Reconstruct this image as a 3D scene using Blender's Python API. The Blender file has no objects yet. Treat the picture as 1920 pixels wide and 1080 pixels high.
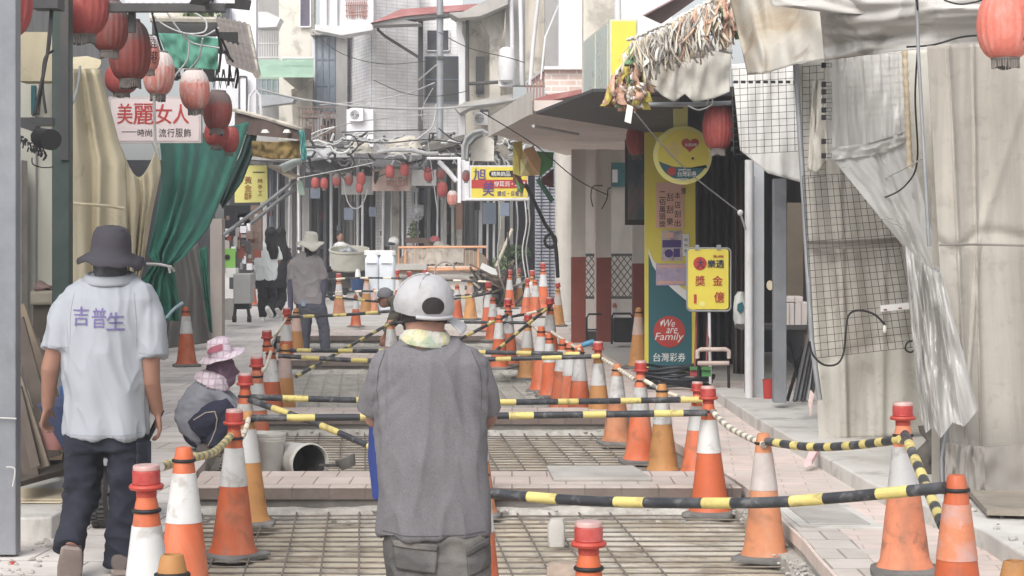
import bpy, bmesh, math, random
from mathutils import Vector, Matrix, noise
rnd = random.Random(7)
S = bpy.context.scene
COL = S.collection
rad = math.radians
# ------------------------------------------------------------------ camera, sky, sun, exposure
F, CX, HY, H = 3700.0, 960.0, 432.0, 1.65          # focal length in photo pixels, vanishing level, eye height
cd = bpy.data.cameras.new('camera'); cam = bpy.data.objects.new('camera', cd); COL.objects.link(cam)
cd.sensor_width = 36.0; cd.lens = 36.0 * F / 1920.0; cd.shift_y = -(540 - HY) / 1920.0
cd.clip_start = 0.1; cd.clip_end = 1500
cam.location = (0, 0, H); cam.rotation_euler = (rad(90), 0, 0); S.camera = cam
SUN_EL, SUN_AZ = rad(45), rad(203)                  # high, behind the camera and a little to the left
W = bpy.data.worlds.new('World'); S.world = W; W.use_nodes = True
wt = W.node_tree; bg = wt.nodes['Background']
sky = wt.nodes.new('ShaderNodeTexSky'); sky.sky_type = 'NISHITA'; sky.sun_disc = False
sky.sun_elevation = SUN_EL; sky.sun_rotation = SUN_AZ; sky.air_density = 1.0; sky.dust_density = 4.0
hs = wt.nodes.new('ShaderNodeHueSaturation'); hs.inputs['Saturation'].default_value = 0.25
wt.links.new(sky.outputs['Color'], hs.inputs['Color']); wt.links.new(hs.outputs['Color'], bg.inputs['Color'])
bg.inputs['Strength'].default_value = 0.15
sd = bpy.data.lights.new('sun', 'SUN'); sun = bpy.data.objects.new('sun', sd); COL.objects.link(sun)
sd.energy = 1.3; sd.angle = rad(45); sd.color = (1.0, 0.96, 0.9)
sdir = Vector((math.sin(SUN_AZ) * math.cos(SUN_EL), math.cos(SUN_AZ) * math.cos(SUN_EL), math.sin(SUN_EL)))
sun.rotation_euler = (-sdir).to_track_quat('-Z', 'Y').to_euler()
S.view_settings.view_transform = 'Standard'; S.view_settings.look = 'None'
S.view_settings.gamma = 1.0; S.view_settings.exposure = 0.64
S.render.engine = 'CYCLES'
S.cycles.use_denoising = True
S.cycles.max_bounces = 6; S.cycles.transparent_max_bounces = 12

# ------------------------------------------------------------------ helpers
def P(x, y, Y):                                     # a point of the street seen at photo pixel x, y and Y metres away
    return Vector(((x - CX) / F * Y, Y, H - (y - HY) / F * Y))
def GY(y, z=0.0): return (H - z) * F / (y - HY)     # how far away ground at height z lies that shows at pixel row y
def lin(c, sat=.78):
    l = .3 * c[0] + .59 * c[1] + .11 * c[2]; c = [l + (v - l) * sat for v in c]
    return tuple(((v / 255) / 12.92 if v / 255 <= 0.04045 else ((v / 255 + 0.055) / 1.055) ** 2.4) for v in c)
def lerp(a, b, t): return a + (b - a) * t
def nz(v, s=1.0): return noise.noise(Vector(v) * s)

class MB:
    def __init__(s): s.v = []; s.f = []; s.m = []; s.cur = 0
    def face(s, ids): s.f.append(tuple(ids)); s.m.append(s.cur)
    def add(s, vs, fs):
        b = len(s.v); s.v += [Vector(p) for p in vs]
        for f in fs: s.face([b + i for i in f])
    def box(s, lo, hi, M=None):
        x0, y0, z0 = lo; x1, y1, z1 = hi
        vs = [Vector(p) for p in ((x0,y0,z0),(x1,y0,z0),(x1,y1,z0),(x0,y1,z0),(x0,y0,z1),(x1,y0,z1),(x1,y1,z1),(x0,y1,z1))]
        if M: vs = [M @ p for p in vs]
        s.add(vs, [(0,3,2,1),(4,5,6,7),(0,1,5,4),(1,2,6,5),(2,3,7,6),(3,0,4,7)]); return s
    def pbox(s, x0, y0, x1, y1, Y, d=0.1):          # box whose front face shows at these pixels at depth Y, d deep
        a = P(x0, y1, Y); b = P(x1, y0, Y); s.box((a.x, Y, a.z), (b.x, Y + d, b.z)); return s
    def prism(s, pts, z0, z1):
        n = len(pts); vs = [(p[0], p[1], z0) for p in pts] + [(p[0], p[1], z1) for p in pts]
        ar = sum(pts[i][0]*pts[(i+1)%n][1]-pts[(i+1)%n][0]*pts[i][1] for i in range(n))
        up = list(range(n)); dn = up[::-1]
        if ar < 0: up, dn = dn, up
        fs = [dn, [n + i for i in up]]
        for i in range(n):
            j = (i + 1) % n
            fs.append((i, j, n + j, n + i) if ar > 0 else (j, i, n + i, n + j))
        s.add(vs, fs); return s
    def plate(s, pts, n):                           # closed polygon of 3-D points pushed along n
        k = len(pts); n = Vector(n); vs = [Vector(p) for p in pts] + [Vector(p) + n for p in pts]
        s.add(vs, [list(range(k))[::-1], [k + i for i in range(k)]] + [(i, (i+1) % k, k + (i+1) % k, k + i) for i in range(k)]); return s
    def ppoly(s, pix, Y, d=0.03): s.plate([P(x, y, Y) for x, y in pix], (0, d, 0)); return s
    def tube(s, pts, r, seg=8, cap=True, mats=None):
        pts = [Vector(p) for p in pts]; n = len(pts); rr = r if isinstance(r, (list, tuple)) else [r] * n
        b = len(s.v); ref = None
        for i, p in enumerate(pts):
            t = (pts[min(i+1, n-1)] - pts[max(i-1, 0)])
            t = t.normalized() if t.length > 1e-9 else Vector((0,0,1))
            if ref is None:
                ref = t.orthogonal().normalized()
            else:
                ref = ref - t * ref.dot(t)
                ref = ref.normalized() if ref.length > 1e-6 else t.orthogonal().normalized()
            w = t.cross(ref)
            for k in range(seg):
                a = 2 * math.pi * k / seg
                s.v.append(p + (ref * math.cos(a) + w * math.sin(a)) * rr[i])
        for i in range(n - 1):
            if mats: s.cur = mats[i]
            for k in range(seg):
                k2 = (k + 1) % seg
                s.face((b+i*seg+k, b+i*seg+k2, b+(i+1)*seg+k2, b+(i+1)*seg+k))
        if cap:
            s.face([b + k for k in range(seg)][::-1]); s.face([b + (n-1)*seg + k for k in range(seg)])
        s.cur = 0 if mats else s.cur
        return s
    def loft(s, rings, seg=20, ex=2.0, cap=True):   # rings: (centre, u, v) half axes
        b = len(s.v)
        for c, u, v in rings:
            c, u, v = Vector(c), Vector(u), Vector(v)
            for k in range(seg):
                a = 2 * math.pi * k / seg; ca, sa = math.cos(a), math.sin(a)
                s.v.append(c + u * math.copysign(abs(ca) ** (2/ex), ca) + v * math.copysign(abs(sa) ** (2/ex), sa))
        n = len(rings)
        for i in range(n - 1):
            for k in range(seg):
                k2 = (k + 1) % seg
                s.face((b+i*seg+k, b+i*seg+k2, b+(i+1)*seg+k2, b+(i+1)*seg+k))
        if cap:
            s.face([b + k for k in range(seg)][::-1]); s.face([b + (n-1)*seg + k for k in range(seg)])
        return s
    def lathe(s, prof, c=(0,0,0), seg=24, sq=None):
        b = len(s.v); c = Vector(c)
        for r, z in prof:
            for k in range(seg):
                a = 2 * math.pi * k / seg
                s.v.append(c + Vector((r * math.cos(a), r * math.sin(a), z)))
        for i in range(len(prof) - 1):
            for k in range(seg):
                k2 = (k + 1) % seg
                s.face((b+i*seg+k, b+i*seg+k2, b+(i+1)*seg+k2, b+(i+1)*seg+k))
        return s
    def ball(s, c, r, seg=16, rings=10, M=None):
        r = Vector(r) if not isinstance(r, (int, float)) else Vector((r, r, r)); c = Vector(c); b = len(s.v)
        for i in range(rings + 1):
            th = math.pi * i / rings
            for k in range(seg):
                a = 2 * math.pi * k / seg
                p = Vector((r.x * math.sin(th) * math.cos(a), r.y * math.sin(th) * math.sin(a), -r.z * math.cos(th)))
                s.v.append(c + (M @ p if M else p))
        for i in range(rings):
            for k in range(seg):
                k2 = (k + 1) % seg
                s.face((b+i*seg+k, b+i*seg+k2, b+(i+1)*seg+k2, b+(i+1)*seg+k))
        return s
    def grid(s, fn, nu, nv):
        b = len(s.v)
        for j in range(nv + 1):
            for i in range(nu + 1): s.v.append(Vector(fn(i / nu, j / nv)))
        for j in range(nv):
            for i in range(nu):
                a = b + j * (nu + 1) + i; s.face((a, a + 1, a + nu + 2, a + nu + 1))
        return s
    def mesh(s, name):
        me = bpy.data.meshes.new(name); me.from_pydata([tuple(p) for p in s.v], [], s.f); return me
    def build(s, name, mats, parent=None, smooth=None, solid=0, bevel=0, weld=False):
        off = parent_origin(parent)
        for p in s.v: p -= off
        me = s.mesh(name)
        mats = mats if isinstance(mats, (list, tuple)) else [mats]
        for m in mats: me.materials.append(m)
        if len(mats) > 1: me.polygons.foreach_set('material_index', s.m)
        return link(name, me, parent, smooth, solid, bevel, weld)

def parent_origin(o):
    p = Vector((0, 0, 0))
    while o is not None: p = p + o.location; o = o.parent
    return p
def link(name, me, parent=None, smooth=None, solid=0, bevel=0, weld=False):
    if weld or smooth is not None or bevel:
        bm = bmesh.new(); bm.from_mesh(me)
        bmesh.ops.remove_doubles(bm, verts=bm.verts, dist=1e-5)
        bmesh.ops.recalc_face_normals(bm, faces=bm.faces)
        if smooth is not None:
            for f in bm.faces: f.smooth = True
            lim = rad(smooth)
            for e in bm.edges:
                if len(e.link_faces) == 2 and e.calc_face_angle(0) > lim: e.smooth = False
        bm.to_mesh(me); bm.free()
    me.update()
    o = bpy.data.objects.new(name, me); COL.objects.link(o); o.parent = parent
    if solid: md = o.modifiers.new('thickness', 'SOLIDIFY'); md.thickness = solid; md.offset = 0
    if bevel:
        md = o.modifiers.new('bevel', 'BEVEL'); md.width = bevel; md.segments = 2; md.limit_method = 'ANGLE'; md.angle_limit = rad(40)
        md.harden_normals = False
    return o
def tag(o, label, cat, group=None):
    o['label'] = label; o['category'] = cat
    if group: o['group'] = group
    return o
def thing(name, label, cat, loc=(0, 0, 0), group=None):
    o = bpy.data.objects.new(name, None); COL.objects.link(o); o.location = loc; o.empty_display_size = 0.1
    return tag(o, label, cat, group)
def struct(o, kind='structure'): o['kind'] = kind; return o
KIDS = {}
def kids(o): return [c for c in bpy.data.objects if c.parent == o]
def copy_tree(o, parent=None, ch=None):
    c = o.copy(); COL.objects.link(c); c.parent = parent
    for k in kids(o): copy_tree(k, c)
    return c
def remesh(mb, voxel, smooth=4, fn=None):
    me = mb.mesh('tmp'); ob = bpy.data.objects.new('tmp', me); COL.objects.link(ob)
    md = ob.modifiers.new('r', 'REMESH'); md.mode = 'VOXEL'; md.voxel_size = voxel
    if smooth: m2 = ob.modifiers.new('s', 'SMOOTH'); m2.factor = 0.5; m2.iterations = smooth
    dg = bpy.context.evaluated_depsgraph_get(); dg.update()
    out = bpy.data.meshes.new_from_object(ob.evaluated_get(dg))
    bpy.data.objects.remove(ob); bpy.data.meshes.remove(me)
    if fn:
        nn = [v.normal.copy() for v in out.vertices]
        for v, n in zip(out.vertices, nn): v.co = fn(v.co.copy(), n)
    return out
def put(me, name, mat, parent):
    off = parent_origin(parent)
    for v in me.vertices: v.co -= off
    me.materials.clear(); me.materials.append(mat)
    for p in me.polygons: p.use_smooth = True
    me.update()
    o = bpy.data.objects.new(name, me); COL.objects.link(o); o.parent = parent; return o

# ------------------------------------------------------------------ writing
_fc = {}
def glyphs(text, bold=0.0):
    key = (text, bold)
    if key not in _fc:
        cu = bpy.data.curves.new('t', 'FONT'); cu.body = text; cu.size = 1; cu.resolution_u = 3; cu.offset = bold
        ob = bpy.data.objects.new('t', cu); COL.objects.link(ob)
        dg = bpy.context.evaluated_depsgraph_get(); dg.update()
        me = bpy.data.meshes.new_from_object(ob.evaluated_get(dg))
        vs = [v.co.copy() for v in me.vertices]; fs = [tuple(p.vertices) for p in me.polygons]
        bpy.data.objects.remove(ob); bpy.data.curves.remove(cu); bpy.data.meshes.remove(me)
        _fc[key] = (vs, fs)
    return _fc[key]
def write(mb, text, x0, y0, x1, y1, Y, thick=0.004, shear=0.0, bold=0.0, warp=None):
    if bold:
        k = bold * .9 * (x1 - x0)
        for i, q in enumerate((-1, 0, 1)): write(mb, text, x0 + q * k, y0, x1 + q * k, y1, Y - .0006 * i, thick, shear, 0, warp)
        return mb
    vs, fs = glyphs(text, bold)
    if not vs: return mb
    ax, bx = min(v.x for v in vs), max(v.x for v in vs); ay, by = min(v.y for v in vs), max(v.y for v in vs)
    A = P(x0, y1, Y); B = P(x1, y0, Y)
    out = []
    for v in vs:
        u = (v.x - ax) / max(bx - ax, 1e-6); w = (v.y - ay) / max(by - ay, 1e-6)
        p = Vector((lerp(A.x, B.x, u) + shear * (w - .5) * (B.z - A.z), Y, lerp(A.z, B.z, w)))
        if warp: p = warp(p)
        out.append(p)
    n = len(out); d = Vector((0, thick, 0))
    # flat face plus a rim so the lettering has thickness
    edges = {}
    for f in fs:
        for i in range(len(f)):
            e = (f[i], f[(i+1) % len(f)]); edges[tuple(sorted(e))] = None if tuple(sorted(e)) in edges else e
    faces = [f for f in fs] + [(e[0], e[1], n + e[1], n + e[0]) for e in edges.values() if e]
    mb.add(out + [p + d for p in out], faces)
    return mb
def column(mb, text, x0, y0, x1, y1, Y, gap=0.12, **k):
    n = len(text); h = (y1 - y0) / n
    for i, ch in enumerate(text):
        write(mb, ch, x0, y0 + i*h + h*gap/2, x1, y0 + (i+1)*h - h*gap/2 if ch not in '一' else y0 + (i+.6)*h, Y, **k)
    return mb
def row(mb, text, x0, y0, x1, y1, Y, gap=0.12, **k):
    n = len(text); w = (x1 - x0) / n
    for i, ch in enumerate(text):
        a, b = (y0, y1)
        if ch in '—·・': m = (y0 + y1) / 2; q = (y1 - y0) * (.05 if ch == '—' else .14); a, b = m - q, m + q
        xa, xb = x0 + i*w + w*gap/2, x0 + (i+1)*w - w*gap/2
        if ch in '·・': m = (xa + xb) / 2; xa, xb = m - (y1-y0)*.12, m + (y1-y0)*.12
        write(mb, ch, xa, a, xb, b, Y, **k)
    return mb

# ------------------------------------------------------------------ materials
MATS = {}
def M(name, col, rough=.75, var=.12, scale=5, bump=.15, bscale=40, metal=0, stain=None, sa=.4, sscale=2.2, streak=0, alpha=1, trans=0, spec=.35, emit=0, warp=0, fine=0, gr=None, rv=.06, dust=None):
    if name in MATS: return MATS[name]
    m = bpy.data.materials.new(name); m.use_nodes = True; nt = m.node_tree; N, L = nt.nodes, nt.links
    b = N['Principled BSDF']; b.inputs['Roughness'].default_value = rough; b.inputs['Metallic'].default_value = metal
    b.inputs['Specular IOR Level'].default_value = spec
    c = lin(col)
    tc = N.new('ShaderNodeTexCoord'); oi = N.new('ShaderNodeObjectInfo')
    ad = N.new('ShaderNodeVectorMath'); ad.operation = 'MULTIPLY_ADD'; ad.inputs[1].default_value = (1, 1, 1)
    mr = N.new('ShaderNodeMath'); mr.operation = 'MULTIPLY'; mr.inputs[1].default_value = 37.0
    L.new(oi.outputs['Random'], mr.inputs[0]); L.new(tc.outputs['Object'], ad.inputs[0]); L.new(mr.outputs[0], ad.inputs[2])
    def noise_(sc, det=5, vec=None, dist=0):
        n = N.new('ShaderNodeTexNoise'); n.inputs['Scale'].default_value = sc; n.inputs['Detail'].default_value = det
        n.inputs['Roughness'].default_value = .62; n.inputs['Distortion'].default_value = dist
        L.new(vec or ad.outputs[0], n.inputs['Vector']); return n
    def ramp(src, a, b_, ca=(0,0,0,1), cb=(1,1,1,1)):
        r = N.new('ShaderNodeValToRGB'); r.color_ramp.elements[0].position = a; r.color_ramp.elements[1].position = b_
        r.color_ramp.elements[0].color = ca; r.color_ramp.elements[1].color = cb
        L.new(src, r.inputs['Fac']); return r
    n1 = noise_(scale)
    lo = tuple(max(0, v * (1 - var)) for v in c) + (1,); hi = tuple(min(.95, v * (1 + var)) for v in c) + (1,)
    r1 = ramp(n1.outputs['Fac'], .3, .7, lo, hi); out = r1.outputs['Color']
    def mix(a, colr, fac):
        x = N.new('ShaderNodeMix'); x.data_type = 'RGBA'; x.clamp_factor = True
        L.new(a, x.inputs['A']); x.inputs['B'].default_value = tuple(colr) + (1,); L.new(fac, x.inputs['Factor']); return x.outputs['Result']
    if stain:
        v = None
        if streak:
            mp = N.new('ShaderNodeMapping'); mp.inputs['Scale'].default_value = (1, 1, 1.0 / (1 + streak)); L.new(ad.outputs[0], mp.inputs['Vector']); v = mp.outputs['Vector']
        n2 = noise_(sscale, 7, v, .6); r2 = ramp(n2.outputs['Fac'], .48, .72)
        mu = N.new('ShaderNodeMath'); mu.operation = 'MULTIPLY'; mu.inputs[1].default_value = sa; L.new(r2.outputs['Color'], mu.inputs[0])
        out = mix(out, lin(stain), mu.outputs[0])
    if fine:
        n4 = noise_(fine, 3); r4 = ramp(n4.outputs['Fac'], .35, .65, (.87,.87,.87,1), (1.09,1.09,1.09,1))
        x = N.new('ShaderNodeMix'); x.data_type = 'RGBA'; x.blend_type = 'MULTIPLY'; x.inputs['Factor'].default_value = 1
        L.new(out, x.inputs['A']); L.new(r4.outputs['Color'], x.inputs['B']); out = x.outputs['Result']
    if gr:
        n5 = noise_(gr[2], 9, None, .4); r5 = ramp(n5.outputs['Fac'], .54, .64); m5 = N.new('ShaderNodeMath'); m5.operation = 'MULTIPLY'; m5.inputs[1].default_value = gr[1]; L.new(r5.outputs['Color'], m5.inputs[0]); out = mix(out, lin(gr[0]), m5.outputs[0])
    if dust:
        sp = N.new('ShaderNodeSeparateXYZ'); L.new(tc.outputs['Generated'], sp.inputs[0]); nd = noise_(5, 6); ma = N.new('ShaderNodeMath'); ma.operation = 'MULTIPLY_ADD'; ma.inputs[1].default_value = .5; L.new(nd.outputs['Fac'], ma.inputs[0]); L.new(sp.outputs['Z'], ma.inputs[2])
        rd = ramp(ma.outputs[0], dust[1], dust[2]); md_ = N.new('ShaderNodeMath'); md_.operation = 'MULTIPLY'; md_.inputs[1].default_value = .85; L.new(rd.outputs['Color'], md_.inputs[0]); out = mix(out, lin(dust[0]), md_.outputs[0])
    if rv:
        hv = N.new('ShaderNodeHueSaturation'); vr = N.new('ShaderNodeMapRange'); vr.inputs['To Min'].default_value = 1 - rv; vr.inputs['To Max'].default_value = 1 + rv * .7
        L.new(oi.outputs['Random'], vr.inputs['Value']); L.new(vr.outputs['Result'], hv.inputs['Value']); L.new(out, hv.inputs['Color']); out = hv.outputs['Color']
    L.new(out, b.inputs['Base Color'])
    if bump:
        n3 = noise_(bscale, 4); bp = N.new('ShaderNodeBump'); bp.inputs['Strength'].default_value = bump; bp.inputs['Distance'].default_value = .01
        L.new(n3.outputs['Fac'], bp.inputs['Height']); L.new(bp.outputs['Normal'], b.inputs['Normal'])
    rr = N.new('ShaderNodeMapRange'); rr.inputs['To Min'].default_value = max(.03, rough - .12); rr.inputs['To Max'].default_value = min(1, rough + .12)
    L.new(n1.outputs['Fac'], rr.inputs['Value']); L.new(rr.outputs['Result'], b.inputs['Roughness'])
    if alpha < 1: b.inputs['Alpha'].default_value = alpha
    if trans: b.inputs['Transmission Weight'].default_value = trans
    MATS[name] = m; return m
def bricks(name, c1, c2, mortar, bw, bh, scale=1.0, ms=.012, rough=.85, stain=None, sa=.3, axes='xy', rot=0, offset=.5, bumpd=.004):
    m = bpy.data.materials.new(name); m.use_nodes = True; nt = m.node_tree; N, L = nt.nodes, nt.links
    b = N['Principled BSDF']; b.inputs['Roughness'].default_value = rough; b.inputs['Specular IOR Level'].default_value = .3
    tc = N.new('ShaderNodeTexCoord'); vec = tc.outputs['Object']
    if axes != 'xy':
        sp = N.new('ShaderNodeSeparateXYZ'); cb = N.new('ShaderNodeCombineXYZ'); L.new(vec, sp.inputs[0])
        L.new(sp.outputs['X' if axes[0] == 'x' else 'Y'], cb.inputs['X']); L.new(sp.outputs['Z'], cb.inputs['Y']); vec = cb.outputs[0]
    mp = N.new('ShaderNodeMapping'); mp.inputs['Rotation'].default_value = (0, 0, rot); L.new(vec, mp.inputs['Vector'])
    t = N.new('ShaderNodeTexBrick'); L.new(mp.outputs['Vector'], t.inputs['Vector'])
    t.inputs['Color1'].default_value = lin(c1) + (1,); t.inputs['Color2'].default_value = lin(c2) + (1,); t.inputs['Mortar'].default_value = lin(mortar) + (1,)
    t.inputs['Scale'].default_value = scale; t.inputs['Mortar Size'].default_value = ms; t.inputs['Brick Width'].default_value = bw; t.inputs['Row Height'].default_value = bh
    t.offset = offset; t.inputs['Mortar Smooth'].default_value = .3
    out = t.outputs['Color']
    n = N.new('ShaderNodeTexNoise'); n.inputs['Scale'].default_value = 2.3; n.inputs['Detail'].default_value = 8; n.inputs['Roughness'].default_value = .65; L.new(tc.outputs['Object'], n.inputs['Vector'])
    r = N.new('ShaderNodeValToRGB'); r.color_ramp.elements[0].position = .3; r.color_ramp.elements[1].position = .7
    r.color_ramp.elements[0].color = (.78,.77,.75,1); r.color_ramp.elements[1].color = (1.08,1.08,1.08,1); L.new(n.outputs['Fac'], r.inputs['Fac'])
    x = N.new('ShaderNodeMix'); x.data_type = 'RGBA'; x.blend_type = 'MULTIPLY'; x.inputs['Factor'].default_value = 1
    L.new(out, x.inputs['A']); L.new(r.outputs['Color'], x.inputs['B']); out = x.outputs['Result']
    if stain:
        n2 = N.new('ShaderNodeTexNoise'); n2.inputs['Scale'].default_value = 1.1; n2.inputs['Detail'].default_value = 9; n2.inputs['Roughness'].default_value = .7; L.new(tc.outputs['Object'], n2.inputs['Vector'])
        r2 = N.new('ShaderNodeValToRGB'); r2.color_ramp.elements[0].position = .5; r2.color_ramp.elements[1].position = .68
        L.new(n2.outputs['Fac'], r2.inputs['Fac']); mu = N.new('ShaderNodeMath'); mu.operation = 'MULTIPLY'; mu.inputs[1].default_value = sa; L.new(r2.outputs['Color'], mu.inputs[0])
        y = N.new('ShaderNodeMix'); y.data_type = 'RGBA'; L.new(out, y.inputs['A']); y.inputs['B'].default_value = lin(stain) + (1,); L.new(mu.outputs[0], y.inputs['Factor']); out = y.outputs['Result']
    L.new(out, b.inputs['Base Color'])
    n3 = N.new('ShaderNodeTexNoise'); n3.inputs['Scale'].default_value = 60; L.new(tc.outputs['Object'], n3.inputs['Vector'])
    ma = N.new('ShaderNodeMath'); ma.operation = 'MULTIPLY_ADD'; ma.inputs[1].default_value = -1.0; L.new(t.outputs['Fac'], ma.inputs[0]); 
    mb_ = N.new('ShaderNodeMath'); mb_.operation = 'MULTIPLY'; mb_.inputs[1].default_value = .25; L.new(n3.outputs['Fac'], mb_.inputs[0]); L.new(mb_.outputs[0], ma.inputs[2])
    bp = N.new('ShaderNodeBump'); bp.inputs['Strength'].default_value = .6; bp.inputs['Distance'].default_value = bumpd
    L.new(ma.outputs[0], bp.inputs['Height']); L.new(bp.outputs['Normal'], b.inputs['Normal'])
    MATS[name] = m; return m
# ------------------------------------------------------------------ materials of the place
concrete = M('concrete', (176,172,166), .9, .12, 3, .35, 60, stain=(120,114,106), sa=.5, sscale=1.6)
concrete_dark = M('concrete_dark', (118,113,107), .9, .2, 6, .5, 50, stain=(78,72,66), sa=.6)
concrete_rough = M('concrete_rough', (168,164,157), .95, .2, 14, .9, 45, stain=(104,98,90), sa=.6, sscale=5)
concrete_pale = M('concrete_pale', (196,193,187), .9, .1, 2, .3, 60, stain=(160,154,146), sa=.6, sscale=1.3, gr=((128,122,114), .5, 2.6))
lean_mud = M('lean_concrete_mud', (180,168,146), .85, .25, 2.2, .8, 18, stain=(204,198,188), sa=.95, sscale=1.1, gr=((118,102,82), .7, 3.5))
lean_grey = M('lean_concrete_grey', (190,185,176), .85, .2, 2.5, .8, 18, stain=(150,142,128), sa=.8, sscale=1.1)
paver_left = bricks('grey_paving_slabs', (216,209,205), (204,196,191), (150,143,137), .62, .42, ms=.008, stain=(168,158,150), sa=.4, rot=.07)
paver_right = bricks('pink_paving', (216,193,185), (201,188,180), (182,168,160), .30, .15, ms=.005, stain=(186,180,174), sa=.8, rot=.09)
paver_cross = bricks('pink_cross_paving', (198,180,172), (186,170,163), (142,126,119), .235, .40, ms=.006, stain=(205,198,190), sa=.6, rot=0)
brick_edge = bricks('brown_brick_course', (124,108,100), (108,94,88), (100,93,88), .235, .12, ms=.006, axes='xz', stain=(150,140,130), sa=.4)
asphalt_far = M('far_paving', (190,184,178), .9, .1, 2, .2, 40, stain=(150,142,135), sa=.5)
rebar_mat = M('rebar_steel', (120,112,104), .7, .3, 12, .4, 90, metal=.25, stain=(112,78,52), sa=.6, sscale=6)
rebar_grey = M('rebar_steel_grey', (150,147,141), .7, .25, 12, .4, 90, metal=.2, stain=(196,192,184), sa=.6, sscale=3)
soil = M('earth', (122,112,100), .95, .3, 9, .8, 30, stain=(165,158,148), sa=.7)

# ------------------------------------------------------------------ ground, pavements, trench
g = MB(); g.box((-400, -200, -1.0), (400, 900, -0.34)); struct(g.build('ground', soil))
EL = [(-4, -1.7), (10, -1.84), (12.7, -2.08), (20, -2.75), (25, -3.2), (32, -3.8), (34, -3.95)]
ER = [(-4, 1.5), (9.5, 1.54), (11, 1.54), (12.7, 1.5), (14.8, 1.32), (18.3, 1.05), (25, .5), (32, -.05), (34, -.2)]
def edge(E, y):
    for (a, x), (b, w) in zip(E, E[1:]):
        if y <= b: return lerp(x, w, (y - a) / (b - a))
    return E[-1][1]
def ragged(E, n=1):                                 # small breaks along a cut edge
    out = []
    for (a, x), (b, w) in zip(E, E[1:]):
        k = max(1, int((b - a) / .45))
        for i in range(k):
            t = i / k; y = lerp(a, b, t); out.append((lerp(x, w, t) + (.018 * nz((x * 3, y * 2.3, 5))), y))
    return out + [(E[-1][1], E[-1][0])]
le = ragged(EL); re_ = ragged(ER)
b = MB(); b.prism([(-14, -4)] + le + [(-14, 34)], -.07, 0); o = b.build('pavement', paver_left); struct(o)
b = MB(); b.prism([(14, -4)] + re_ + [(14, 34)], -.07, 0); struct(b.build('pavement', paver_right))
b = MB(); b.prism([(-14, -4)] + [(x - .02 + .02 * nz((y * 4, x, 1)), y) for x, y in le] + [(-14, 34)], -.4, -.072); struct(b.build('pavement_bed', concrete_rough))
b = MB(); b.prism([(14, -4)] + [(x + .02 + .02 * nz((y * 4, x, 1)), y) for x, y in re_] + [(14, 34)], -.4, -.072); struct(b.build('pavement_bed', concrete_rough))
# a ledge of old concrete along the right cut, a bit lower than the paving
b = MB(); pts = [(x - .10 - .04 * nz((y * 2.1, 3, x)), y) for x, y in re_ if y < 13] ; pts2 = [(x + .015, y) for x, y in re_ if y < 13]
b.prism(pts + pts2[::-1], -.3, -.115); struct(b.build('concrete_ledge', concrete_rough))
b = MB(); b.prism([(-14, 34), (14, 34), (14, 75), (-14, 75)], -.4, 0); struct(b.build('far_street_paving', asphalt_far))
# grey band of kerb slabs along the right side of the cut and round it
kb = [(x + .02, y) for x, y in re_ if y < 12.5]; kb2 = [(x + .24, y) for x, y in kb]
b = MB(); b.prism(kb + kb2[::-1], -.05, .004); struct(b.build('kerb_slabs', bricks('kerb_slab', (192,184,178), (182,174,168), (146,138,130), .24, .3, ms=.008, stain=(205,200,195), sa=.5)))
# trench floors, one sheet each, and the crossing strips between
STRIPS = [(12.65, 13.5), (17.55, 18.35), (25.1, 26.7), (30.9, 32.6)]
PITS = [(-4, 12.65), (13.5, 17.55), (18.35, 25.1), (26.7, 30.9), (32.6, 34)]
def floor_fn(y0, y1):
    def f(u, v):
        y = lerp(y0, y1, v); x = lerp(edge(EL, y) - .05, edge(ER, y) + .05, u)
        return Vector((x, y, -.198 + .034 * nz((x * 1.1, y * 1.1, 0)) + .018 * nz((x * 4, y * 4, 3)) + .006 * nz((x * 14, y * 14, 3))))
    return f
for i, (a, c) in enumerate(PITS):
    b = MB(); b.grid(floor_fn(a, c), 70, int((c - a) * 16) + 4)
    struct(b.build('trench_floor', lean_mud if i in (0, 1) else lean_grey, smooth=60))
for a, c in STRIPS:
    l0, r0, l1, r1 = edge(EL, a), edge(ER, a), edge(EL, c), edge(ER, c)
    q = lambda f0, f1, dl=0: [(l0 + dl, a + f0), (r0 - dl, a + f0), (r1 - dl, c + f1), (l1 + dl, c + f1)]
    b = MB(); b.prism(q(0, 0, .03), -.004, .003)
    struct(b.build('cross_paving', paver_cross))
    b = MB(); b.prism(q(.004, -.004, .03), -.075, -.006); struct(b.build('brick_course', brick_edge))
    b = MB(); b.prism(q(.03, -.03, .02), -.4, -.077); struct(b.build('strip_base', concrete_dark))
    # ragged concrete ledge in front, where the old slab was broken out
    def top(u, v, a=a, l0=l0, r0=r0):
        x = lerp(l0 + .02, r0 - .02, u); dpt = .13 + .06 * nz((x * 2.3, a, 1)) + .03 * nz((x * 7, a, 4))
        return Vector((x, a + .02 - dpt * v, -.125 - .02 * nz((x * 6, v * 3, a)) - (.09 * max(0, v - .75) / .25)))
    b = MB(); b.grid(top, 60, 6); struct(b.build('broken_ledge', concrete_rough, smooth=50))
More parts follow.
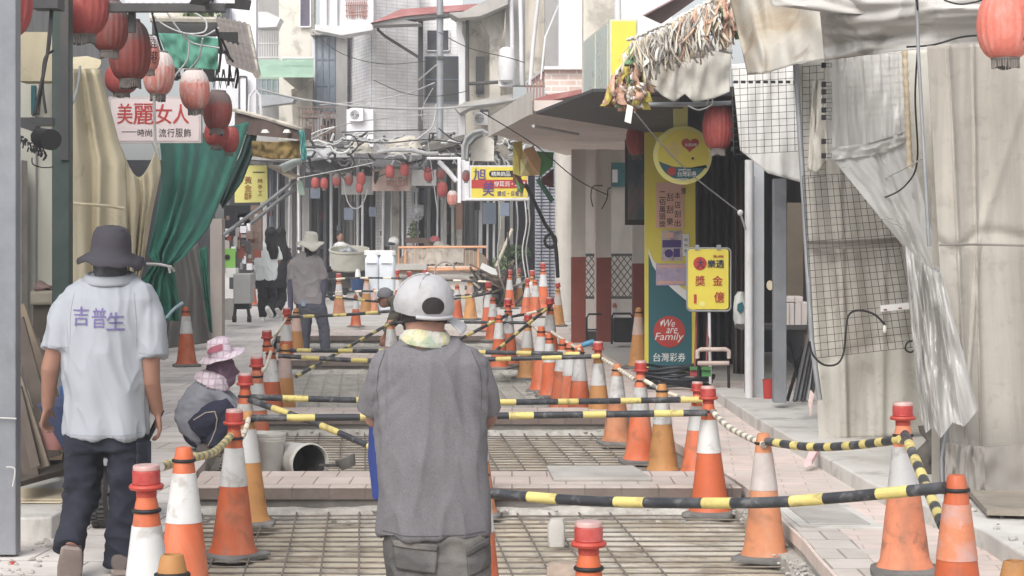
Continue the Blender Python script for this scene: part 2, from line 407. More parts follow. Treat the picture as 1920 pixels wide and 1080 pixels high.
# manhole slab and loose boards lying on the first strip's back edge
def mesh_thing(Y0, Y1, label, mat, sx=.2, sy=.175, r=.006, z=-.165):
    b = MB()
    y = Y0 + .12
    while y < Y1 - .08:
        l, rr = edge(EL, y) + .06, edge(ER, y) - .06
        k = 6; b.tube([(lerp(l, rr, i / k), y + .012 * nz((y, i, 2)), z + r + .006 * nz((i * .7, y * .9, 7))) for i in range(k + 1)], r, 5); y += sy * (1 + .05 * rnd.uniform(-1, 1))
    xl = edge(EL, Y0) + .15
    while xl < edge(ER, Y0) - .06:
        pts = []
        for i in range(9):
            t = i / 8; yy = lerp(Y0 + .03, Y1 - .03, t); x = xl - .075 * (yy - Y0) + .012 * nz((xl * 5, yy, 1))
            if edge(EL, yy) + .03 < x < edge(ER, yy) - .03: pts.append((x, yy, z + 3 * r + .008 * nz((xl * 3, yy * .8, 2))))
        if len(pts) > 1: b.tube(pts, r, 5)
        xl += sx
    return tag(b.build('rebar_mesh', mat, smooth=60), label, 'rebar mesh', 'steel mesh laid in the trench')
mesh_thing(2.5, 12.6, 'rusty steel reinforcing mesh in the nearest bay of the trench, under the man in grey', rebar_mat)
mesh_thing(13.5, 17.5, 'steel reinforcing mesh in the second bay of the trench, with the buckets on it', rebar_mat)
mesh_thing(18.4, 25.0, 'pale grey reinforcing mesh in the third bay, ahead of the man with blue sleeves', rebar_grey)
mesh_thing(26.8, 30.8, 'far reinforcing mesh in the bay behind the man with blue sleeves', rebar_grey)
# raised concrete platform along the right, step slab at the left
b = MB(); b.prism([(1.96, 19.5), (2.02, 16.4), (2.2, 12.2), (2.44, 10.2), (2.46, 6), (7, 6), (7, 19.5)], -.06, .10)
struct(b.build('raised_pavement', concrete_pale, bevel=.012))
b = MB(); b.prism([(-2.62, 13.6), (-2.40, 11.9), (-2.46, 10.55), (-2.9, 10.4), (-6, 10.4), (-6, 13.6)], -.06, .12)
struct(b.build('doorstep_slab', concrete_pale, bevel=.012))
b = MB(); b.prism([(1.5, 21.5), (1.15, 27.5), (.95, 33), (6, 33), (6, 21.5)], -.06, .012); struct(b.build('arcade_floor', M('arcade_floor', (176,170,163), .7, .08, 4, .1, stain=(140,134,128), sa=.4)))
# concrete cover slab and frame on the first strip (right of the man)
b = MB(); b.prism([(.27, 12.95), (.92, 12.95), (.84, 13.62), (.24, 13.62)], .003, .028)
tag(b.build('cover_slab', concrete, bevel=.006), 'square concrete cover slab lying on the first paved crossing', 'slab')
b = MB(); b.prism([(1.6, 10.9), (2.06, 10.9), (1.98, 12.2), (1.55, 12.2)], .001, .010); b2 = MB(); b2.prism([(1.66, 11.0), (2.0, 11.0), (1.93, 12.1), (1.61, 12.1)], .010, .016)
t = tag(b.build('manhole_cover', concrete_pale), 'rectangular pale manhole cover set in the pink paving at right', 'manhole cover')
b2.build('lid', concrete, t, bevel=.004)
# rubble: two lumps of broken brick on the mesh, loose bits along the right cut
def stone(c, s, seed):
    b = MB(); b.ball(c, s, 10, 7)
    for p in b.v:
        d = p - Vector(c); k = 1 + .35 * nz(d * (1.2 / max(s)) + Vector((seed, 0, 0))); p.xyz = Vector(c) + Vector((round(d.x / s[0] * 1.4) / 1.4 * s[0] * .5 + d.x * .5, d.y, d.z)) * k
    return b
p = P(1043, 1008, GY(1020, -.14))
b = MB(); b.loft([((p.x, p.y, -.15), (.045, 0, 0), (0, .05, 0)), ((p.x, p.y, -.03), (.05, 0, 0), (0, .05, 0)), ((p.x + .004, p.y, .005), (.036, 0, 0), (0, .04, 0))], 14, 5)
for v in b.v: v += Vector((.01 * nz(v * 30), .01 * nz(v * 27), 0))
tag(b.build('brick_lump', concrete, smooth=40), 'small upright grey block standing on the rebar behind the red lamp', 'rubble')
p = P(1055, 1066, GY(1075, -.14))
b = MB(); b.loft([((p.x, p.y, -.15), (.085, 0, 0), (0, .06, 0)), ((p.x, p.y, -.10), (.085, 0, 0), (0, .055, 0)), ((p.x, p.y, -.085), (.07, 0, 0), (0, .045, 0))], 16, 4)
for v in b.v: v += Vector((.02 * nz(v * 22), .012 * nz(v * 27), .01 * nz(v * 25)))
tag(b.build('brick_lump', M('brown_brick', (160,140,124), .9, .2, 12, .5), smooth=40), 'flat brown broken brick lying on the rebar beside the red lamp', 'rubble')
b = MB()
for i in range(150):
    y = rnd.uniform(8.2, 12.4); x = edge(ER, y) - rnd.uniform(.0, .14); s = rnd.uniform(.004, .014)
    st = stone((x, y, -.11 + s * .5), (s * rnd.uniform(.7, 1.4), s, s * rnd.uniform(.5, .9)), i); b.add(st.v, st.f)
for i in range(120):
    k = rnd.choice(STRIPS[:3]); x = rnd.uniform(edge(EL, k[0]) + .1, edge(ER, k[0]) - .1); y = k[0] - rnd.uniform(.05, .3); s = rnd.uniform(.006, .024)
    st = stone((x, y, -.13 - .05 * (k[0] - y > .15)), (s * 1.2, s, s * .7), i); b.add(st.v, st.f)
for i in range(90):
    x = rnd.uniform(2.5, 3.5); y = rnd.uniform(9.5, 11.4); s = rnd.uniform(.005, .022)
    st = stone((x, y, .10 + s * .4), (s * 1.3, s, s * .7), i); b.add(st.v, st.f)
for i in range(70):
    x = rnd.uniform(-2.75, -2.3); y = rnd.uniform(9.4, 10.5); s = rnd.uniform(.004, .016)
    st = stone((x, y, s * .4), (s * 1.3, s, s * .7), i); b.add(st.v, st.f)
struct(b.build('loose_rubble', concrete_rough), 'stuff')
# ------------------------------------------------------------------ traffic cones
MOR = M('cone_orange', (204,86,42), .55, .1, 6, .06, 60, stain=(216,144,112), sa=.55, sscale=3.5, spec=.35, streak=1, gr=((146,84,58), .55, 7), rv=.16)
MTAN = M('cone_tan', (184,122,60), .6, .1, 6, .08, 60, stain=(178,118,62), sa=.5, sscale=4, gr=((128,88,56), .5, 7), rv=.2)
MFAD = M('cone_faded', (204,122,76), .65, .14, 7, .1, 60, stain=(196,150,118), sa=.6, sscale=4, gr=((150,98,70), .6, 6), rv=.16)
MDIRT = M('cone_dirty', (208,116,78), .7, .2, 8, .15, 60, stain=(150,100,72), sa=.8, sscale=5, streak=2, gr=((106,78,64), .7, 6))
MWH = M('cone_sleeve_white', (192,192,192), .4, .05, 5, .05, 60, stain=(176,170,164), sa=.5, sscale=4, gr=((140,130,122), .5, 9), rv=.16)
MGR = M('cone_sleeve_worn', (178,168,164), .6, .15, 10, .1, 60, stain=(222,134,92), sa=.85, sscale=3)
MTORN = M('cone_sleeve_torn', (206,116,74), .6, .15, 9, .1, 60, stain=(178,158,160), sa=.8, sscale=5, gr=((206,202,200), .8, 7))
MRUB = M('cone_rubber', (104,102,100), .85, .2, 8, .3, 50, stain=(150,146,140), sa=.6, sscale=4)
MRED = M('lamp_red', (184,48,44), .35, .1, 20, .05, 60, stain=(214,110,100), sa=.4, sscale=9, spec=.5)
MREDD = M('lamp_red_base', (190,58,44), .5, .1, 20, .05, 60)
MCLR = M('lamp_clear_cap', (190,146,140), .3, .1, 10, 0, spec=.5)
MBLK = M('black_wire', (34,33,35), .6, .15, 10, .05)
BODY = {'orange': MOR, 'tan': MTAN, 'faded': MFAD, 'dirty': MDIRT}
def prof_r(z):                                      # radius of the cone at height z
    if z < .07: return lerp(.140, .119, (z - .03) / .04)
    return lerp(.119, .036, (z - .07) / .65)
_protos = {}
def cone_proto(kind, lamp, sleeve, openTop):
    key = (kind, lamp, sleeve, openTop)
    t = bpy.data.objects.new('traffic_cone', None); COL.objects.link(t); t.empty_display_size = .1
    a, c = (.40, .61)
    bm_ = BODY[kind]
    zs = [.03, .038, .05, .07, .16, .26, a]
    tip = [(.034, .712), (.031, .72), (.024, .722), (.022, .69)] if openTop else [(.034, .712), (.028, .72), (.001, .721)]
    b = MB(); b.lathe([(prof_r(z), z) for z in zs] + [(prof_r(a) - .003, a), (prof_r(c) - .003, c), (prof_r(c), c), (prof_r(.68), .68)] + tip, seg=28)
    b.build('cone_body', bm_, t, smooth=50)
    b = MB(); b.lathe([(prof_r(a) - .004, a - .001), (prof_r(a) + .0025, a), (prof_r(c) + .0025, c), (prof_r(c) - .004, c + .001)], seg=28)
    b.build('reflective_sleeve', {'white': MWH, 'worn': MGR, 'torn': MTORN}[sleeve], t, smooth=50)
    b = MB(); n = 32
    def rs(h, z, e=5): return ((0, 0, z), (h, 0, 0), (0, h, 0))
    b.loft([rs(.160, 0), rs(.165, .008), rs(.163, .024), rs(.142, .034)], n, 6); b.build('base', MRUB, t, smooth=40)
    b = MB(); b.lathe([(.045, .655), (.052, .659), (.052, .667), (.045, .671)], seg=16); b.build('tie_wire', MBLK, t, smooth=60)
    if lamp:
        L = MB(); L.lathe([(.001, .712), (.036, .712), (.036, .735), (.058, .738), (.062, .747), (.058, .755), (.045, .757)], seg=24)
        l = L.build('warning_lamp', MREDD, t, smooth=40)
        R = MB(); pr = [(.047, .756)]
        for i in range(5): z = .760 + i * .0095; pr += [(.050, z), (.0485, z + .0045)]
        pr += [(.048, .806), (.001, .807)]; R.lathe(pr, seg=24); R.build('lens', MRED, l, smooth=35)
        R = MB(); R.lathe([(.047, .8065), (.047, .817), (.044, .823), (.001, .825)], seg=24); R.build('clear_cap', MCLR, l, smooth=40)
    _protos[key] = t; return t
CONES = {}
_used = set()
def cone(key, x, yt, yb, z, kind, lamp, label, sleeve='white', openTop=False, tilt=(0, 0), rz=None, group='traffic cones round the roadworks'):
    k = (kind, lamp, sleeve, openTop)
    if yb is None: pxm = (yt - HY) / (H - z - .72); sc = 1.0
    else: pxm = (yb - HY) / (H - z); sc = (yb - yt) / pxm / .72
    if k not in _protos: o = cone_proto(*k)
    elif k in _used: o = copy_tree(_protos[k])
    else: o = _protos[k]
    _used.add(k)
    Y = F / pxm; o.location = ((x - CX) / pxm, Y, z); o.scale = (1, 1, 1) if abs(sc - 1) < .02 else (sc, sc, sc)
    o.rotation_euler = (tilt[0] + rnd.uniform(-.02, .02), tilt[1] + rnd.uniform(-.025, .025), rnd.uniform(0, 1.5) if rz is None else rz)
    tag(o, label, 'traffic cone', group); CONES[key] = (o, Y)
    return o
Q = -.165
# left row, near to far
cone('l1', 278, 925, None, 0, 'orange', 1, 'bright orange cone with a red lamp on top, nearest the walking man in white')
cone('l2', 325, 1042, None, 0, 'tan', 0, 'hollow-topped tan cone, only its tip showing at the bottom edge of the photo', 'worn', True)
cone('l3', 345, 838, None, 0, 'orange', 0, 'tall bright orange cone without a lamp, joined to its neighbour by a drooping striped pole')
cone('l4', 437, 800, 1045, Q, 'orange', 1, 'orange lamp cone standing on the near mesh, in front of the tan cone')
cone('l5', 467, 772, 985, Q, 'tan', 0, 'tan brown cone half hidden behind an orange lamp cone, beside the white bucket', 'white', True)
cone('l6', 459, 727, None, Q, 'orange', 1, 'orange lamp cone right beside the crouching woman\'s knees')
cone('l7', 482, 692, None, Q, 'orange', 1, 'orange cone with a lamp on a grey neck, just behind the crouching woman', 'white')
cone('l8', 510, 651, None, Q, 'orange', 0, 'orange cone without lamp holding the left ends of two crossing striped poles')
cone('l9', 503, 638, None, Q, 'orange', 1, 'orange lamp cone peeking out left of the cone that holds two poles')
cone('l10', 532, 646, None, Q, 'tan', 0, 'tan cone showing as a sliver to the right of the pole-holding cones', 'worn')
cone('l11', 536, 590, 697, Q, 'orange', 1, 'orange lamp cone in front of the far man\'s left leg')
cone('l12', 556, 578, None, Q, 'tan', 0, 'tan cone touching the far man\'s trouser leg', 'worn')
cone('l13', 350, 575, 687, 0, 'orange', 0, 'lone orange cone on the pavement before the green curtain')
cone('l14', 472, 512, None, 0, 'orange', 0, 'small orange cone beside the grey utility cart far up the pavement', 'worn')
# middle distance
cone('m1', 636, 523, 592, 0, 'faded', 1, 'orange lamp cone just right of the far man with the white sun hat')
cone('m2', 667, 552, 613, 0, 'orange', 0, 'short bright orange cone standing alone in the middle of the crossing', 'white')
cone('m3', 686, 520, 588, 0, 'tan', 0, 'faded tan cone in front of the white plastic tanks', 'worn')
cone('m4', 702, 541, 590, 0, 'faded', 0, 'pale orange cone overlapping the tan cone by the white tanks', 'worn')
cone('m5', 745, 515, None, 0, 'orange', 1, 'orange lamp cone at the right foot of the white tanks')
cone('m6', 768, 518, None, 0, 'orange', 1, 'far lamp cone whose red lamp shows above the white cap, left of three')
cone('m7', 797, 514, None, 0, 'faded', 1, 'far lamp cone whose red lamp shows above the middle of the white cap')
cone('m8', 808, 522, None, 0, 'orange', 1, 'far lamp cone just right of another above the white cap, its lamp lowest')
cone('m9', 735, 600, None, Q, 'faded', 0, 'orange and white cone before the stooping worker, holding the end of a slanting pole', 'white')
# right cluster, far to near
cone('r1', 857, 533, 599, 0, 'orange', 0, 'orange cone half hidden behind the big tan-bodied cone by the timber heap')
cone('r2', 882, 524, 600, 0, 'tan', 0, 'tan cone with a wide worn grey sleeve in front of the timber heap', 'worn')
cone('r3', 915, 538, 622, 0, 'orange', 1, 'orange lamp cone at the right end of the timber heap', 'white')
cone('r4', 924, 557, 640, 0, 'orange', 0, 'orange cone standing just in front of the lamp cone by the timber heap')
cone('r5', 953, 575, None, 0, 'orange', 1, 'large orange lamp cone with poles tied to its neck, left of the crossing poles')
cone('r33', 936, 590, 692, 0, 'orange', 0, 'orange cone without lamp tucked left of the large one with poles tied to its neck')
cone('r34', 1070, 642, None, Q, 'orange', 0, 'orange cone wedged between the broad cone and the blue bottle cone')
cone('r6', 988, 604, 712, Q, 'tan', 1, 'tan lamp cone where two striped poles meet in a cross')
cone('r7', 955, 515, None, 0, 'orange', 1, 'far orange lamp cone below the potted shrub')
cone('r35', 1004, 524, 596, 0, 'orange', 0, 'orange lampless cone between the leaning one and the tall one by the shutter')
cone('r8', 973, 512, None, 0, 'tan', 1, 'far tan lamp cone beside the potted shrub')
cone('r9', 986, 530, 592, 0, 'orange', 1, 'leaning orange lamp cone before the grey roller shutter', 'white', tilt=(0, .12))
cone('r10', 996, 517, 590, 0, 'tan', 1, 'tan lamp cone behind the leaning one by the roller shutter')
cone('r11', 1018, 503, 580, 0, 'orange', 1, 'tall orange lamp cone standing against the grey roller shutter')
cone('r12', 1047, 540, 612, 0, 'tan', 1, 'brown faded lamp cone at the foot of the pale round pillar', 'worn')
cone('r13', 1031, 573, None, 0, 'orange', 1, 'orange lamp cone with a sloping pole tied at its neck, left of the red pillar')
cone('r14', 1015, 612, 735, Q, 'orange', 0, 'orange cone at the left end of the right-hand row, base on the mesh')
cone('r15', 1032, 626, 745, Q, 'orange', 0, 'pale orange cone squeezed second in the right-hand row', 'white')
cone('r16', 1053, 634, 770, Q, 'orange', 0, 'broad orange cone third in the right-hand row, left of the blue bottle')
cone('r17', 1086, 650, None, Q, 'orange', 0, 'orange cone with a blue bottle stuck on its top')
cone('r18', 1123, 660, 800, Q, 'tan', 1, 'tan cone with a red and white lamp, in the row right of the blue bottle')
cone('r19', 1156, 682, 833, Q, 'faded', 0, 'faded orange cone without lamp, between two lamp cones of the right-hand row')
cone('r20', 1199, 700, 868, Q, 'orange', 1, 'orange lamp cone at the foot of the tall lottery banner')
cone('r21', 1243, 720, 888, Q, 'tan', 0, 'tan lampless cone below the coil of black hose')
cone('r22', 1303, 738, 893, Q, 'orange', 1, 'orange lamp cone leaning behind another at the end of the first crossing', tilt=(0, .06))
cone('r23', 1331, 755, 966, Q, 'orange', 1, 'clean orange lamp cone standing upright in front of a leaning one')
cone('r24', 1434, 812, 1050, Q, 'faded', 0, 'faded orange lampless cone with a worn sleeve, on the corner of the mesh', 'worn')
cone('r25', 1697, 800, 1075, 0, 'dirty', 1, 'grimy red-orange lamp cone on the pavement before the grey tarpaulin', 'white')
cone('r26', 1795, 890, None, 0, 'orange', 0, 'bright orange cone with a torn sleeve, holding the right end of the front pole', 'torn')
cone('r27', 1902, 1052, None, 0, 'tan', 0, 'tan cone tip in the bottom right corner of the photo', 'worn', True)
cone('r28', 1105, 1033, None, Q, 'orange', 1, 'orange cone with a red lamp poking up at the bottom centre of the photo')
cone('r29', 898, 780, 968, Q, 'faded', 0, 'faded orange cone half hidden behind the grey shirt near the front pole\'s left end')
cone('r30', 893, 868, None, Q, 'orange', 0, 'orange cone mostly hidden behind the hip of the man in the grey shirt')
cone('r31', 1198, 578, 690, 0.012, 'tan', 0, 'brown tan cone standing under the arcade left of the lottery banner', 'worn')
cone('r32', 1151, 568, 632, 0.012, 'orange', 0, 'small orange cone behind the black machine under the arcade')

# ------------------------------------------------------------------ striped poles between the cones
MPB = M('pole_black', (52,54,60), .45, .15, 14, .05, 60, stain=(96,98,102), sa=.5, sscale=7, gr=((130,128,126), .5, 14))
MPY = M('pole_yellow', (208,188,98), .5, .08, 10, .05, 60, stain=(206,184,110), sa=.5, sscale=8, gr=((120,108,74), .6, 13), rv=.12)
MPG = M('pole_grey', (140,136,132), .6, .15, 14, .05)
MPW = M('pole_cream', (226,214,190), .6, .1, 10, .05, 60, stain=(190,170,130), sa=.4, sscale=8)
def pole(pix, Ya, Yb, label, r=.0225, yl=None, first=.22, blk=.30, yel=.165, base=None, group='striped poles between the cones'):
    n = len(pix); pts = []
    tot = sum(math.dist(pix[i], pix[i+1]) for i in range(n - 1)); acc = 0; P3 = []
    for i, q in enumerate(pix):
        if i: acc += math.dist(pix[i-1], q)
        P3.append(P(q[0], q[1], lerp(Ya, Yb, acc / tot)))
    fine = []
    for i in range(n - 1):
        p0 = P3[max(i-1, 0)]; p1 = P3[i]; p2 = P3[i+1]; p3 = P3[min(i+2, n-1)]
        for k in range(12):
            t = k / 12
            fine.append(.5 * ((2*p1) + (p2-p0)*t + (2*p0-5*p1+4*p2-p3)*t*t + (3*p1-p0-3*p2+p3)*t**3))
    fine.append(P3[-1])
    L = [0]
    for a, c in zip(fine, fine[1:]): L.append(L[-1] + (c - a).length)
    def at(s):
        for i in range(len(L) - 1):
            if s <= L[i+1]: return fine[i].lerp(fine[i+1], (s - L[i]) / max(L[i+1] - L[i], 1e-9))
        return fine[-1]
    cuts = [(0, 0)]; s = first; m = 1
    while s < L[-1]:
        cuts.append((s, m)); s += (yel if m else blk) * rnd.uniform(.85, 1.15); m = 1 - m
    cuts.append((L[-1], 0))
    o = None; b = MB(); y = MB()
    b.tube([at(L[-1] * i / 40) for i in range(41)], r * .97, 10)
    o = tag(b.build('striped_pole', base or MPB, smooth=50), label, 'barrier pole', group)
    for (s0, m0), (s1, _) in zip(cuts, cuts[1:]):
        if m0:
            w = MB(); w.tube([at(lerp(s0, s1, i / 4)) for i in range(5)], r, 10); w.build('painted_band', yl or MPY, o, smooth=50)
    return o
Yc = lambda k: CONES[k][1]
pole([(918, 925), (1120, 940), (1400, 943), (1570, 933), (1772, 914)], 9.0, Yc('r26') - .02, 'long sagging black and yellow pole right across the foreground, right of the grey shirt', .024)
pole([(470, 745), (900, 754), (1320, 749)], Yc('l6') - .06, Yc('r22') - .08, 'straight striped pole at elbow height of the man in grey, the upper of two', .0225)
pole([(470, 784), (900, 780), (1325, 774)], Yc('l5') - .06, Yc('r23') - .08, 'straight striped pole just below a parallel one, ending at the upright lamp cone', .0225)
pole([(468, 750), (600, 797), (722, 850)], Yc('l6') - .1, 12.9, 'striped pole slanting down to the mesh behind the grey shirt', .0225)
pole([(520, 657), (800, 659), (1090, 664)], Yc('l9') - .08, Yc('r17') - .06, 'upper striped pole level with the grey man\'s shoulders', .022)
pole([(522, 667), (690, 676), (900, 674), (1125, 668)], Yc('l8') - .08, Yc('r18') - .08, 'lower striped pole running just under another behind the grey shoulders', .022)
pole([(542, 594), (650, 590), (745, 582)], Yc('l11') - .06, 24.6, 'short striped pole across the far man\'s knees', .021)
pole([(738, 603), (650, 652), (556, 706)], Yc('m9') - .05, 20.6, 'striped pole slanting from the small cone down into the third bay', .021)
pole([(740, 605), (850, 604), (990, 605)], 24.4, Yc('r6') - .05, 'black and cream pole running from behind the white cap to the cross of poles', .02, MPW)
pole([(855, 640), (905, 614), (952, 590)], 23.0, Yc('r5') - .05, 'short slanting pole left of the cross of poles', .021)
pole([(925, 662), (975, 620), (1030, 575)], 22.6, Yc('r13') - .05, 'long slanting pole crossing others above the right-hand row', .021)
pole([(958, 594), (990, 588), (1031, 578)], Yc('r5') - .05, Yc('r13') - .05, 'thin cream and black pole rising to the sloping-pole cone', .017, MPW)
pole([(610, 524), (700, 521), (860, 526), (912, 528)], 37, 36, 'farthest black and white pole across the street before the tanks', .018, MPW)
pole([(612, 549), (680, 546), (742, 547)], 34, 33, 'far thin pole with cream bands behind the short cone', .018, MPW)
pole([(612, 556), (680, 563), (745, 569)], 31, 30, 'far striped pole with yellow bands just above the short cone', .019)
pole([(838, 556), (880, 552), (920, 543)], 30, Yc('r3'), 'upper short pole in front of the tan timber-heap cone', .018, MPW)
pole([(838, 562), (885, 556), (922, 549)], 29, Yc('r4') - .1, 'lower short black pole in front of the tan timber-heap cone', .018)
pole([(1438, 828), (1520, 838), (1600, 835), (1690, 824)], Yc('r24') - .04, Yc('r25') - .04, 'drooping striped pole between the faded corner cone and the grimy cone', .023, first=.1, blk=.11, yel=.075)
pole([(1697, 815), (1730, 895), (1768, 985)], Yc('r25') - .07, 7.6, 'striped pole sloping steeply down from the grimy cone', .024, first=.2, blk=.14, yel=.13)
pole([(1336, 772), (1370, 803), (1432, 834)], Yc('r23') - .06, Yc('r24') - .06, 'drooping cream and grey banded pole left of the faded corner cone', .019, MPW, first=.1, blk=.08, yel=.09, base=MPG)
pole([(300, 876), (345, 862), (400, 848), (432, 818)], Yc('l3') - .07, Yc('l4') - .07, 'drooping yellow and grey banded pole between the two near left cones', .021, first=.08, blk=.07, yel=.09, base=MPG)
pole([(444, 835), (458, 812), (466, 786)], Yc('l4') - .04, Yc('l5') - .05, 'short cream pole joining the near lamp cone to the tan cone', .016, MPW, first=.02, blk=.05, yel=.2, base=MPG)
pole([(484, 700), (497, 690), (508, 660)], Yc('l7') - .03, Yc('l8') - .03, 'short cream pole looped between the lamp cone and the pole-holding cone', .016, MPW, first=.02, blk=.04, yel=.2, base=MPG)
pole([(500, 640), (520, 622), (536, 598)], Yc('l9') + .05, Yc('l11') - .03, 'short cream pole rising towards the far man', .016, MPW, first=.03, blk=.05, yel=.2, base=MPG)
pole([(1130, 672), (1160, 692), (1190, 712)], Yc('r18') - .05, Yc('r20') - .05, 'short cream rope-like pole sloping past the faded lampless cone', .017, MPW, first=.05, blk=.05, yel=.16, base=MPG)
pole([(1034, 622), (1060, 640), (1086, 655)], Yc('r15') - .05, Yc('r17') - .05, 'short cream pole sloping towards the blue bottle', .017, MPW, first=.05, blk=.05, yel=.16, base=MPG)
pole([(1000, 612), (1016, 624), (1034, 630)], Yc('r6') - .05, Yc('r14') - .05, 'short cream pole between the crossing poles and the right-hand row', .016, MPW, first=.05, blk=.05, yel=.16, base=MPG)
pole([(1206, 712), (1260, 740), (1308, 752)], Yc('r20') - .05, Yc('r22') - .1, 'cream and black pole sagging from the banner\'s lamp cone to the leaning cone', .017, MPW, first=.05, blk=.08, yel=.14, base=MPG)
# blue bottle on its cone
t = thing('bottle', 'small blue bottle with an orange neck lying on top of a cone', 'bottle', P(1088, 646, Yc('r17')))
y = Yc('r17'); b = MB(); b.tube([P(1090, 648, y), P(1094, 646.5, y), P(1112, 641, y), P(1114, 640.5, y)], [.012, .026, .026, .018], 12); b.build('bottle_body', M('bottle_blue', (60,130,170), .4), t, smooth=50)
b = MB(); b.tube([P(1078, 652, y), P(1090, 648, y)], .016, 10); b.build('neck', M('bottle_orange', (226,140,90), .5), t, smooth=50)
# ------------------------------------------------------------------ far end of the street (about 45 to 55 m away)
tile_w = bricks('white_wall_tile', (238,237,238), (228,227,229), (206,206,210), .24, .085, ms=.009, axes='xz', stain=(214,212,210), sa=.3, offset=0, rough=.5)
tile_s = bricks('white_wall_tile_shaded', (232,231,234), (220,220,224), (192,192,198), .24, .085, ms=.010, axes='yz', stain=(190,188,186), sa=.35, offset=0, rough=.5)  # greyer copy of the white tile; the side facet's shade is in its colour
plaster = M('cream_plaster', (214,208,194), .9, .1, 1.2, .3, 40, stain=(150,143,130), sa=.7, sscale=.9, streak=3, gr=((124,118,108), .5, 2.2))
plaster_old = M('old_stained_plaster', (190,182,166), .95, .14, 1.5, .5, 30, stain=(98,92,84), sa=.8, sscale=1.6, streak=4, gr=((84,80,74), .55, 2.6))
panel_lilac = M('pale_lilac_panel', (226,225,230), .6, .05, 1, .1, 40, stain=(180,178,180), sa=.3, streak=3)
grey_wall = M('grey_render', (158,156,155), .9, .1, 2, .3, 40, stain=(110,106,102), sa=.5, streak=3)
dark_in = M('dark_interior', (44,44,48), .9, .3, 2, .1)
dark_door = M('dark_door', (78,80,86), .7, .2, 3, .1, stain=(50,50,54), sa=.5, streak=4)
glass_b = M('window_glass', (108,120,134), .12, .2, 1.5, 0, spec=.6, stain=(170,178,186), sa=.6, sscale=.8)
glass_d = M('dark_glass', (58,60,66), .15, .2, 1.5, 0, spec=.6, stain=(105,104,106), sa=.7, sscale=.7)
frame_b = M('blue_grey_frame', (104,116,134), .5, .1, 3, .05)
steel = M('galvanised_steel', (150,153,158), .5, .12, 6, .1, 50, metal=.3, stain=(112,110,108), sa=.5, sscale=3)
steel_d = M('dark_steel', (70,70,72), .6, .15, 6, .1, 50, stain=(104,92,80), sa=.4)
white_pipe = M('white_pipe', (206,206,208), .45, .05, 3, .05, 40, stain=(176,170,162), sa=.4)
red_roof = M('red_metal_roof', (158,92,90), .6, .12, 2, .1, 30, stain=(190,150,146), sa=.5)
green_aw = M('green_awning', (132,166,144), .7, .1, 2, .15, 30, stain=(160,196,172), sa=.5)
brown_clutter = M('brown_clutter', (128,104,92), .9, .25, 8, .3, 30)
def wall(par, x0, y0, x1, y1, Y, m, d=.3, name='wall'):
    b = MB(); b.pbox(x0, y0, x1, y1, Y, d); return b.build(name, m, par)
def window(par, x0, y0, x1, y1, Y, fr, gl, nx=2, ny=2, w=2.2):
    b = MB(); Yf = Y - .03
    for i in range(nx + 1):
        x = lerp(x0, x1, i / nx); b.pbox(x - w/2, y0, x + w/2, y1, Yf, .07)
    for j in range(ny + 1):
        y = lerp(y0, y1, j / ny); b.pbox(x0 + w/2, y - w/2, x1 - w/2, y + w/2, Yf + .004, .06)
    f = b.build('window', fr, par)
    b = MB(); b.pbox(x0, y0, x1, y1, Y + .0, .02); b.build('pane', gl, f); return f

E = thing('tiled_house', 'white tiled corner house closing the end of the street, with a red eave', 'building', (-2.8, 48, 0))
b = MB(); v = [P(650, 50, 50), P(697, 40, 47.5), P(785, 40, 48.5), P(785, 275, 48.5), P(697, 275, 47.5), P(650, 275, 50)]
b.plate([P(697, -30, 47.5), P(785, -30, 48.5), P(785, 300, 48.5), P(697, 300, 47.5)], (0, 1.5, 0)); b.build('wall', tile_w, E)
b = MB(); b.plate([P(650, -30, 50), P(696, -30, 47.55), P(696, 300, 47.55), P(650, 300, 50)], (.3, 1.2, 0)); b.build('side_wall', tile_s, E)
wall(E, 785, -30, 868, 300, 49.2, tile_w, .4)
window(E, 800, 56, 842, 95, 49.15, white_pipe, glass_d, 2, 1)
window(E, 797, 106, 860, 192, 49.15, frame_b, glass_d, 2, 2)
b = MB(); b.pbox(784, 38, 793, 245, 46.9, .12); b.build('post', steel_d, E)
b = MB(); b.tube([P(708, 42, 46.8), P(709, 56, 46.8), P(722, 68, 46.8), P(786, 108, 46.8)], .035, 8); b.build('brace', steel_d, E, smooth=60)
b = MB(); b.plate([P(694, 43, 46), P(752, 17, 46.4), P(905, 6, 46.4), P(900, 17, 46), P(758, 30, 46)], (0, .9, .02)); b.build('roof', red_roof, E)
b = MB(); b.ppoly([(696, 45), (757, 31), (900, 18), (900, 22), (760, 37), (790, 44), (700, 47)], 46.1, .7); b.build('eave_lining', grey_wall, E)
b = MB(); b.pbox(600, -60, 700, 50, 46.6, .6); b.build('balcony', panel_lilac, E)
b = MB()
for i in range(12): b.tube([P(649 + i * 3.4, 2, 46.55), P(650.5 + i * 3.4 + 2 * math.sin(i), 34, 46.55)], .012, 5)
for y in (0, 10, 20, 30): b.tube([P(647, y, 46.53), P(668, y + 3 * math.sin(y), 46.53), P(690, y, 46.53)], .012, 5)
b.build('window_guard', M('rusty_guard', (170,120,108), .8, .2, 6, .2), E)
b = MB(); b.ppoly([(590, 46), (700, 50), (700, 56), (640, 66), (590, 56)], 46.2, .8); b.build('balcony_edge', white_pipe, E)
for x in (612, 632): b = MB(); b.pbox(x, -20, x + 2, 47, 46.5, .09); b.build('panel_joint', grey_wall, E)
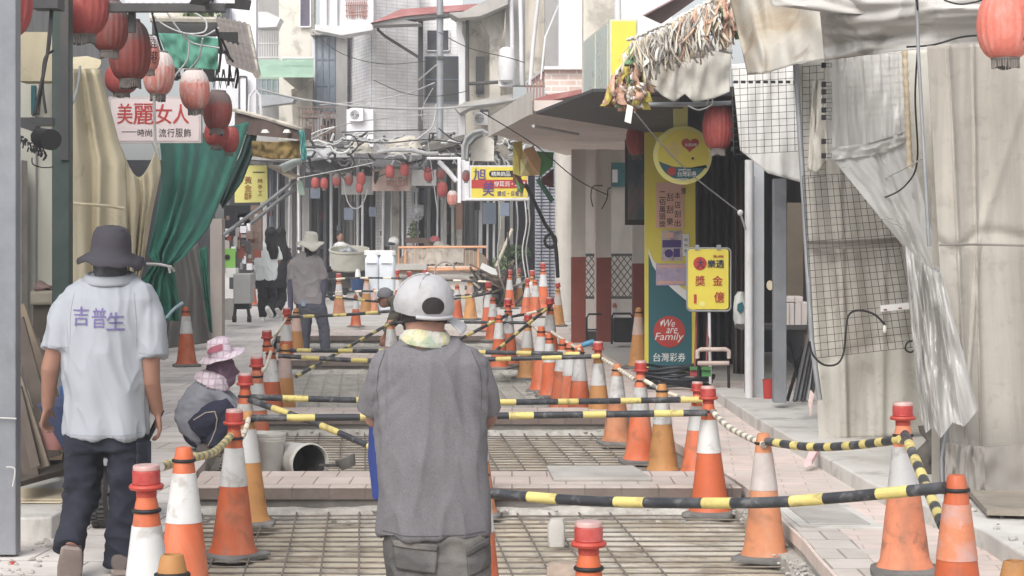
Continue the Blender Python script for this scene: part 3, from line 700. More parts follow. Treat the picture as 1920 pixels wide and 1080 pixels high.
# grey-cream house at the left of it
D = thing('concrete_house', 'cream concrete house with a tall blue window, left of the white tiled house', 'building', (-5, 50, 0))
wall(D, 523, -40, 588, 300, 51, plaster, .6); wall(D, 440, -40, 523, 300, 52, grey_wall, .6)
wall(D, 585, 55, 652, 300, 49.5, panel_lilac, .5); wall(D, 630, 60, 651, 300, 49.3, grey_wall, .19, 'pillar')
window(D, 592, 63, 628, 208, 49.4, frame_b, glass_b, 3, 3, 3); window(D, 562, -10, 582, 50, 50.9, panel_lilac, M('purple_glass', (92,84,104), .3, .2), 1, 1)
b = MB(); b.ppoly([(580, 56), (652, 50), (652, 60), (582, 66)], 49, .5); b.build('lintel', concrete, D)
b = MB(); b.ppoly([(530, 146), (580, 132), (584, 150), (560, 170), (546, 160)], 48.8, .8); b.ppoly([(546, 168), (585, 152), (586, 290), (552, 290), (548, 205)], 49, .7); b.build('bracket_column', plaster_old, D)
b = MB(); b.plate([P(474, 145, 47.6), P(588, 145, 47.6), P(588, 112, 48.6), P(484, 116, 48.6)], (0, .03, .05)); b.build('awning', green_aw, D)
b = MB(); b.tube([P(527, 114, 48), P(530, 109, 48), P(588, 109, 48)], .03, 6); b.build('rail', white_pipe, D)
window(D, 480, 148, 540, 190, 51.4, green_aw, glass_b, 6, 1, 1.6)
b = MB(); b.ppoly([(470, 176), (545, 180), (552, 186), (548, 192), (468, 202)], 47, .6); b.build('small_roof', steel, D)
b = MB()
for i in range(11): b.pbox(560 + i * 6.4, 202, 561.6 + i * 6.4, 264, 47.2, .03)
for y in (200, 218, 262): b.pbox(558, y, 630, y + 2.4, 47.16, .035)
b.build('balcony_rail', M('rust_rail', (120,100,92), .8, .2, 6, .2), D)
b = MB()
for i in range(26):
    x = rnd.uniform(560, 622); y = rnd.uniform(205, 255); MB().pbox(x, y, x + rnd.uniform(3, 14), y + rnd.uniform(2, 8), 47.4 + rnd.uniform(0, .3), .1).build('stored_item', brown_clutter, D)
wall(D, 604, 222, 628, 262, 48.6, dark_in, .2, 'doorway'); wall(D, 650, 205, 700, 275, 47.2, panel_lilac, .3, 'parapet')
b = MB()
for i in range(10): b.pbox(480 + i*4.6, 55, 481.2 + i*4.6, 108, 49, .03)
for y in (55, 80, 106): b.pbox(478, y, 526, y + 2.2, 48.96, .036)
b.ppoly([(470, 22), (500, 22), (526, 34), (518, 50), (480, 52)], 48.6, .7); b.build('roof_balcony', white_pipe, D)
# old stained facade right of the tiled house
O = thing('stained_house', 'old stained concrete house front with curved brackets, right of the white tiled house', 'building', (-.5, 46, 0))
wall(O, 862, 25, 962, 300, 47, plaster_old, .5)
b = MB(); b.ppoly([(842, 24), (868, 22), (935, -12), (952, -12), (952, 8), (900, 30), (860, 34)], 44.8, 1.4); b.build('eave', concrete, O)
b = MB(); b.ppoly([(857, 30), (868, 30), (866, 60), (872, 80), (872, 260), (861, 260), (860, 90), (855, 60)], 45.6, .6); b.build('pilaster', white_pipe, O)
b = MB(); b.ppoly([(895, 26), (948, 10), (945, 50), (938, 70), (938, 190), (918, 190), (918, 70)], 45.8, .5); b.build('pilaster', plaster, O)
wall(O, 892, 106, 907, 176, 46.9, glass_d, .06, 'shutter'); wall(O, 900, 205, 916, 235, 46.9, dark_door, .06, 'shutter')
MB().tube([P(876, 28, 45.5), P(877, 190, 45.5)], .04, 8).build('post', steel_d, O, smooth=60); b = MB(); b.tube([P(880, 157, 45.5), P(934, 154, 45.5)], .04, 8); b.build('post', steel_d, O, smooth=60)
b = MB(); b.ppoly([(852, 202), (870, 192), (960, 176), (962, 186), (880, 202), (862, 212)], 44.6, 1.2); b.build('ledge', concrete, O)
wall(O, 948, -30, 990, 160, 45.4, grey_wall, .5); b = MB()
for x in (958, 975, 1003): MB().tube([P(x, -20, 45), P(x + 2, 60, 45), P(x + 3, 160, 45)], .05, 8).build('downpipe', white_pipe, O, smooth=60)
b = MB(); b.lathe([(.01, 0), (.16, .05), (.2, .4), (.16, .75), (.08, .8)], P(950, 155, 44.4)); b.build('water_bag', white_pipe, O, smooth=60)
# dark arcade under those houses
A = thing('arcade', 'dark arcade of shop fronts and pillars across the far end of the street', 'arcade', (-3, 52, 0))
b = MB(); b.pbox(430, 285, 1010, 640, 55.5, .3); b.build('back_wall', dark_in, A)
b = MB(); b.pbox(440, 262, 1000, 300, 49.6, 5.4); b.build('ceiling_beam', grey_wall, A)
cab0 = M('black_pipe', (52,50,52), .6); redpaint0 = M('faded_maroon', (124,72,70), .8)
cols = [(566, 580, 'g'), (606, 612, 'd'), (618, 622, 'p'), (655, 666, 'g'), (668, 672, 'p'), (704, 718, 't'), (722, 732, 'g'), (736, 748, 'c'), (762, 772, 't'), (773, 784, 'w'),
        (800, 806, 'p'), (826, 832, 'p'), (846, 866, 'c'), (896, 904, 'p'), (912, 920, 'd'), (934, 946, 'c'), (956, 962, 'g'), (488, 500, 'g'), (512, 524, 'd'), (534, 548, 'g')]
cm = {'g': grey_wall, 'd': dark_door, 'p': white_pipe, 't': tile_w, 'c': plaster, 'w': tile_w}
for i in range(26):
    x = 486 + i * 19.4 + rnd.uniform(-6, 6); y0, y1 = rnd.uniform(296, 330), rnd.uniform(470, 560); MB().tube([P(x, y0, 50), P(x + rnd.uniform(-3, 3), y1, 50)], rnd.uniform(.015, .04), 6).build('thin_pipe', rnd.choice([white_pipe, steel_d, cab0, grey_wall]), A)
for i in range(30):
    x = rnd.uniform(490, 990); y = rnd.uniform(345, 500); w_, h_ = rnd.uniform(3, 10), rnd.uniform(5, 26); MB().pbox(x, y, x + w_, y + h_, rnd.uniform(50.6, 53.5), .15).build('hung_goods', rnd.choice([grey_wall, frame_b, brown_clutter, panel_lilac, dark_in, redpaint0]), A)
for x0, x1, k in cols: wall(A, x0, 296, x1, 566, 50.2 + rnd.uniform(0, 1.5), cm[k], .35, 'pillar')
for x0, x1, k in [(580, 604, dark_door), (634, 655, grey_wall), (672, 704, dark_door), (748, 762, grey_wall), (808, 826, dark_door), (866, 896, grey_wall), (920, 934, dark_door), (500, 512, frame_b), (548, 566, grey_wall)]:
    b = MB(); y = 300
    b.pbox(x0, 300, x1, 575, 54, .1)
    for i in range(3): x = lerp(x0, x1, (i + .5) / 3); b.pbox(x - 1, 300, x + 1, 570, 53.95, .05)
    b.build('shop_door', k, A)
for x0, y0, x1, y1, m in [(572, 325, 602, 352, glass_d), (640, 330, 700, 365, grey_wall), (780, 318, 830, 352, dark_door), (905, 380, 930, 420, frame_b), (582, 352, 600, 372, frame_b), (645, 390, 662, 412, frame_b), (692, 388, 706, 406, frame_b)]:
    wall(A, x0, y0, x1, y1, 49.4 + rnd.uniform(0, .3), m, .12, 'shop_box')
s_ = MB(); s_.pbox(698, 318, 769, 358, 48.9, .12); t = tag(s_.build('shop_sign', M('worn_pink_sign', (190,160,146), .7, .15, 3, .1, stain=(150,92,74), sa=.8, sscale=1.5)), 'worn pinkish shop sign hanging between two lanterns at the far arcade', 'sign')
b = MB(); b.ppoly([(702, 322), (711, 321), (709, 335), (703, 346), (701, 338)], 48.88, .02); b.build('dark_mark', dark_in, t)
b = MB(); row(b, '商行服飾', 724, 332, 766, 350, 48.895, thick=.004); b.build('lettering', M('faded_red', (160,84,70), .8), t)
t = tag(MB().pbox(772, 318, 818, 348, 48.7, .1).build('shop_sign', grey_wall), 'small grey blank sign box right of the pinkish shop sign', 'sign')
t = tag(MB().pbox(855, 372, 867, 430, 49.4, .05).build('couplet_board', M('brown_board', (122,84,64), .7, .2, 4)), 'narrow brown vertical board on the pale pillar under the far lanterns', 'sign')
# ------------------------------------------------------------------ grey service pole, cable tangle and conduits in front of the far houses
b = MB(); b.tube([P(825, -40, 43.5), P(825, 260, 43.5)], .075, 10)
t = tag(b.build('utility_pole', steel, smooth=60), 'tall grey utility pole before the dark windows of the tiled house', 'pole')
b = MB(); b.pbox(818, 28, 833, 32, 43.35, .3); b.pbox(820, 105, 832, 110, 43.35, .3); b.build('clamp', steel_d, t)
cab_g = M('grey_cable', (150,150,150), .6, .2, 6, .1); cab_w = M('white_cable', (188,188,186), .5, .1, 5, .1); cab_k = M('black_cable', (46,45,47), .6, .2, 6, .1)
def wire(pix, Ya, Yb, r, mat, label, sag=0, name='cable', cat='cable', group=None, seg=6, par=None):
    n = len(pix); P3 = [P(q[0], q[1], lerp(Ya, Yb, i / (n - 1))) for i, q in enumerate(pix)]; fine = []
    for i in range(n - 1):
        p0 = P3[max(i-1, 0)]; p1 = P3[i]; p2 = P3[i+1]; p3 = P3[min(i+2, n-1)]
        for k in range(8):
            t = k / 8; fine.append(.5 * ((2*p1) + (p2-p0)*t + (2*p0-5*p1+4*p2-p3)*t*t + (3*p1-p0-3*p2+p3)*t**3))
    fine.append(P3[-1]); b = MB(); b.tube(fine, r, seg); o = b.build(name, mat, par, smooth=60)
    return tag(o, label, cat, group) if label else o
WG = 'cables strung across the far end'
wire([(480, 165), (560, 185), (700, 202), (840, 202), (950, 190), (985, 180)], 40, 40, .022, cab_g, 'long grey cable sagging across the whole white tiled front', group=WG)
wire([(600, 197), (680, 190), (760, 176), (815, 155)], 44, 43, .014, cab_g, 'thin grey cable rising to the utility pole over the tiled wall', group=WG)
wire([(785, 150), (818, 122)], 45, 43.6, .02, cab_w, 'short white twin cable on the utility pole', group=WG)
wire([(575, 265), (640, 235), (720, 222), (800, 215)], 43, 43, .012, cab_g, 'thin grey cable low over the parapet of the tiled wall', group=WG)
wire([(570, 258), (600, 245), (628, 238)], 44, 44, .018, cab_w, 'short white cable in front of the rusty balcony', group=WG)
wire([(640, 248), (720, 245), (800, 243)], 44, 44, .014, cab_k, 'thin dark cable just above the cable tangle', group=WG)
wire([(560, 334), (640, 318), (700, 305)], 42, 42, .009, cab_w, 'white rope stretched above the row of far lanterns', group=WG)
wire([(643, 330), (650, 372), (662, 390), (678, 385), (690, 355)], 46, 46, .018, cab_w, 'white cable hanging in a deep loop under the far lanterns', group=WG)
wire([(820, 395), (800, 250), (790, 210), (812, 165)], 44.5, 44.5, .012, cab_g, 'thin grey drop cable beside the utility pole', group=WG)
wire([(770, 270), (790, 255), (812, 235), (818, 195)], 44, 44, .02, cab_w, 'thick pale cable bundle climbing to the utility pole', group=WG)
b = MB()                                            # the tangle itself cannot be counted
for i in range(95):
    x = rnd.uniform(565, 880); y = rnd.uniform(262, 300); pts = []; a = rnd.uniform(-.6, .6); Y = rnd.uniform(44.5, 46.5)
    for k in range(7):
        pts.append(P(x, y, Y)); x += 9 * math.cos(a); y = min(318, max(250, y + 9 * math.sin(a))); a += rnd.uniform(-1, 1)
    b.cur = rnd.choice([0, 0, 1, 1, 2]); b.tube(pts, rnd.uniform(.012, .035), 5)
b.cur = 0
for i in range(60):
    x = rnd.uniform(870, 1000); y = rnd.uniform(262, 300); pts = []; a = rnd.uniform(-1.5, 1.5); Y = rnd.uniform(40, 42)
    for k in range(6):
        pts.append(P(x, y, Y)); x += 6 * math.cos(a); y = min(315, max(255, y + 6 * math.sin(a))); a += rnd.uniform(-1, 1)
    b.cur = rnd.choice([0, 1, 2, 2]); b.tube(pts, rnd.uniform(.01, .025), 5)
o = b.build('cable_tangle', [cab_g, cab_k, cab_w], smooth=60); tag(o, 'tangle of grey and white cables bunched along the far arcade beam', 'cable'); o['kind'] = 'stuff'
t = tag(MB().tube([P(708, 286, 44), P(735, 281, 44), P(775, 282, 44), P(800, 288, 44), P(822, 288, 44)], .05, 10).build('conduit', cab_g, smooth=60), 'fat white pipe lying along the middle of the cable tangle', 'pipe')
t = tag(MB().tube([P(822, 303, 44), P(838, 318, 44), P(856, 340, 44)], .055, 10).build('conduit', white_pipe, smooth=60), 'white pipe slanting down right beside the far lanterns', 'pipe')
t = tag(MB().tube([P(800, 297, 43.8), P(880, 297, 43.8)], .03, 8).build('rail', white_pipe, smooth=60), 'thin white horizontal rail at the right end of the cable tangle', 'rail')
for i, (pts, Y, r) in enumerate((([(470, 300), (560, 306), (640, 296), (760, 300)], 43, .012), ([(640, 262), (720, 268), (800, 262), (868, 270)], 43.5, .014), ([(700, 150), (760, 175), (822, 180), (880, 170)], 43, .009), ([(586, 60), (640, 100), (720, 120), (822, 112)], 43.2, .008), ([(822, 60), (880, 90), (960, 110), (1020, 130)], 40, .009), ([(822, 240), (850, 262), (880, 270), (930, 290)], 42, .014), ([(560, 300), (600, 330), (620, 312), (650, 340)], 44, .012), ([(690, 300), (710, 330), (740, 312)], 45, .012), ([(780, 300), (800, 322), (830, 310), (850, 335)], 44, .012))): wire(pts, Y, Y, r, cab_k, 'thin black cable in the web of lines before the far houses', group='web of black cables')
for x, y, Y, lab in ((902, 222, 46.4, 'white air conditioner under the small shutter of the stained house'), (948, 150, 44.6, 'white air conditioner hung beside the round downpipes'), (668, 215, 47, 'white air conditioner low on the side of the tiled house')):
    b = MB(); b.pbox(x - 13, y - 12, x + 13, y + 12, Y, .3); t = tag(b.build('air_conditioner', panel_lilac, bevel=.01), lab, 'air conditioner'); g_ = MB(); c = P(x - 3, y, Y - .01)
    for rr in (.10, .07, .04): g_.tube([c + Vector((rr * math.cos(a), 0, rr * math.sin(a))) for a in [6.2832 * i / 20 for i in range(21)]], .006, 4)
    g_.tube([c + Vector((-.1, 0, 0)), c + Vector((.1, 0, 0))], .006, 4); g_.build('fan_grille', steel_d, t)
# rags and tarpaulin scraps on the far roof edge
def heap(pix, Y, d, mat, label, cat, name, seed=0, par=None, n=18):
    xs = [p[0] for p in pix]; b = MB()
    def top(x):
        for (a, y0), (c, y1) in zip(pix, pix[1:]):
            if a <= x <= c: return lerp(y0, y1, (x - a) / max(c - a, 1e-6))
        return pix[-1][1]
    x0, x1 = xs[0], xs[-1]; base = max(p[1] for p in pix) + 3
    def fn(u, v):
        x = lerp(x0, x1, u); y = lerp(top(x), base, abs(2 * v - 1) ** 1.5); q = P(x, y, Y + d * (v - .5) * (.4 + .6 * math.sin(math.pi * min(max(u, .02), .98)))); return q + Vector((0, 0, (base - y) / F * Y * .25 * nz(q * 2.5 + Vector((seed, 0, 0)))))
    b.grid(fn, n * 2, n); o = b.build(name, mat, par, smooth=70)
    return tag(o, label, cat) if label else o
heap([(568, 290), (580, 278), (610, 272), (640, 280), (660, 292)], 45.5, .7, M('pale_sheet', (168,170,172), .5, .1, 3, .5, 9), 'crumpled pale plastic sheet on the far roof edge under the rusty balcony', 'plastic sheet', 'plastic_sheet', 1)
heap([(655, 282), (668, 262), (690, 268), (700, 284)], 45.2, 1, plaster_old, 'small brown rag bundle on the far roof edge', 'rag', 'rag_bundle', 2)
heap([(718, 283), (730, 262), (780, 258), (800, 284)], 45, 1, plaster_old, 'grey brown cloth heap lying above the fat white pipe', 'cloth', 'cloth_heap', 3)
heap([(790, 284), (805, 262), (840, 250), (866, 262), (880, 282)], 45.4, 1.4, concrete_dark, 'dark rubble heap with weeds beside the utility pole', 'rubble', 'rubble_heap', 4)
b = MB(); b.ppoly([(790, 275), (870, 252), (874, 258), (850, 274), (800, 284)], 44.6, .9); tag(b.build('sheet_roof', concrete_dark), 'short slanting sheet roof at the right of the cable tangle', 'roof')
for i, (x0, x1, y0, y1, Y, lab) in enumerate(((574, 662, 290, 322, 46.0, 'dark ribbed awning front above the left far lanterns'), (664, 768, 288, 312, 46.4, 'dark ribbed awning front above the pinkish shop sign'), (770, 858, 291, 316, 46.2, 'dark ribbed awning front right of the pinkish shop sign'))):
    b = MB(); n_ = int((x1 - x0) / 4)
    for k in range(n_): xa = lerp(x0, x1, k / n_); b.plate([P(xa, y1 + 3 * nz((xa, i, 1)), Y - .5 - .03 * (k % 2)), P(xa + (x1 - x0) / n_, y1 + 3 * nz((xa + 4, i, 1)), Y - .5 - .03 * (k % 2)), P(xa + (x1 - x0) / n_, y0, Y), P(xa, y0, Y)], (0, .04, 0))
    tag(b.build('ribbed_awning', M('dark_awning', (104,102,104), .8, .2, 4, .2, stain=(70,68,68), sa=.7, sscale=1.6)), lab, 'awning')
b = MB(); b.pbox(600, 283, 650, 325, 46.2, .5); b.pbox(590, 305, 604, 322, 46.4, .4); tag(b.build('roller_box', grey_wall), 'grey box awning cover hung behind the far lanterns', 'box')
# grey arched porch and white post near the yellow red sign
b = MB()
for dy in (0, .5, 1.0, 1.5): b.tube([P(x, y, 39 + dy) for x, y in ((868, 300), (868, 276), (874, 258), (886, 248), (904, 244), (914, 250))], .035, 8)
b.ppoly([(870, 298), (870, 276), (876, 260), (888, 250), (904, 246), (904, 250), (890, 258), (878, 272), (876, 298)], 39.05, 1.4)
t = tag(b.build('arched_awning', M('arch_grey', (150,152,152), .6, .15, 5, .1, stain=(110,108,104), sa=.5)), 'white arched awning frame above the yellow and red shop sign', 'awning')
b = MB(); b.ppoly([(882, 300), (884, 274), (896, 260), (915, 254), (926, 262), (926, 302)], 39.6, .4); b.build('back_panel', plaster, t)
b = MB(); b.pbox(858, 297, 864, 380, 41, .12); b.pbox(864, 297, 880, 376, 41.1, .5); tag(b.build('white_cabinet', panel_lilac), 'white upright box holding a lantern, left of the yellow and red sign', 'cabinet')
# ------------------------------------------------------------------ right side: arcade house with the red-footed pillars
redpaint = M('red_oxide_paint', (140,62,50), .7, .1, 4, .1, 40, stain=(112,56,48), sa=.5, sscale=2, streak=2)
beige_wall = M('beige_wall', (196,188,178), .8, .08, 2, .15, 40, stain=(160,150,140), sa=.5, streak=3)
soffit = M('soffit_paint', (206,192,184), .85, .05, 1.5, .05, 30, stain=(170,156,148), sa=.5)
rbrick = bricks('balcony_brick', (206,176,160), (190,156,140), (226,220,214), .22, .075, ms=.012, axes='xz', stain=(226,222,218), sa=.5)
RA = thing('arcade_house', 'pale right-hand house with a flat arcade ceiling, brick balcony and red-footed pillars', 'building', (1.5, 28, 0))
b = MB(); b.prism([(.24, 22), (-.27, 27.2), (.96, 35), (2.0, 33), (4, 22)], 2.98, 3.1); b.build('ceiling', soffit, RA)
b = MB(); b.prism([(.23, 21.97), (-.30, 27.2), (-.33, 27.2), (.2, 21.94)], 2.94, 3.2); b.build('fascia', beige_wall, RA)
b = MB(); b.plate([P(1005, 214, 21.6), P(1112, 172, 18.9), P(1270, 172, 18.9), P(1300, 262, 24)], (0, 0, .03)); b.build('sheet_roof', steel_d, RA)
b = MB(); b.tube([P(1000, 236, 22.2), P(1084, 252, 23.6)], .02, 6); b.build('lamp_bar', white_pipe, RA)
b = MB(); b.ppoly([(950, 205), (1025, 178), (1098, 166), (1098, 173), (1028, 190), (955, 213)], 25.4, 2.5); b.build('balcony_slab', red_roof, RA)
b = MB(); b.pbox(1022, 128, 1096, 177, 25.6, .15); b.build('balcony_wall', rbrick, RA)
b = MB(); b.ppoly([(1020, 124), (1098, 124), (1098, 130), (1020, 130)], 25.5, .3); b.plate([P(1022, 126, 25.6), P(985, 154, 29), P(985, 158, 29), P(1022, 131, 25.6)], (.12, .1, 0)); b.build('coping', white_pipe, RA)
b = MB()
for i in range(6):
    t = (i + .5) / 6; b.plate([P(lerp(1020, 985, t), lerp(132, 160, t), lerp(25.8, 29, t)), P(lerp(1020, 985, t) + 2.5, lerp(132, 160, t), lerp(25.8, 29, t)), P(lerp(1020, 985, t) + 2.5, lerp(180, 192, t), lerp(25.8, 29, t)), P(lerp(1020, 985, t), lerp(180, 192, t), lerp(25.8, 29, t))], (0, .06, 0))
b.build('balusters', M('baluster', (176,120,110), .8), RA)
wall(RA, 1048, -40, 1098, 126, 27, panel_lilac, .5, 'upper_wall'); wall(RA, 1022, -40, 1048, 126, 28, grey_wall, .4, 'upper_wall'); wall(RA, 1094, -40, 1152, 200, 24, plaster, .5, 'upper_wall')
wall(RA, 1150, -40, 1260, 180, 25, panel_lilac, .4, 'upper_wall'); b = MB(); b.tube([P(1158, -30, 23.8), P(1159, 60, 23.8), P(1160, 170, 23.8)], .04, 8); b.build('downpipe', white_pipe, RA, smooth=60)
wall(RA, 985, -40, 1024, 160, 29.5, plaster_old, .4, 'upper_wall'); b = MB(); b.tube([P(1012, -30, 28), P(1000, 80, 28), P(994, 160, 28)], .03, 8); MB().tube([P(1048, 8, 26.5), P(1022, 70, 26.5), P(1014, 150, 26)], .012, 6).build('drop_cable', white_pipe, RA, smooth=60); b.build('downpipe', white_pipe, RA, smooth=60)
b = MB(); b.plate([P(1208, 30, 20.5), P(1286, -12, 20.5), P(1320, -12, 22), P(1240, 45, 22)], (0, .3, .04)); b.build('tin_eave', M('rust_tin', (128,96,90), .8, .2, 5, .2), RA)
for x0, x1, y in [(1072, 1098, 482), (1119, 1146, 483), (1187, 1209, 494)]:
    Y = 29; b = MB(); b.pbox(x0, 280, x1, y, Y, .24); c = b.build('pillar', beige_wall, RA)
    b = MB(); b.pbox(x0 - .4, y, x1 + .4, 643, Y - .006, .25); b.build('painted_foot', redpaint, c)
b = MB(); b.tube([P(1116.5, 285, 28.8), P(1116.5, 642, 28.8)], .014, 8); b.build('thin_pipe', M('pink_pipe', (216,190,184), .5), RA, smooth=60)
b = MB(); b.pbox(1085, 270, 1215, 640, 32.6, .2); b.build('back_wall', beige_wall, RA)
b = MB(); b.pbox(1141, 305, 1173, 350, 32.5, .08); b.build('window', M('teal_window', (56,120,124), .3, .2, 3, 0), RA)
b = MB(); b.pbox(1148, 318, 1158, 342, 32.46, .03); b.build('notice', panel_lilac, RA)
b = MB()
for i in range(-8, 15):
    for sgn in (1, -1):
        pts = []
        for k in range(41):
            t = k / 40; y = lerp(480, 556, t); x = 1097 + i * 12.2 + sgn * (t - .5) * 76 * .75
            if 1096 < x < 1188: pts.append(P(x, y, 32.2))
        if len(pts) > 1: b.tube(pts, .011, 4)
for y in (478, 558): b.pbox(1095, y - 2.5, 1189, y + 2.5, 32.15, .06)
b.build('lattice_grille', steel_d, RA)
b = MB(); b.tube([P(1058, 285, 35.8), P(1058, 602, 35.8)], .17, 20)
tag(b.build('pillar', M('smooth_pillar', (188,182,172), .8, .08, 2, .1, 40, stain=(150,142,130), sa=.6, streak=4), smooth=60), 'thick round beige pillar left of the red-footed pillars', 'pillar')
b = MB(); b.pbox(1003, 290, 1046, 576, 44, .05)
for i in range(46): y = lerp(296, 570, i / 45); b.pbox(1003, y, 1046, y + 3.6, 43.95, .05)
t = tag(b.build('roller_shutter', M('shutter_grey', (150,152,164), .6, .1, 4, .05, stain=(112,110,116), sa=.4)), 'grey roller shutter beside the thick round pillar', 'shutter')
b = MB(); b.pbox(1014, 300, 1015.6, 570, 43.88, .04); b.pbox(1030, 300, 1031.6, 570, 43.88, .04); b.build('guide_rail', cab_k, t)
# machines under the arcade
t = thing('generator', 'black boxy machine in a bent tube frame under the arcade', 'machine', (1.6, 27.5, .012))
b = MB(); b.pbox(1151, 597, 1187, 642, 27.6, .3); b.build('engine_box', dark_in, t, bevel=.02)
b = MB(); b.tube([P(1147, 645, 27.5), P(1147, 595, 27.5), P(1150, 588, 27.5), P(1182, 588, 27.5), P(1186, 594, 27.5), P(1186, 645, 27.5)], .016, 8); b.build('frame', MBLK, t, smooth=60)
t = thing('hand_cart', 'black hand cart frame standing behind the second red-footed pillar', 'cart', (1.15, 27.8, .012))
b = MB(); b.tube([P(1100, 640, 27.8), P(1100, 596, 27.8), P(1104, 589, 27.8), P(1128, 589, 27.8)], .015, 8); b.tube([P(1100, 618, 27.8), P(1120, 618, 27.8)], .012, 6); b.build('frame', MBLK, t, smooth=60)
b = MB(); b.pbox(1101, 622, 1118, 640, 27.9, .2); b.build('basket', steel_d, t)
# ------------------------------------------------------------------ signs on the right
SY = M('sign_yellow', (226,206,52), .45, .05, 2, .03, 40, stain=(206,186,64), sa=.4, sscale=1.4)
SYL = M('sign_pale_yellow', (232,224,120), .5, .06, 2, .03, 40)
STE = M('sign_teal', (38,100,112), .45, .06, 2, .03)
SWH = M('sign_white', (230,230,226), .5, .04, 3, .03); SRED = M('sign_red', (196,52,46), .45, .06, 3, .03); SDR = M('ink_dark_red', (150,40,40), .6, .05); SINK = M('ink_black', (40,34,36), .6, .05); SPUR = M('ink_purple', (84,60,140), .6, .1, 9, 0); SNAV = M('ink_navy', (44,46,84), .6, .05)
SPK = M('paper_pink', (226,170,146), .8, .05, 3, .05, 40)
t = thing('box_sign', 'boxy projecting sign with one bright yellow face and a pale greenish side', 'sign', (1.0, 19.5, 2.9))
b = MB(); b.prism([(.965, 19.5), (1.245, 19.5), (1.08, 21.8), (.79, 21.8)], 2.93, 3.735); b.build('casing', M('sign_side', (196,198,172), .4, .08, 2, .02, 40, stain=(214,210,196), sa=.6), t)
b = MB(); b.box((.985, 19.485, 2.95), (1.225, 19.497, 3.715)); b.build('yellow_face', SY, t)
b = MB(); u = Vector((.79 - .965, 2.3, 0)); nrm = Vector((-.012, -.001, 0))
for s0, s1 in ((.05, .45), (.5, .95)):
    b.plate([Vector((.965, 19.5, 2.97)) + u * s0, Vector((.965, 19.5, 2.97)) + u * s1, Vector((.965, 19.5, 3.7)) + u * s1, Vector((.965, 19.5, 3.7)) + u * s0], nrm)
b.build('side_panel', M('sign_side_panel', (176,186,178), .3, .08, 2, .02, stain=(200,192,150), sa=.6), t)
Yb = 22.8
t = thing('lottery_banner', 'tall yellow and teal lottery shop banner board standing at the arcade edge', 'banner', (1.82, Yb, 0))
b = MB(); b.pbox(1209, 248, 1304, 704, Yb, .07); b.build('board', SY, t)
b = MB(); pts = [(1216, 476)] + [(lerp(1216, 1297, i / 10), 476 + 95 * (i / 10) ** .62) for i in range(1, 11)] + [(1297, 694), (1216, 694)]; b.ppoly(pts, Yb - .006, .005); b.build('teal_field', STE, t)
b = MB(); up = [(lerp(1216, 1297, i / 10), 466 + 86 * (i / 10) ** .62) for i in range(11)]; lo = [(lerp(1216, 1297, i / 10), 476 + 95 * (i / 10) ** .62) for i in range(11)]; b.ppoly(up + lo[::-1], Yb - .009, .004); b.build('white_swoosh', SWH, t)
def disc(cx, cy, r, Y, n=40, d=.006, sx=1): return MB().ppoly([(cx + sx * r * math.cos(2*math.pi*i/n), cy + r * math.sin(2*math.pi*i/n)) for i in range(n)], Y, d)
r_ = disc(1255, 622, 29.5, Yb - .012).build('red_ball', SRED, t)
b = MB(); write(b, 'We', 1243, 599, 1266, 613, Yb - .016, shear=.25); write(b, 'are', 1250, 615, 1270, 625, Yb - .016, shear=.25); write(b, 'Family', 1229, 624, 1281, 642, Yb - .016, shear=.25); row(b, '台灣彩券', 1224, 662, 1286, 678, Yb - .012, bold=.012)
b.ppoly([(1238, 604), (1245, 599), (1243, 606), (1239, 612)], Yb - .016, .003); b.build('lettering', SWH, t)
b = MB(); b.pbox(1230, 342, 1283, 428, Yb - .012, .01); pp = b.build('pink_poster', SPK, t)
b = MB(); column(b, '本店刮出', 1265, 358, 1276, 427, Yb - .016, gap=.25); column(b, '刮刮樂', 1250, 358, 1262, 427, Yb - .016, gap=.35); column(b, '二佰萬頭獎', 1236, 358, 1248, 427, Yb - .016); write(b, '賀', 1277, 352, 1286, 364, Yb - .018); b.build('lettering', SINK, pp)
b = MB(); b.pbox(1240, 432, 1280, 489, Yb - .012, .008); pp = b.build('small_poster', M('paper_lilac', (196,180,176), .8, .2, 14, .03, stain=(112,90,130), sa=.9, sscale=12), t)
b = MB(); b.pbox(1242, 450, 1277, 464, Yb - .015, .003); b.build('printed_band', SPUR, pp); b = MB(); b.pbox(1246, 436, 1262, 446, Yb - .015, .003); b.build('printed_block', SPK, pp)
b = disc(1254, 475, 8, Yb - .015, 20, .003); b.pbox(1263, 466, 1275, 482, Yb - .015, .003); b.build('printed_block', SPUR, pp)
b = MB(); b.pbox(1230, 494, 1288, 535, Yb - .0125, .008); pp = b.build('small_poster', M('paper_mauve', (176,160,196), .8, .15, 14, .03, stain=(206,180,190), sa=.9, sscale=10), t)
b = MB(); b.pbox(1233, 497, 1285, 502, Yb - .0155, .003); b.pbox(1233, 527, 1285, 532, Yb - .0155, .003); b.build('printed_band', SPK, pp)
b = MB(); b.pbox(1280, 439, 1292, 480, Yb - .0145, .008); pp = b.build('paper_slip', SWH, t); b = MB(); column(b, '刮中獎', 1283, 444, 1289, 476, Yb - .018, gap=.5); b.build('lettering', SNAV, pp)
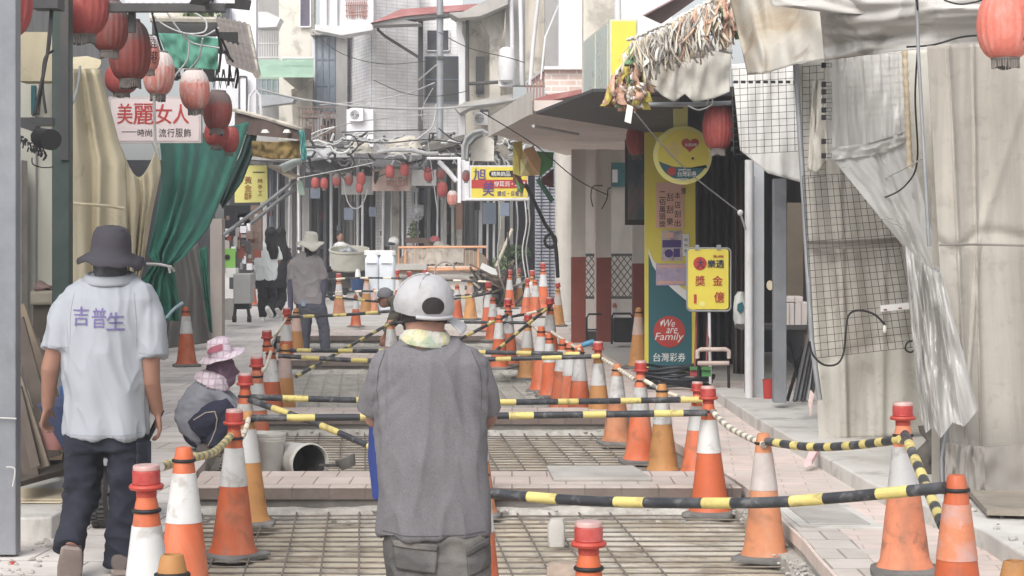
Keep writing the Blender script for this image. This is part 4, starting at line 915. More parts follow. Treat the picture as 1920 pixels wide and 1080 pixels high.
# round hanging sign
Yr = 20.4
t = thing('round_sign', 'round yellow and teal hanging sign with a red heart', 'sign', P(1280, 291, Yr))
b = MB(); b.loft([(P(1280, 291, Yr + dy), (rr / F * Yr, 0, 0), (0, 0, rr / F * Yr)) for rr, dy in ((52, -.012), (55, -.008), (55.5, .05), (55, .1))], 48); b.build('rim', SYL, t, smooth=40)
disc(1281, 290, 47.5, Yr - .018, 48).build('yellow_face', SY, t)
pts = []; R_ = 47.5
for i in range(13):
    x = lerp(1281 - 45.6, 1281 + 45.2, i / 12); pts.append((x, 302 + 9.5 * min(1, (i / 12) * 3.2) ** .8 + (4 * (i / 12))))
arc = [(1281 + R_ * math.cos(a), 290 + R_ * math.sin(a)) for a in [lerp(.42, math.pi - .26, k / 20) for k in range(21)]]
MB().ppoly(pts + arc, Yr - .022, .004).build('teal_field', STE, t)
h = [(16 * math.sin(a) ** 3, -(13 * math.cos(a) - 5 * math.cos(2*a) - 2 * math.cos(3*a) - math.cos(4*a))) for a in [2 * math.pi * i / 40 for i in range(40)]]
hb = MB().ppoly([(1294 + .98 * x * 1.05 + y * -.06, 271 + y * .92) for x, y in h], Yr - .024, .006).build('heart', SRED, t)
b = MB(); row(b, '幸福快樂', 1284, 268.5, 1307, 274.5, Yr - .028, gap=.05); b.build('lettering', SWH, hb)
disc(1264, 281, 15, Yr - .021, 30, .003).build('plain_orange_disc', M('disc_orange', (228,200,96), .5), t)
disc(1259.5, 321, 8, Yr - .026, 24, .004).build('red_ball', SRED, t)
b = MB(); row(b, '台灣彩券', 1270, 321, 1306, 331, Yr - .027, gap=.08, bold=.02); b.pbox(1272, 317.5, 1295, 319.2, Yr - .027, .003); b.pbox(1266, 335, 1291, 336.5, Yr - .027, .003); b.build('lettering', SWH, t)
disc(1299, 297, 2.5, Yr - .021, 12, .003).build('dark_dot', SNAV, t)
b = MB(); b.plate([P(1262, 200, Yr + .03), P(1290, 200, Yr + .03), P(1289, 240, Yr + .03), P(1263, 240, Yr + .03)], (0, .02, 0)); b.build('strap', SYL, t)
# yellow stand board
Ys = 20.2
t = thing('stand_sign', 'yellow prize board with rounded metal frame on a thin pole', 'sign', P(1330, 718, Ys))
def rrect(x0, y0, x1, y1, r, n=5):
    out = []
    for cx, cy, a0 in ((x1 - r, y0 + r, -90), (x1 - r, y1 - r, 0), (x0 + r, y1 - r, 90), (x0 + r, y0 + r, 180)):
        for k in range(n + 1): a = rad(a0 + 90 * k / n); out.append((cx + r * math.cos(a), cy + r * math.sin(a)))
    return out
MB().ppoly(rrect(1290, 467, 1366, 580, 6), Ys, .02).build('board', SY, t)
pr = [P(x, y, Ys + .01) for x, y in rrect(1288.5, 465.5, 1370, 583, 8)]; MB().tube(pr + [pr[0], pr[1]], .011, 8).build('frame', steel, t, smooth=60)
b = MB(); b.tube([P(1330, 583, Ys + .03), P(1332, 720, Ys + .03)], .016, 10); b.lathe([(.001, .02), (.14, .02), (.15, 0)], P(1332, 734, Ys + .03) ); b.build('pole', white_pipe, t, smooth=50)
b = MB()
for x in (1307, 1348): b.pbox(x - 4, 459, x + 4, 469, Ys - .01, .05)
b.build('clip', steel, t)
disc(1312.5, 494, 12.5, Ys - .006).build('red_disc', SRED, t)
b = MB(); write(b, '大', 1306, 486, 1321, 503, Ys - .010, bold=.02); row(b, '樂透', 1326, 487, 1358, 502, Ys - .010, gap=.08, bold=.02); b.build('lettering', SNAV, t)
b = MB(); write(b, '獎', 1304, 517, 1322, 536, Ys - .008, bold=.015); write(b, '金', 1336, 517, 1355, 535, Ys - .008, bold=.02); write(b, '億', 1339, 547, 1358, 567, Ys - .008, bold=.015); write(b, '1', 1301, 552, 1306, 569, Ys - .008, bold=.03); row(b, '開心做彩', 1338, 478, 1357, 483, Ys - .008, gap=.05); b.build('red_lettering', SRED, t)
disc(1317, 570, 5, Ys - .006, 20).build('round_magnet', SYL, t)
# stool, brushes, hose
t = thing('stool', 'small worn pink and black stool behind the leaning lamp cone', 'stool', P(1337, 745, 19.5))
b = MB(); b.tube([P(1308, 672, 19.4), P(1308, 658, 19.4), P(1314, 655, 19.4), P(1361, 655, 19.4), P(1367, 658, 19.4), P(1367, 672, 19.4)], .022, 8); b.tube([P(1308, 681, 19.4), P(1367, 681, 19.4)], .022, 8); b.build('seat_rails', M('worn_pink', (186,166,156), .7, .2, 8, .2), t, smooth=60)
for x in (1310, 1365):
    for dy in (0, .24): MB().tube([P(x, 668, 19.42 + dy), P(x + (2 if x > 1330 else -1), 745 - dy * 12, 19.42 + dy)], .014, 8).build('leg', MBLK, t, smooth=60)
b = MB()
for i in range(7):
    rx = .30 + .018 * (i % 4); c = P(1268, 728, 20.6) ; z = .03 + .032 * i
    b.tube([Vector((c.x + rx * (1.1) * math.cos(a) + .02 * math.sin(i), c.y + rx * .8 * math.sin(a), z + .02 * math.sin(3 * a + i))) for a in [2 * math.pi * k / 36 for k in range(37)]], .017, 7)
b.tube([P(1232, 715, 20.3), P(1215, 722, 20.2), P(1205, 735, 20.1), P(1190, 742, 19.8)], .016, 7)
tag(b.build('coiled_hose', M('black_hose', (40,46,52), .4, .1, 6, .05), smooth=60), 'big coil of black hose heaped at the foot of the lottery banner', 'hose')
for x, c, lab in ((1303, 'g', 'small green and red brush head beside the stool\'s left leg'), (1325, 'g2', 'green brush head partly behind the stool')):
    t = thing('broom', lab, 'broom', P(x, 705, 19.9)); MB().pbox(x - 9, 688, x + 8, 694, 19.9, .06).build('brush_block', M('brush_green', (60,130,64), .6), t)
    b = MB()
    for i in range(16): b.tube([P(x - 8 + i, 694, 19.93), P(x - 9 + i * 1.1, 706, 19.92)], .006, 4)
    b.build('bristles', M('brush_red', (160,60,64), .8) if c == 'g' else M('brush_green'  , (60,130,64)), t); MB().tube([P(x, 689, 19.93), P(x + 4, 560, 20.6)], .012, 8).build('handle', M('broom_red', (140,62,56), .5), t, smooth=60)
# framed picture and lanterns in the shade
t = thing('framed_picture', 'dark framed picture hung left of the lottery banner', 'picture', P(1190, 340, 24.5)); MB().pbox(1172, 262, 1212, 422, 24.5, .06).build('frame', M('dark_wood', (52,42,42), .5), t)
MB().pbox(1177, 285, 1209, 412, 24.49, .02).build('print', M('muted_print', (62,84,96), .5, .3, 3, 0, stain=(148,104,84), sa=.9, sscale=2.6), t)
# shop interior in the dark behind the banner
SI = thing('shop_interior', 'dark open shop front behind the yellow board, hung with dark sheets', 'shop front', (2.6, 24, 0))
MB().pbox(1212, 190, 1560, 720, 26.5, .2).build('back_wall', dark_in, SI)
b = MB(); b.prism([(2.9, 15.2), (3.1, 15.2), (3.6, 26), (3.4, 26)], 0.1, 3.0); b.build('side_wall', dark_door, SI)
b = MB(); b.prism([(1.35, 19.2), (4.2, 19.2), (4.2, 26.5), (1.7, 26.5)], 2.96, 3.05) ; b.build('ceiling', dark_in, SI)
def curtain(par, x0, x1, y0, y1, Y, mat, name, n=6, amp=.05, nu=60, seed=0):
    def fn(u, v):
        x = lerp(x0, x1, u); ph = u * n * 2 * math.pi
        return P(x, lerp(y0, y1, v), Y + amp * math.sin(ph + .6 * math.sin(ph * .37 + seed)) * (.5 + .5 * v) + .03 * nz((u * 9 + seed, v * 2, 0)))
    return MB().grid(fn, nu, 14).build(name, mat, par, smooth=80, solid=.006)
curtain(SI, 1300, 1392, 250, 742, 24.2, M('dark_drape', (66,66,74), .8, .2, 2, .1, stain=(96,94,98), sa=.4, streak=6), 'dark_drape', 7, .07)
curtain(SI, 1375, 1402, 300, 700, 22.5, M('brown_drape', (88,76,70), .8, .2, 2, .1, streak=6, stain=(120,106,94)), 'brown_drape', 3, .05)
# posts and pipes by the tarpaulins
tag(MB().tube([P(1404.5, 300, 18.3), P(1404.5, 700, 18.3), P(1404.5, 765, 18.3)], .040, 14).build('drain_pipe', white_pipe, smooth=60), 'round white drain pipe at the corner of the dark shop', 'pipe')
b = MB(); b.pbox(1414, 290, 1433, 762, 18.5, .1); t = tag(b.build('steel_post', M('pale_steel', (186,190,196), .5, .06, 4, .05), bevel=.006), 'pale square steel post right beside the white drain pipe', 'post')
b = MB(); b.tube([P(1413, 330, 18.35), P(1413, 758, 18.35)], .012, 8); b.build('conduit', white_pipe, t)
b = MB(); b.pbox(1451, 335, 1475, 755, 17.2, .12); t = tag(b.build('steel_post', M('mid_steel', (116,120,126), .5, .12, 5, .1, stain=(150,152,156), sa=.5), bevel=.006), 'darker grey steel post standing inside the shop, right of the white pipe', 'post')
t = thing('shop_table', 'narrow dark table in the shop carrying white boxes', 'table', P(1450, 750, 18.6)); MB().pbox(1388, 610, 1515, 618, 18.8, .5).build('tabletop', steel_d, t)
for x in (1396, 1508): MB().pbox(x, 618, x + 4, 740, 18.85, .03).build('leg', M('rust_leg', (104,72,70), .7), t)
for x0, y0, x1, y1, lab in ((1470, 568, 1490, 611, 'white cardboard box on the shop table, left of the pair'), (1491, 566, 1514, 611, 'white cardboard box on the shop table, right of the pair'), (1474, 556, 1506, 567, 'flat white carton lying on top of two white boxes')):
    b = MB(); b.pbox(x0, y0, x1, y1, 18.9, .25); t = tag(b.build('carton', M('white_carton', (214,204,200), .8, .05, 4, .05), bevel=.01), lab, 'box', 'cartons on the shop table'); MB().pbox((x0 + x1)/2 - 1.2, y0, (x0 + x1)/2 + 1.2, y1, 18.893, .006).build('tape', M('carton_tape', (186,170,160), .4), t)
b = MB(); b.loft([(P(1388, y, 19.2), (w / F * 19, 0, 0), (0, .08, 0)) for y, w in ((609, 12), (600, 14), (575, 13), (556, 10), (547, 5))], 16, 2.5)
for v in b.v: v += Vector((.03 * nz(v * 9), .03 * nz(v * 8), .02 * nz(v * 11)))
t = tag(b.build('plastic_bag', M('bag_plastic', (190,192,188), .4, .08, 6, .3, 12), smooth=70), 'pale plastic bag standing at the left end of the shop table', 'bag'); MB().ppoly([(1383, 570), (1392, 566), (1396, 578), (1388, 588), (1382, 582)], 19.1, .01).build('print_mark', STE, t)
tag(MB().lathe([(.001, 0), (.045, 0), (.055, .19), (.058, .2), (.053, .2)], P(1441, 752, 18.2), 18).build('bucket', SRED, smooth=40), 'red bucket on the floor between the two steel posts', 'bucket')
tag(disc(1444, 535, 9, 20, 24, .03, .7).build('wall_clock', M('clock_cream', (206,192,160), .6)), 'small cream round clock in the dark shop', 'clock')
MB_sh = MB(); MB_sh.pbox(1476, 380, 1506, 560, 19.6, .3); tag(MB_sh.build('cupboard', M('olive_board', (104,92,78), .8, .15, 3, .1)), 'brown board cupboard in the shop behind the grey post', 'cupboard')
for i, (xa, xb) in enumerate([(1524, 1490), (1529, 1497), (1534, 1505), (1537, 1513), (1540, 1521)]):
    tag(MB().tube([P(xa - 4, 610, 16.4 + i * .05), P(xb, 752, 16.0 + i * .05)], .018, 6).build('metal_tube', steel if i % 2 else steel_d, smooth=60), 'metal tube leaning against the end of the grey tarpaulin wall', 'tube', 'leaning metal tubes')
t = thing('folding_frame', 'dark folded metal trestle behind the grey post', 'trestle', P(1490, 750, 18)); MB().tube([P(1478, 640, 17.6), P(1508, 752, 17.6)], .016, 6).tube([P(1505, 650, 17.62), P(1476, 752, 17.62)], .016, 6).build('crossed_legs', MBLK, t)
# ------------------------------------------------------------------ tarpaulins, mesh panels and plastic on the right
tarp = M('tarp_grey_white', (186,182,172), .75, .1, 1.8, .25, 14, stain=(136,126,112), sa=.65, sscale=2.6, streak=9, gr=((128,118,104), .25, 9))
tarp_b = M('tarp_beige', (166,160,150), .8, .12, 1.6, .25, 12, stain=(112,104,94), sa=.7, sscale=2.2, streak=9, gr=((120,112,102), .25, 9))
tarp_t = M('tarp_top_grey', (182,179,174), .75, .08, 1.3, .3, 10, stain=(120,116,112), sa=.7, sscale=1.1, gr=((110,106,100), .5, 3))
tarp_y = M('tarp_yellowed', (176,172,162), .75, .08, 1.4, .3, 12, stain=(150,128,96), sa=.8, sscale=1.6, gr=((128,108,82), .5, 4))
def clear(name, col, alpha, rough=.18):
    m = M(name, col, rough, .06, 2, .5, 7, spec=.6); m.node_tree.nodes['Principled BSDF'].inputs['Alpha'].default_value = alpha
    return m
plast = clear('clear_plastic', (214,214,214), .42, .12); plast_g = clear('grey_plastic', (168,166,163), .85, .3)
def cloth(name, mat, top, bot, Yf, label=None, cat=None, nu=40, nv=40, fold=.03, fs=(2.0, 12.0), seed=0, parent=None, solid=.004, group=None, thick_bottom=0):
    # top, bot: pixel polylines of equal sense; Yf(u, v): distance. folds run from the top line to the bottom line
    def pl(pts, t):
        n = len(pts) - 1; i = min(int(t * n), n - 1); f = t * n - i; return (lerp(pts[i][0], pts[i+1][0], f), lerp(pts[i][1], pts[i+1][1], f))
    def fn(u, v):
        a, c = pl(top, u), pl(bot, u); x, y = lerp(a[0], c[0], v), lerp(a[1], c[1], v)
        Y = Yf(u, v) + fold * (nz((u * fs[1] + .8 * nz((u * 3, v * 2, seed)), v * fs[0], seed)) * 1.2 + .5 * nz((u * fs[1] * 2.3, v * fs[0] * 1.7, seed + 9)))
        return P(x, y, Y)
    o = MB().grid(fn, nu, nv).build(name, mat, parent, smooth=85, solid=solid)
    return tag(o, label, cat, group) if label else o
# the stall face with the mesh: a thing of sheet, fold band and mesh
TA = cloth('tarpaulin_wall', tarp, [(1496, 120), (1600, 100), (1775, 90)], [(1535, 828), (1640, 822), (1775, 812)], lambda u, v: 14.75 + .10 * u - .03 * math.exp(-((u - .35 + .1 * v) / .02) ** 2) - .03 * math.exp(-((u - .7 + .15 * v) / .02) ** 2) + .03 * math.exp(-((v - .8 + .08 * u) / .015) ** 2), 'grey white tarpaulin stall front with a black wire mesh panel, left of the beige sheet', 'tarpaulin', 80, 80, .05, (1.6, 5), 2)
cloth('fold_band', M('tarp_fold', (136,128,120), .8, .15, 3, .2), [(1516, 452), (1600, 450), (1690, 444)], [(1518, 466), (1600, 467), (1692, 462)], lambda u, v: 14.66 + .02 * math.sin(math.pi * v), nu=20, nv=4, fold=.01, parent=TA)
def mesh_panel(pix, Y, nx, ny, r, label, par=None):
    (a, bb, c, d) = pix; b = MB()
    def q(u, v):
        t = (lerp(a[0], bb[0], u), lerp(a[1], bb[1], u)); s = (lerp(d[0], c[0], u), lerp(d[1], c[1], u)); return P(lerp(t[0], s[0], v), lerp(t[1], s[1], v), Y)
    for i in range(nx + 1): b.tube([q(i / nx, k / 8) + Vector((0, .004 * nz((i, k, 3)), 0)) for k in range(9)], r, 4)
    for j in range(ny + 1): b.tube([q(k / 8, j / ny) + Vector((0, r * 1.5, .003 * nz((j, k, 5)))) for k in range(9)], r, 4)
    return tag(b.build('wire_mesh_panel', MATS['mesh_wire'], par), label, 'wire mesh')
M('mesh_wire', (74,70,66), .6, .2, 8, .05, 40, metal=.2, stain=(110,92,76), sa=.4)
mesh_panel([(1504, 330), (1660, 322), (1722, 650), (1526, 672)], 14.5, 14, 25, .0028, 'tall black wire mesh panel hung with cords on the tarpaulin stall front')
mesh_panel([(1552, 108), (1700, 98), (1706, 262), (1560, 285)], 14.5, 9, 12, .0028, 'black wire mesh panel behind the clear plastic sheet')
mesh_panel([(1372, 130), (1502, 120), (1505, 283), (1376, 290)], 16.2, 9, 13, .003, 'wire mesh panel in front of the white sheet over the shop corner')
mesh_panel([(1504, 125), (1545, 122), (1548, 330), (1506, 335)], 14.6, 3, 16, .0028, 'narrow strip of wire mesh beside the grey edge post')
cloth('white_sheet', M('white_sheet', (214,213,210), .6, .05, 1.3, .3, 9, stain=(176,168,158), sa=.5), [(1372, 120), (1440, 118), (1512, 112)], [(1388, 282), (1440, 325), (1512, 345)], lambda u, v: 16.5, 'white sheet behind wire mesh over the shop corner, sagging at its lower edge', 'sheet', 30, 30, .04, (1.5, 5), 5)
b = MB(); b.tube([P(1490, 95, 14.55), P(1503, 300, 14.55), P(1522, 640, 14.5), P(1537, 750, 14.5)], .02, 8); tag(b.build('edge_post', steel, smooth=60), 'grey tube post along the left edge of the tarpaulin stall front', 'post')
tag(MB().tube([P(1215, 196, 18.2), P(1300, 196, 18.2), P(1372, 193, 18.2)], .022, 8).build('awning_rail', steel, smooth=60), 'horizontal grey rail under the yellowed cloth above the round sign', 'rail')
cloth('yellowed_cloth', tarp_y, [(1216, 88), (1270, 80), (1320, 82), (1372, 76)], [(1212, 150), (1240, 178), (1264, 192), (1284, 176), (1302, 193), (1340, 184), (1368, 172)], lambda u, v: 18.0, 'yellowed awning cloth with a torn lower edge above the round sign', 'cloth', 40, 24, .06, (2, 6), 8)
cloth('yellowed_tarp', tarp_y, [(1362, -30), (1440, -40), (1590, -40)], [(1402, 140), (1440, 136), (1500, 118), (1575, 108)], lambda u, v: 15.0 - .9 * u - .3 * v + .05 * math.sin(u * 11 + v * 3), 'yellowed triangular tarpaulin flap at the top, left of the grey rolled sheet', 'tarpaulin', 50, 40, .09, (1.2, 4), 11)
def toproll(u, v): return 13.6 - 1.2 * u - .25 * math.sin(math.pi * min(1, v * 1.2))
cloth('rolled_tarp', tarp_t, [(1530, -60), (1700, -60), (2060, -60)], [(1546, 114), (1640, 101), (1720, 92), (2060, 76)], toproll, 'grey tarpaulin with horizontal folds along the top right', 'tarpaulin', 60, 40, .07, (9, 2.5), 14)
cloth('rolled_tarp_flap', tarp_t, [(1440, -40), (1560, -40), (1730, -30)], [(1446, 10), (1560, 24), (1730, 30)], lambda u, v: 13.3 - .3 * u, 'narrow grey flap of tarpaulin along the very top, above the folded one', 'tarpaulin', 30, 10, .05, (4, 3), 17)
TB = cloth('tarpaulin_sheet', tarp_b, [(1738, 86), (1830, 82), (2080, 70)], [(1786, 918), (1850, 925), (2080, 940)], lambda u, v: 11.75 - .06 * math.sin(u * 6 + 1) - .05 * max(0, v - .8) / .2 * math.sin(u * 17) - .03 * math.exp(-((u - .22 - .03 * v) / .02) ** 2) - .025 * math.exp(-((u - .47 + .04 * v) / .015) ** 2) + .03 * math.exp(-((v - .44 - .02 * math.sin(u * 9)) / .012) ** 2) - .02 * math.exp(-((u + v * .6 - .75) / .02) ** 2), 'large beige tarpaulin hanging to the ground at the right edge', 'tarpaulin', 110, 110, .04, (1.0, 2.6), 21)
cloth('dirty_hem', M('tarp_dirty_hem', (122,117,110), .85, .06, 2, .3, 12), [(1772, 830), (1850, 838), (2080, 820)], [(1772, 926), (1850, 932), (2080, 945)], lambda u, v: 11.52 - .14 * v, nu=60, nv=24, fold=.06, fs=(1.3, 11), seed=23, parent=TB)
MB().tube([P(x, 461 - (x - 1760) * .012 + 2 * math.sin(x * .02), 11.66) for x in range(1762, 2060, 24)], .007, 6).build('seam', MATS['tarp_dirty_hem'], TB, smooth=60)
b = MB(); b.prism([(2.53, 11.9), (3.29, 14.95), (3.34, 14.95), (2.58, 11.9)], .1, 2.65); tag(b.build('side_sheet', tarp_b), 'side return of the beige tarpaulin running back to the mesh stall front', 'tarpaulin')
# clear plastic hung over the mesh
PL = cloth('plastic_sheet', plast, [(1545, 112), (1620, 104), (1702, 96)], [(1556, 298), (1630, 288), (1705, 262)], lambda u, v: 14.3 - .05 * v, 'shiny clear plastic sheet clipped over the wire mesh', 'plastic sheet', 60, 50, .05, (1.6, 7), 31, solid=0)
cloth('folded_edge', plast_g, [(1552, 278), (1630, 268), (1705, 245)], [(1558, 300), (1630, 292), (1706, 264)], lambda u, v: 14.2, nu=30, nv=6, fold=.03, fs=(3, 9), seed=33, parent=PL, solid=0)
cloth('plastic_drape', plast_g, [(1560, 296), (1625, 288), (1660, 286), (1704, 262)], [(1700, 470), (1725, 500), (1745, 515), (1768, 520)], lambda u, v: 14.25 - 2.65 * v ** 1.5, 'grey plastic drape pulled across the mesh and hanging down to a pointed end', 'plastic sheet', 30, 40, .09, (3, 9), 35, solid=0)
d2 = cloth('lower_drape', plast_g, [(1692, 455), (1716, 480), (1740, 500), (1768, 518)], [(1726, 782), (1736, 812), (1750, 800), (1764, 822), (1786, 792), (1808, 800), (1834, 768)], lambda u, v: 11.55 - .1 * v, 'lower half of the grey plastic drape, dirty and creased', 'plastic sheet', 60, 70, .085, (2, 8), 37, solid=0)
cloth('cloth_strip', tarp, [(1524, 150), (1534, 148), (1545, 150)], [(1514, 318), (1530, 325), (1552, 300)], lambda u, v: 14.2, 'narrow cloth strip tied left of the clear plastic', 'cloth', 10, 30, .05, (2, 4), 41)
for i, y in enumerate((122, 158, 172, 189, 206, 220, 265, 292)):
    b = MB(); b.pbox(1541, y - 5, 1549, y + 5, 14.1, .03); t = tag(b.build('binder_clip', MBLK, bevel=.003), 'black clip holding the left edge of the clear plastic', 'clip', 'clips on the clear plastic'); MB().tube([P(1549, y - 3, 14.12), P(1559, y - 4, 14.13), P(1559, y + 4, 14.13), P(1549, y + 3, 14.12)], .003, 5).build('wire_arm', steel_d, t)
for i in range(9):
    x = 1376 + i * 14; b = MB(); b.pbox(x, 151, x + 8, 156, 16.1, .03); tag(b.build('binder_clip', MBLK), 'small black clip on the top row of the white sheet', 'clip', 'clips on the white sheet')
for i, y in enumerate((190, 220, 240, 258, 276)):
    b = MB(); b.pbox(1371, y, 1376, y + 7, 16.1, .03); tag(b.build('binder_clip', MBLK), 'small black clip on the left edge of the white sheet', 'clip', 'clips on the white sheet')
tag(MB().tube([P(1718, -30, 11.6), P(1722, 100, 11.6), P(1733, 300, 11.6), P(1742, 462, 11.6)], .011, 10).build('metal_pole', steel, smooth=60), 'thin shiny metal pole in front of the tarpaulins', 'pole')
b = MB(); pts = [P(1696 + 16 * t, 95 + 345 * t, 14.05) for t in [i / 60 for i in range(61)]]; b.tube(pts, [.020 + .004 * math.sin(i * 1.9) for i in range(61)], 8); tag(b.build('wrapped_pole', M('bamboo_wrap', (204,184,150), .8, .15, 20, .3), smooth=70), 'tan pole wrapped in cord beside the clear plastic', 'pole')
tag(MB().tube([P(1775, 800, 11.6), P(1766, 860, 11.6), P(1768, 925, 11.6)], .012, 8).build('thin_tube', steel, smooth=60), 'thin grey tube standing at the foot of the beige tarpaulin\'s left edge', 'tube')
heap_m = M('dirty_bundle', (92,86,80), .9, .3, 8, .5, stain=(150,120,100), sa=.5)
b = MB(); b.loft([(P(1742 + 4 * math.sin(i), lerp(800, 905, i / 8), 12.6), ((20 - i * .6) / F * 12.5 + .02 * math.sin(i * 2.1), 0, 0), (0, .08, 0)) for i in range(9)], 14)
for v in b.v: v += Vector((.05 * nz(v * 7), .04 * nz(v * 8), 0))
tag(b.build('wrapped_post_foot', heap_m, smooth=60), 'dirty wrapped post foot between the two tarpaulins, behind the grimy cone', 'post')
wire([(1718, -10), (1722, 60), (1716, 180), (1720, 300), (1700, 345), (1665, 368), (1622, 375)], 11.4, 14, .006, cab_k, 'black cable looping from the shiny pole to the mesh')
wire([(1700, 88), (1750, 84), (1800, 70), (1840, 66)], 11.9, 11.6, .006, cab_k, 'short black cord along the folded tarpaulin')
wire([(1770, 0), (1800, 8), (1835, 2), (1860, -10)], 11.3, 11.3, .005, cab_k, 'black cord drooping at the very top, left of the big lantern')
wire([(1660, 334), (1700, 314), (1735, 294)], 14.0, 11.6, .005, cab_w, 'white string tied from the shiny pole to the mesh edge')
wire([(1518, 640), (1524, 665), (1545, 684), (1570, 682), (1582, 660), (1586, 620), (1592, 590), (1612, 582), (1640, 590), (1660, 610)], 14.3, 14.35, .008, cab_k, 'black power cord looped in an S on the wire mesh')
b = MB(); b.ball(P(1659, 617, 14.34), (.014, .012, .03), 10, 8); tag(b.build('plug', SWH), 'small white plug at the end of the looped cord', 'plug')
t = thing('power_strip', 'white power strip hung on the wire mesh', 'power strip', P(1682, 576, 14.35)); b = MB(); b.plate([P(1652, 573, 14.36), P(1712, 567, 14.36), P(1712, 579, 14.36), P(1652, 585, 14.36)], (0, .04, 0)); b.build('casing', SWH, t, bevel=.004)
for x in (1660, 1688, 1708): MB().pbox(x - 3, 579.5 - (x - 1660) * .1, x + 3, 582 - (x - 1660) * .1, 14.355, .006).build('switch', SDR, t)
wire([(1716, 610), (1722, 640), (1710, 660), (1698, 655), (1702, 642), (1720, 640), (1722, 655)], 14.3, 14.3, .007, cab_k, 'small black cable coil at the lower right corner of the mesh')
b = MB()
for i in range(7): b.tube([P(1520 + i * .9, 732 + i, 14.35), P(1519 + 2 * math.sin(i * 2.3), 748 + i * 2, 14.33), P(1521 + 3 * math.sin(i * 1.7), 762 + 3 * i, 14.34)], [.006, .009, .004], 6)
tag(b.build('rag', M('pink_rag', (206,180,174), .8, .15, 9, .2), smooth=60), 'pale torn rag tied at the bottom of the tarpaulin\'s left edge', 'rag')
b = MB(); b.plate([P(1508, 876, 13.5), P(1520, 850, 13.7), P(1538, 846, 13.7), P(1522, 872, 13.5)], (0, .01, .03)); tag(b.build('pink_cloth', M('pink_cloth', (222,176,178), .8, .1, 9, .2)), 'pink scrap of cloth on the edge of the raised pavement', 'cloth')
b = MB(); b.prism([(2.55, 10.6), (3.6, 10.4), (3.7, 11.35), (2.65, 11.5)], .12, .15); tag(b.build('flat_board', M('mud_board', (132,122,108), .9, .2, 5, .4, stain=(176,168,156), sa=.5)), 'muddy flat board lying at the foot of the beige tarpaulin', 'board')
# ------------------------------------------------------------------ torn paper garland
t = thing('paper_garland', 'torn garland of white, orange and coloured paper strips across the awning corner', 'garland', P(1260, 60, 16.5))
tag(t, t['label'], 'garland'); YG = 16.6
def ribbons(n, path, ln, mats, name, spread=6, wd=(.005, .014), seed=0):
    R = random.Random(seed); bs = [MB() for _ in mats]
    for i in range(n):
        s = R.random(); k = len(path) - 1; j = min(int(s * k), k - 1); f = s * k - j
        x = lerp(path[j][0], path[j+1][0], f) + R.uniform(-spread, spread); y = lerp(path[j][1], path[j+1][1], f) + R.uniform(-spread, spread) * .6
        b = R.choice(bs); L = R.uniform(*ln); w = R.uniform(*wd); a = R.uniform(-.5, .5); d = YG + R.uniform(-.12, .12); tw = R.uniform(0, 3); p = P(x, y, d); pts = []
        for q in range(7):
            pts.append((p.copy(), tw)); a += R.uniform(-.55, .55); a *= .8; tw += R.uniform(-.7, .7); p = p + Vector((math.sin(a) * L / 6, R.uniform(-.02, .02), -math.cos(a) * L / 6))
        base = len(b.v)
        for pp, tt in pts: o = Vector((math.cos(tt) * w, math.sin(tt) * w, 0)); b.v += [pp - o, pp + o]
        for q in range(6): b.face((base + 2*q, base + 2*q + 1, base + 2*q + 3, base + 2*q + 2))
    for b, m in zip(bs, mats):
        if b.v: b.build(name, m, t, smooth=80, solid=.0015)
pw = M('paper_white', (222,218,210), .8, .1, 12, .1, stain=(170,150,130), sa=.5, sscale=6); po = M('paper_orange', (206,158,132), .8, .2, 12, .1); pc = M('paper_cream', (206,190,160), .8, .15, 12, .1); pg = M('paper_grey', (170,166,160), .7, .2, 12, .1)
py_ = M('paper_yellow', (206,186,70), .7, .2, 12, .1); pgr = M('paper_green', (96,140,96), .7, .2, 12, .1); pb = M('paper_brown', (176,136,112), .8, .2, 12, .1)
edge_path = [(1178, 76), (1225, 55), (1265, 38), (1300, 18), (1335, 0)]
b = MB()
for i in range(60):
    s = i / 59; k = 4; j = min(int(s * k), 3); f = s * k - j; x = lerp(edge_path[j][0], edge_path[j+1][0], f); y = lerp(edge_path[j][1], edge_path[j+1][1], f)
    b.ball(P(x, y + rnd.uniform(-2, 2), YG + rnd.uniform(-.03, .03)), (.02, .025, .016), 7, 5)
b.build('paper_ruffle', pw, t, smooth=70)
ribbons(210, [(1185, 80), (1230, 62), (1262, 48)], (.2, .38), [pw, pg, pc], 'paper_strips', 6, seed=1)
ribbons(230, [(1262, 44), (1300, 22), (1330, 6)], (.2, .42), [pw, pc, pw, pg, po], 'paper_strips', 6, seed=2)
ribbons(90, [(1165, 150), (1190, 110), (1200, 95)], (.12, .3), [po, py_, pw, pgr, pb], 'coloured_scraps', 16, (.015, .04), seed=3)
ribbons(60, [(1150, 160), (1185, 165), (1208, 150)], (.08, .2), [po, pb, pw, py_], 'coloured_scraps', 12, (.02, .045), seed=4)
ribbons(90, [(1340, 0), (1380, 0), (1440, 0)], (.15, .36), [po, pw, pgr, pc, po], 'paper_strips', 8, (.01, .03), seed=5)
ribbons(40, [(1335, 10), (1350, 30), (1352, 60)], (.1, .25), [po, pw, pc], 'paper_strips', 6, (.01, .025), seed=6)
MB().plate([P(1176, 195, 16.5), P(1187, 200, 16.5), P(1183, 232, 16.5), P(1171, 228, 16.5)], (0, .004, 0)).build('paper_tag', pw, t)
t = thing('spotlight', 'small white spotlight with a dark front beside the paper garland', 'lamp', P(1310, 95, 17.2)); b = MB(); b.tube([P(1286, 98, 17.2), P(1290, 97, 17.2), P(1318, 93, 17.2)], [.03, .065, .07], 14); b.build('lamp_body', SWH, t, smooth=50)
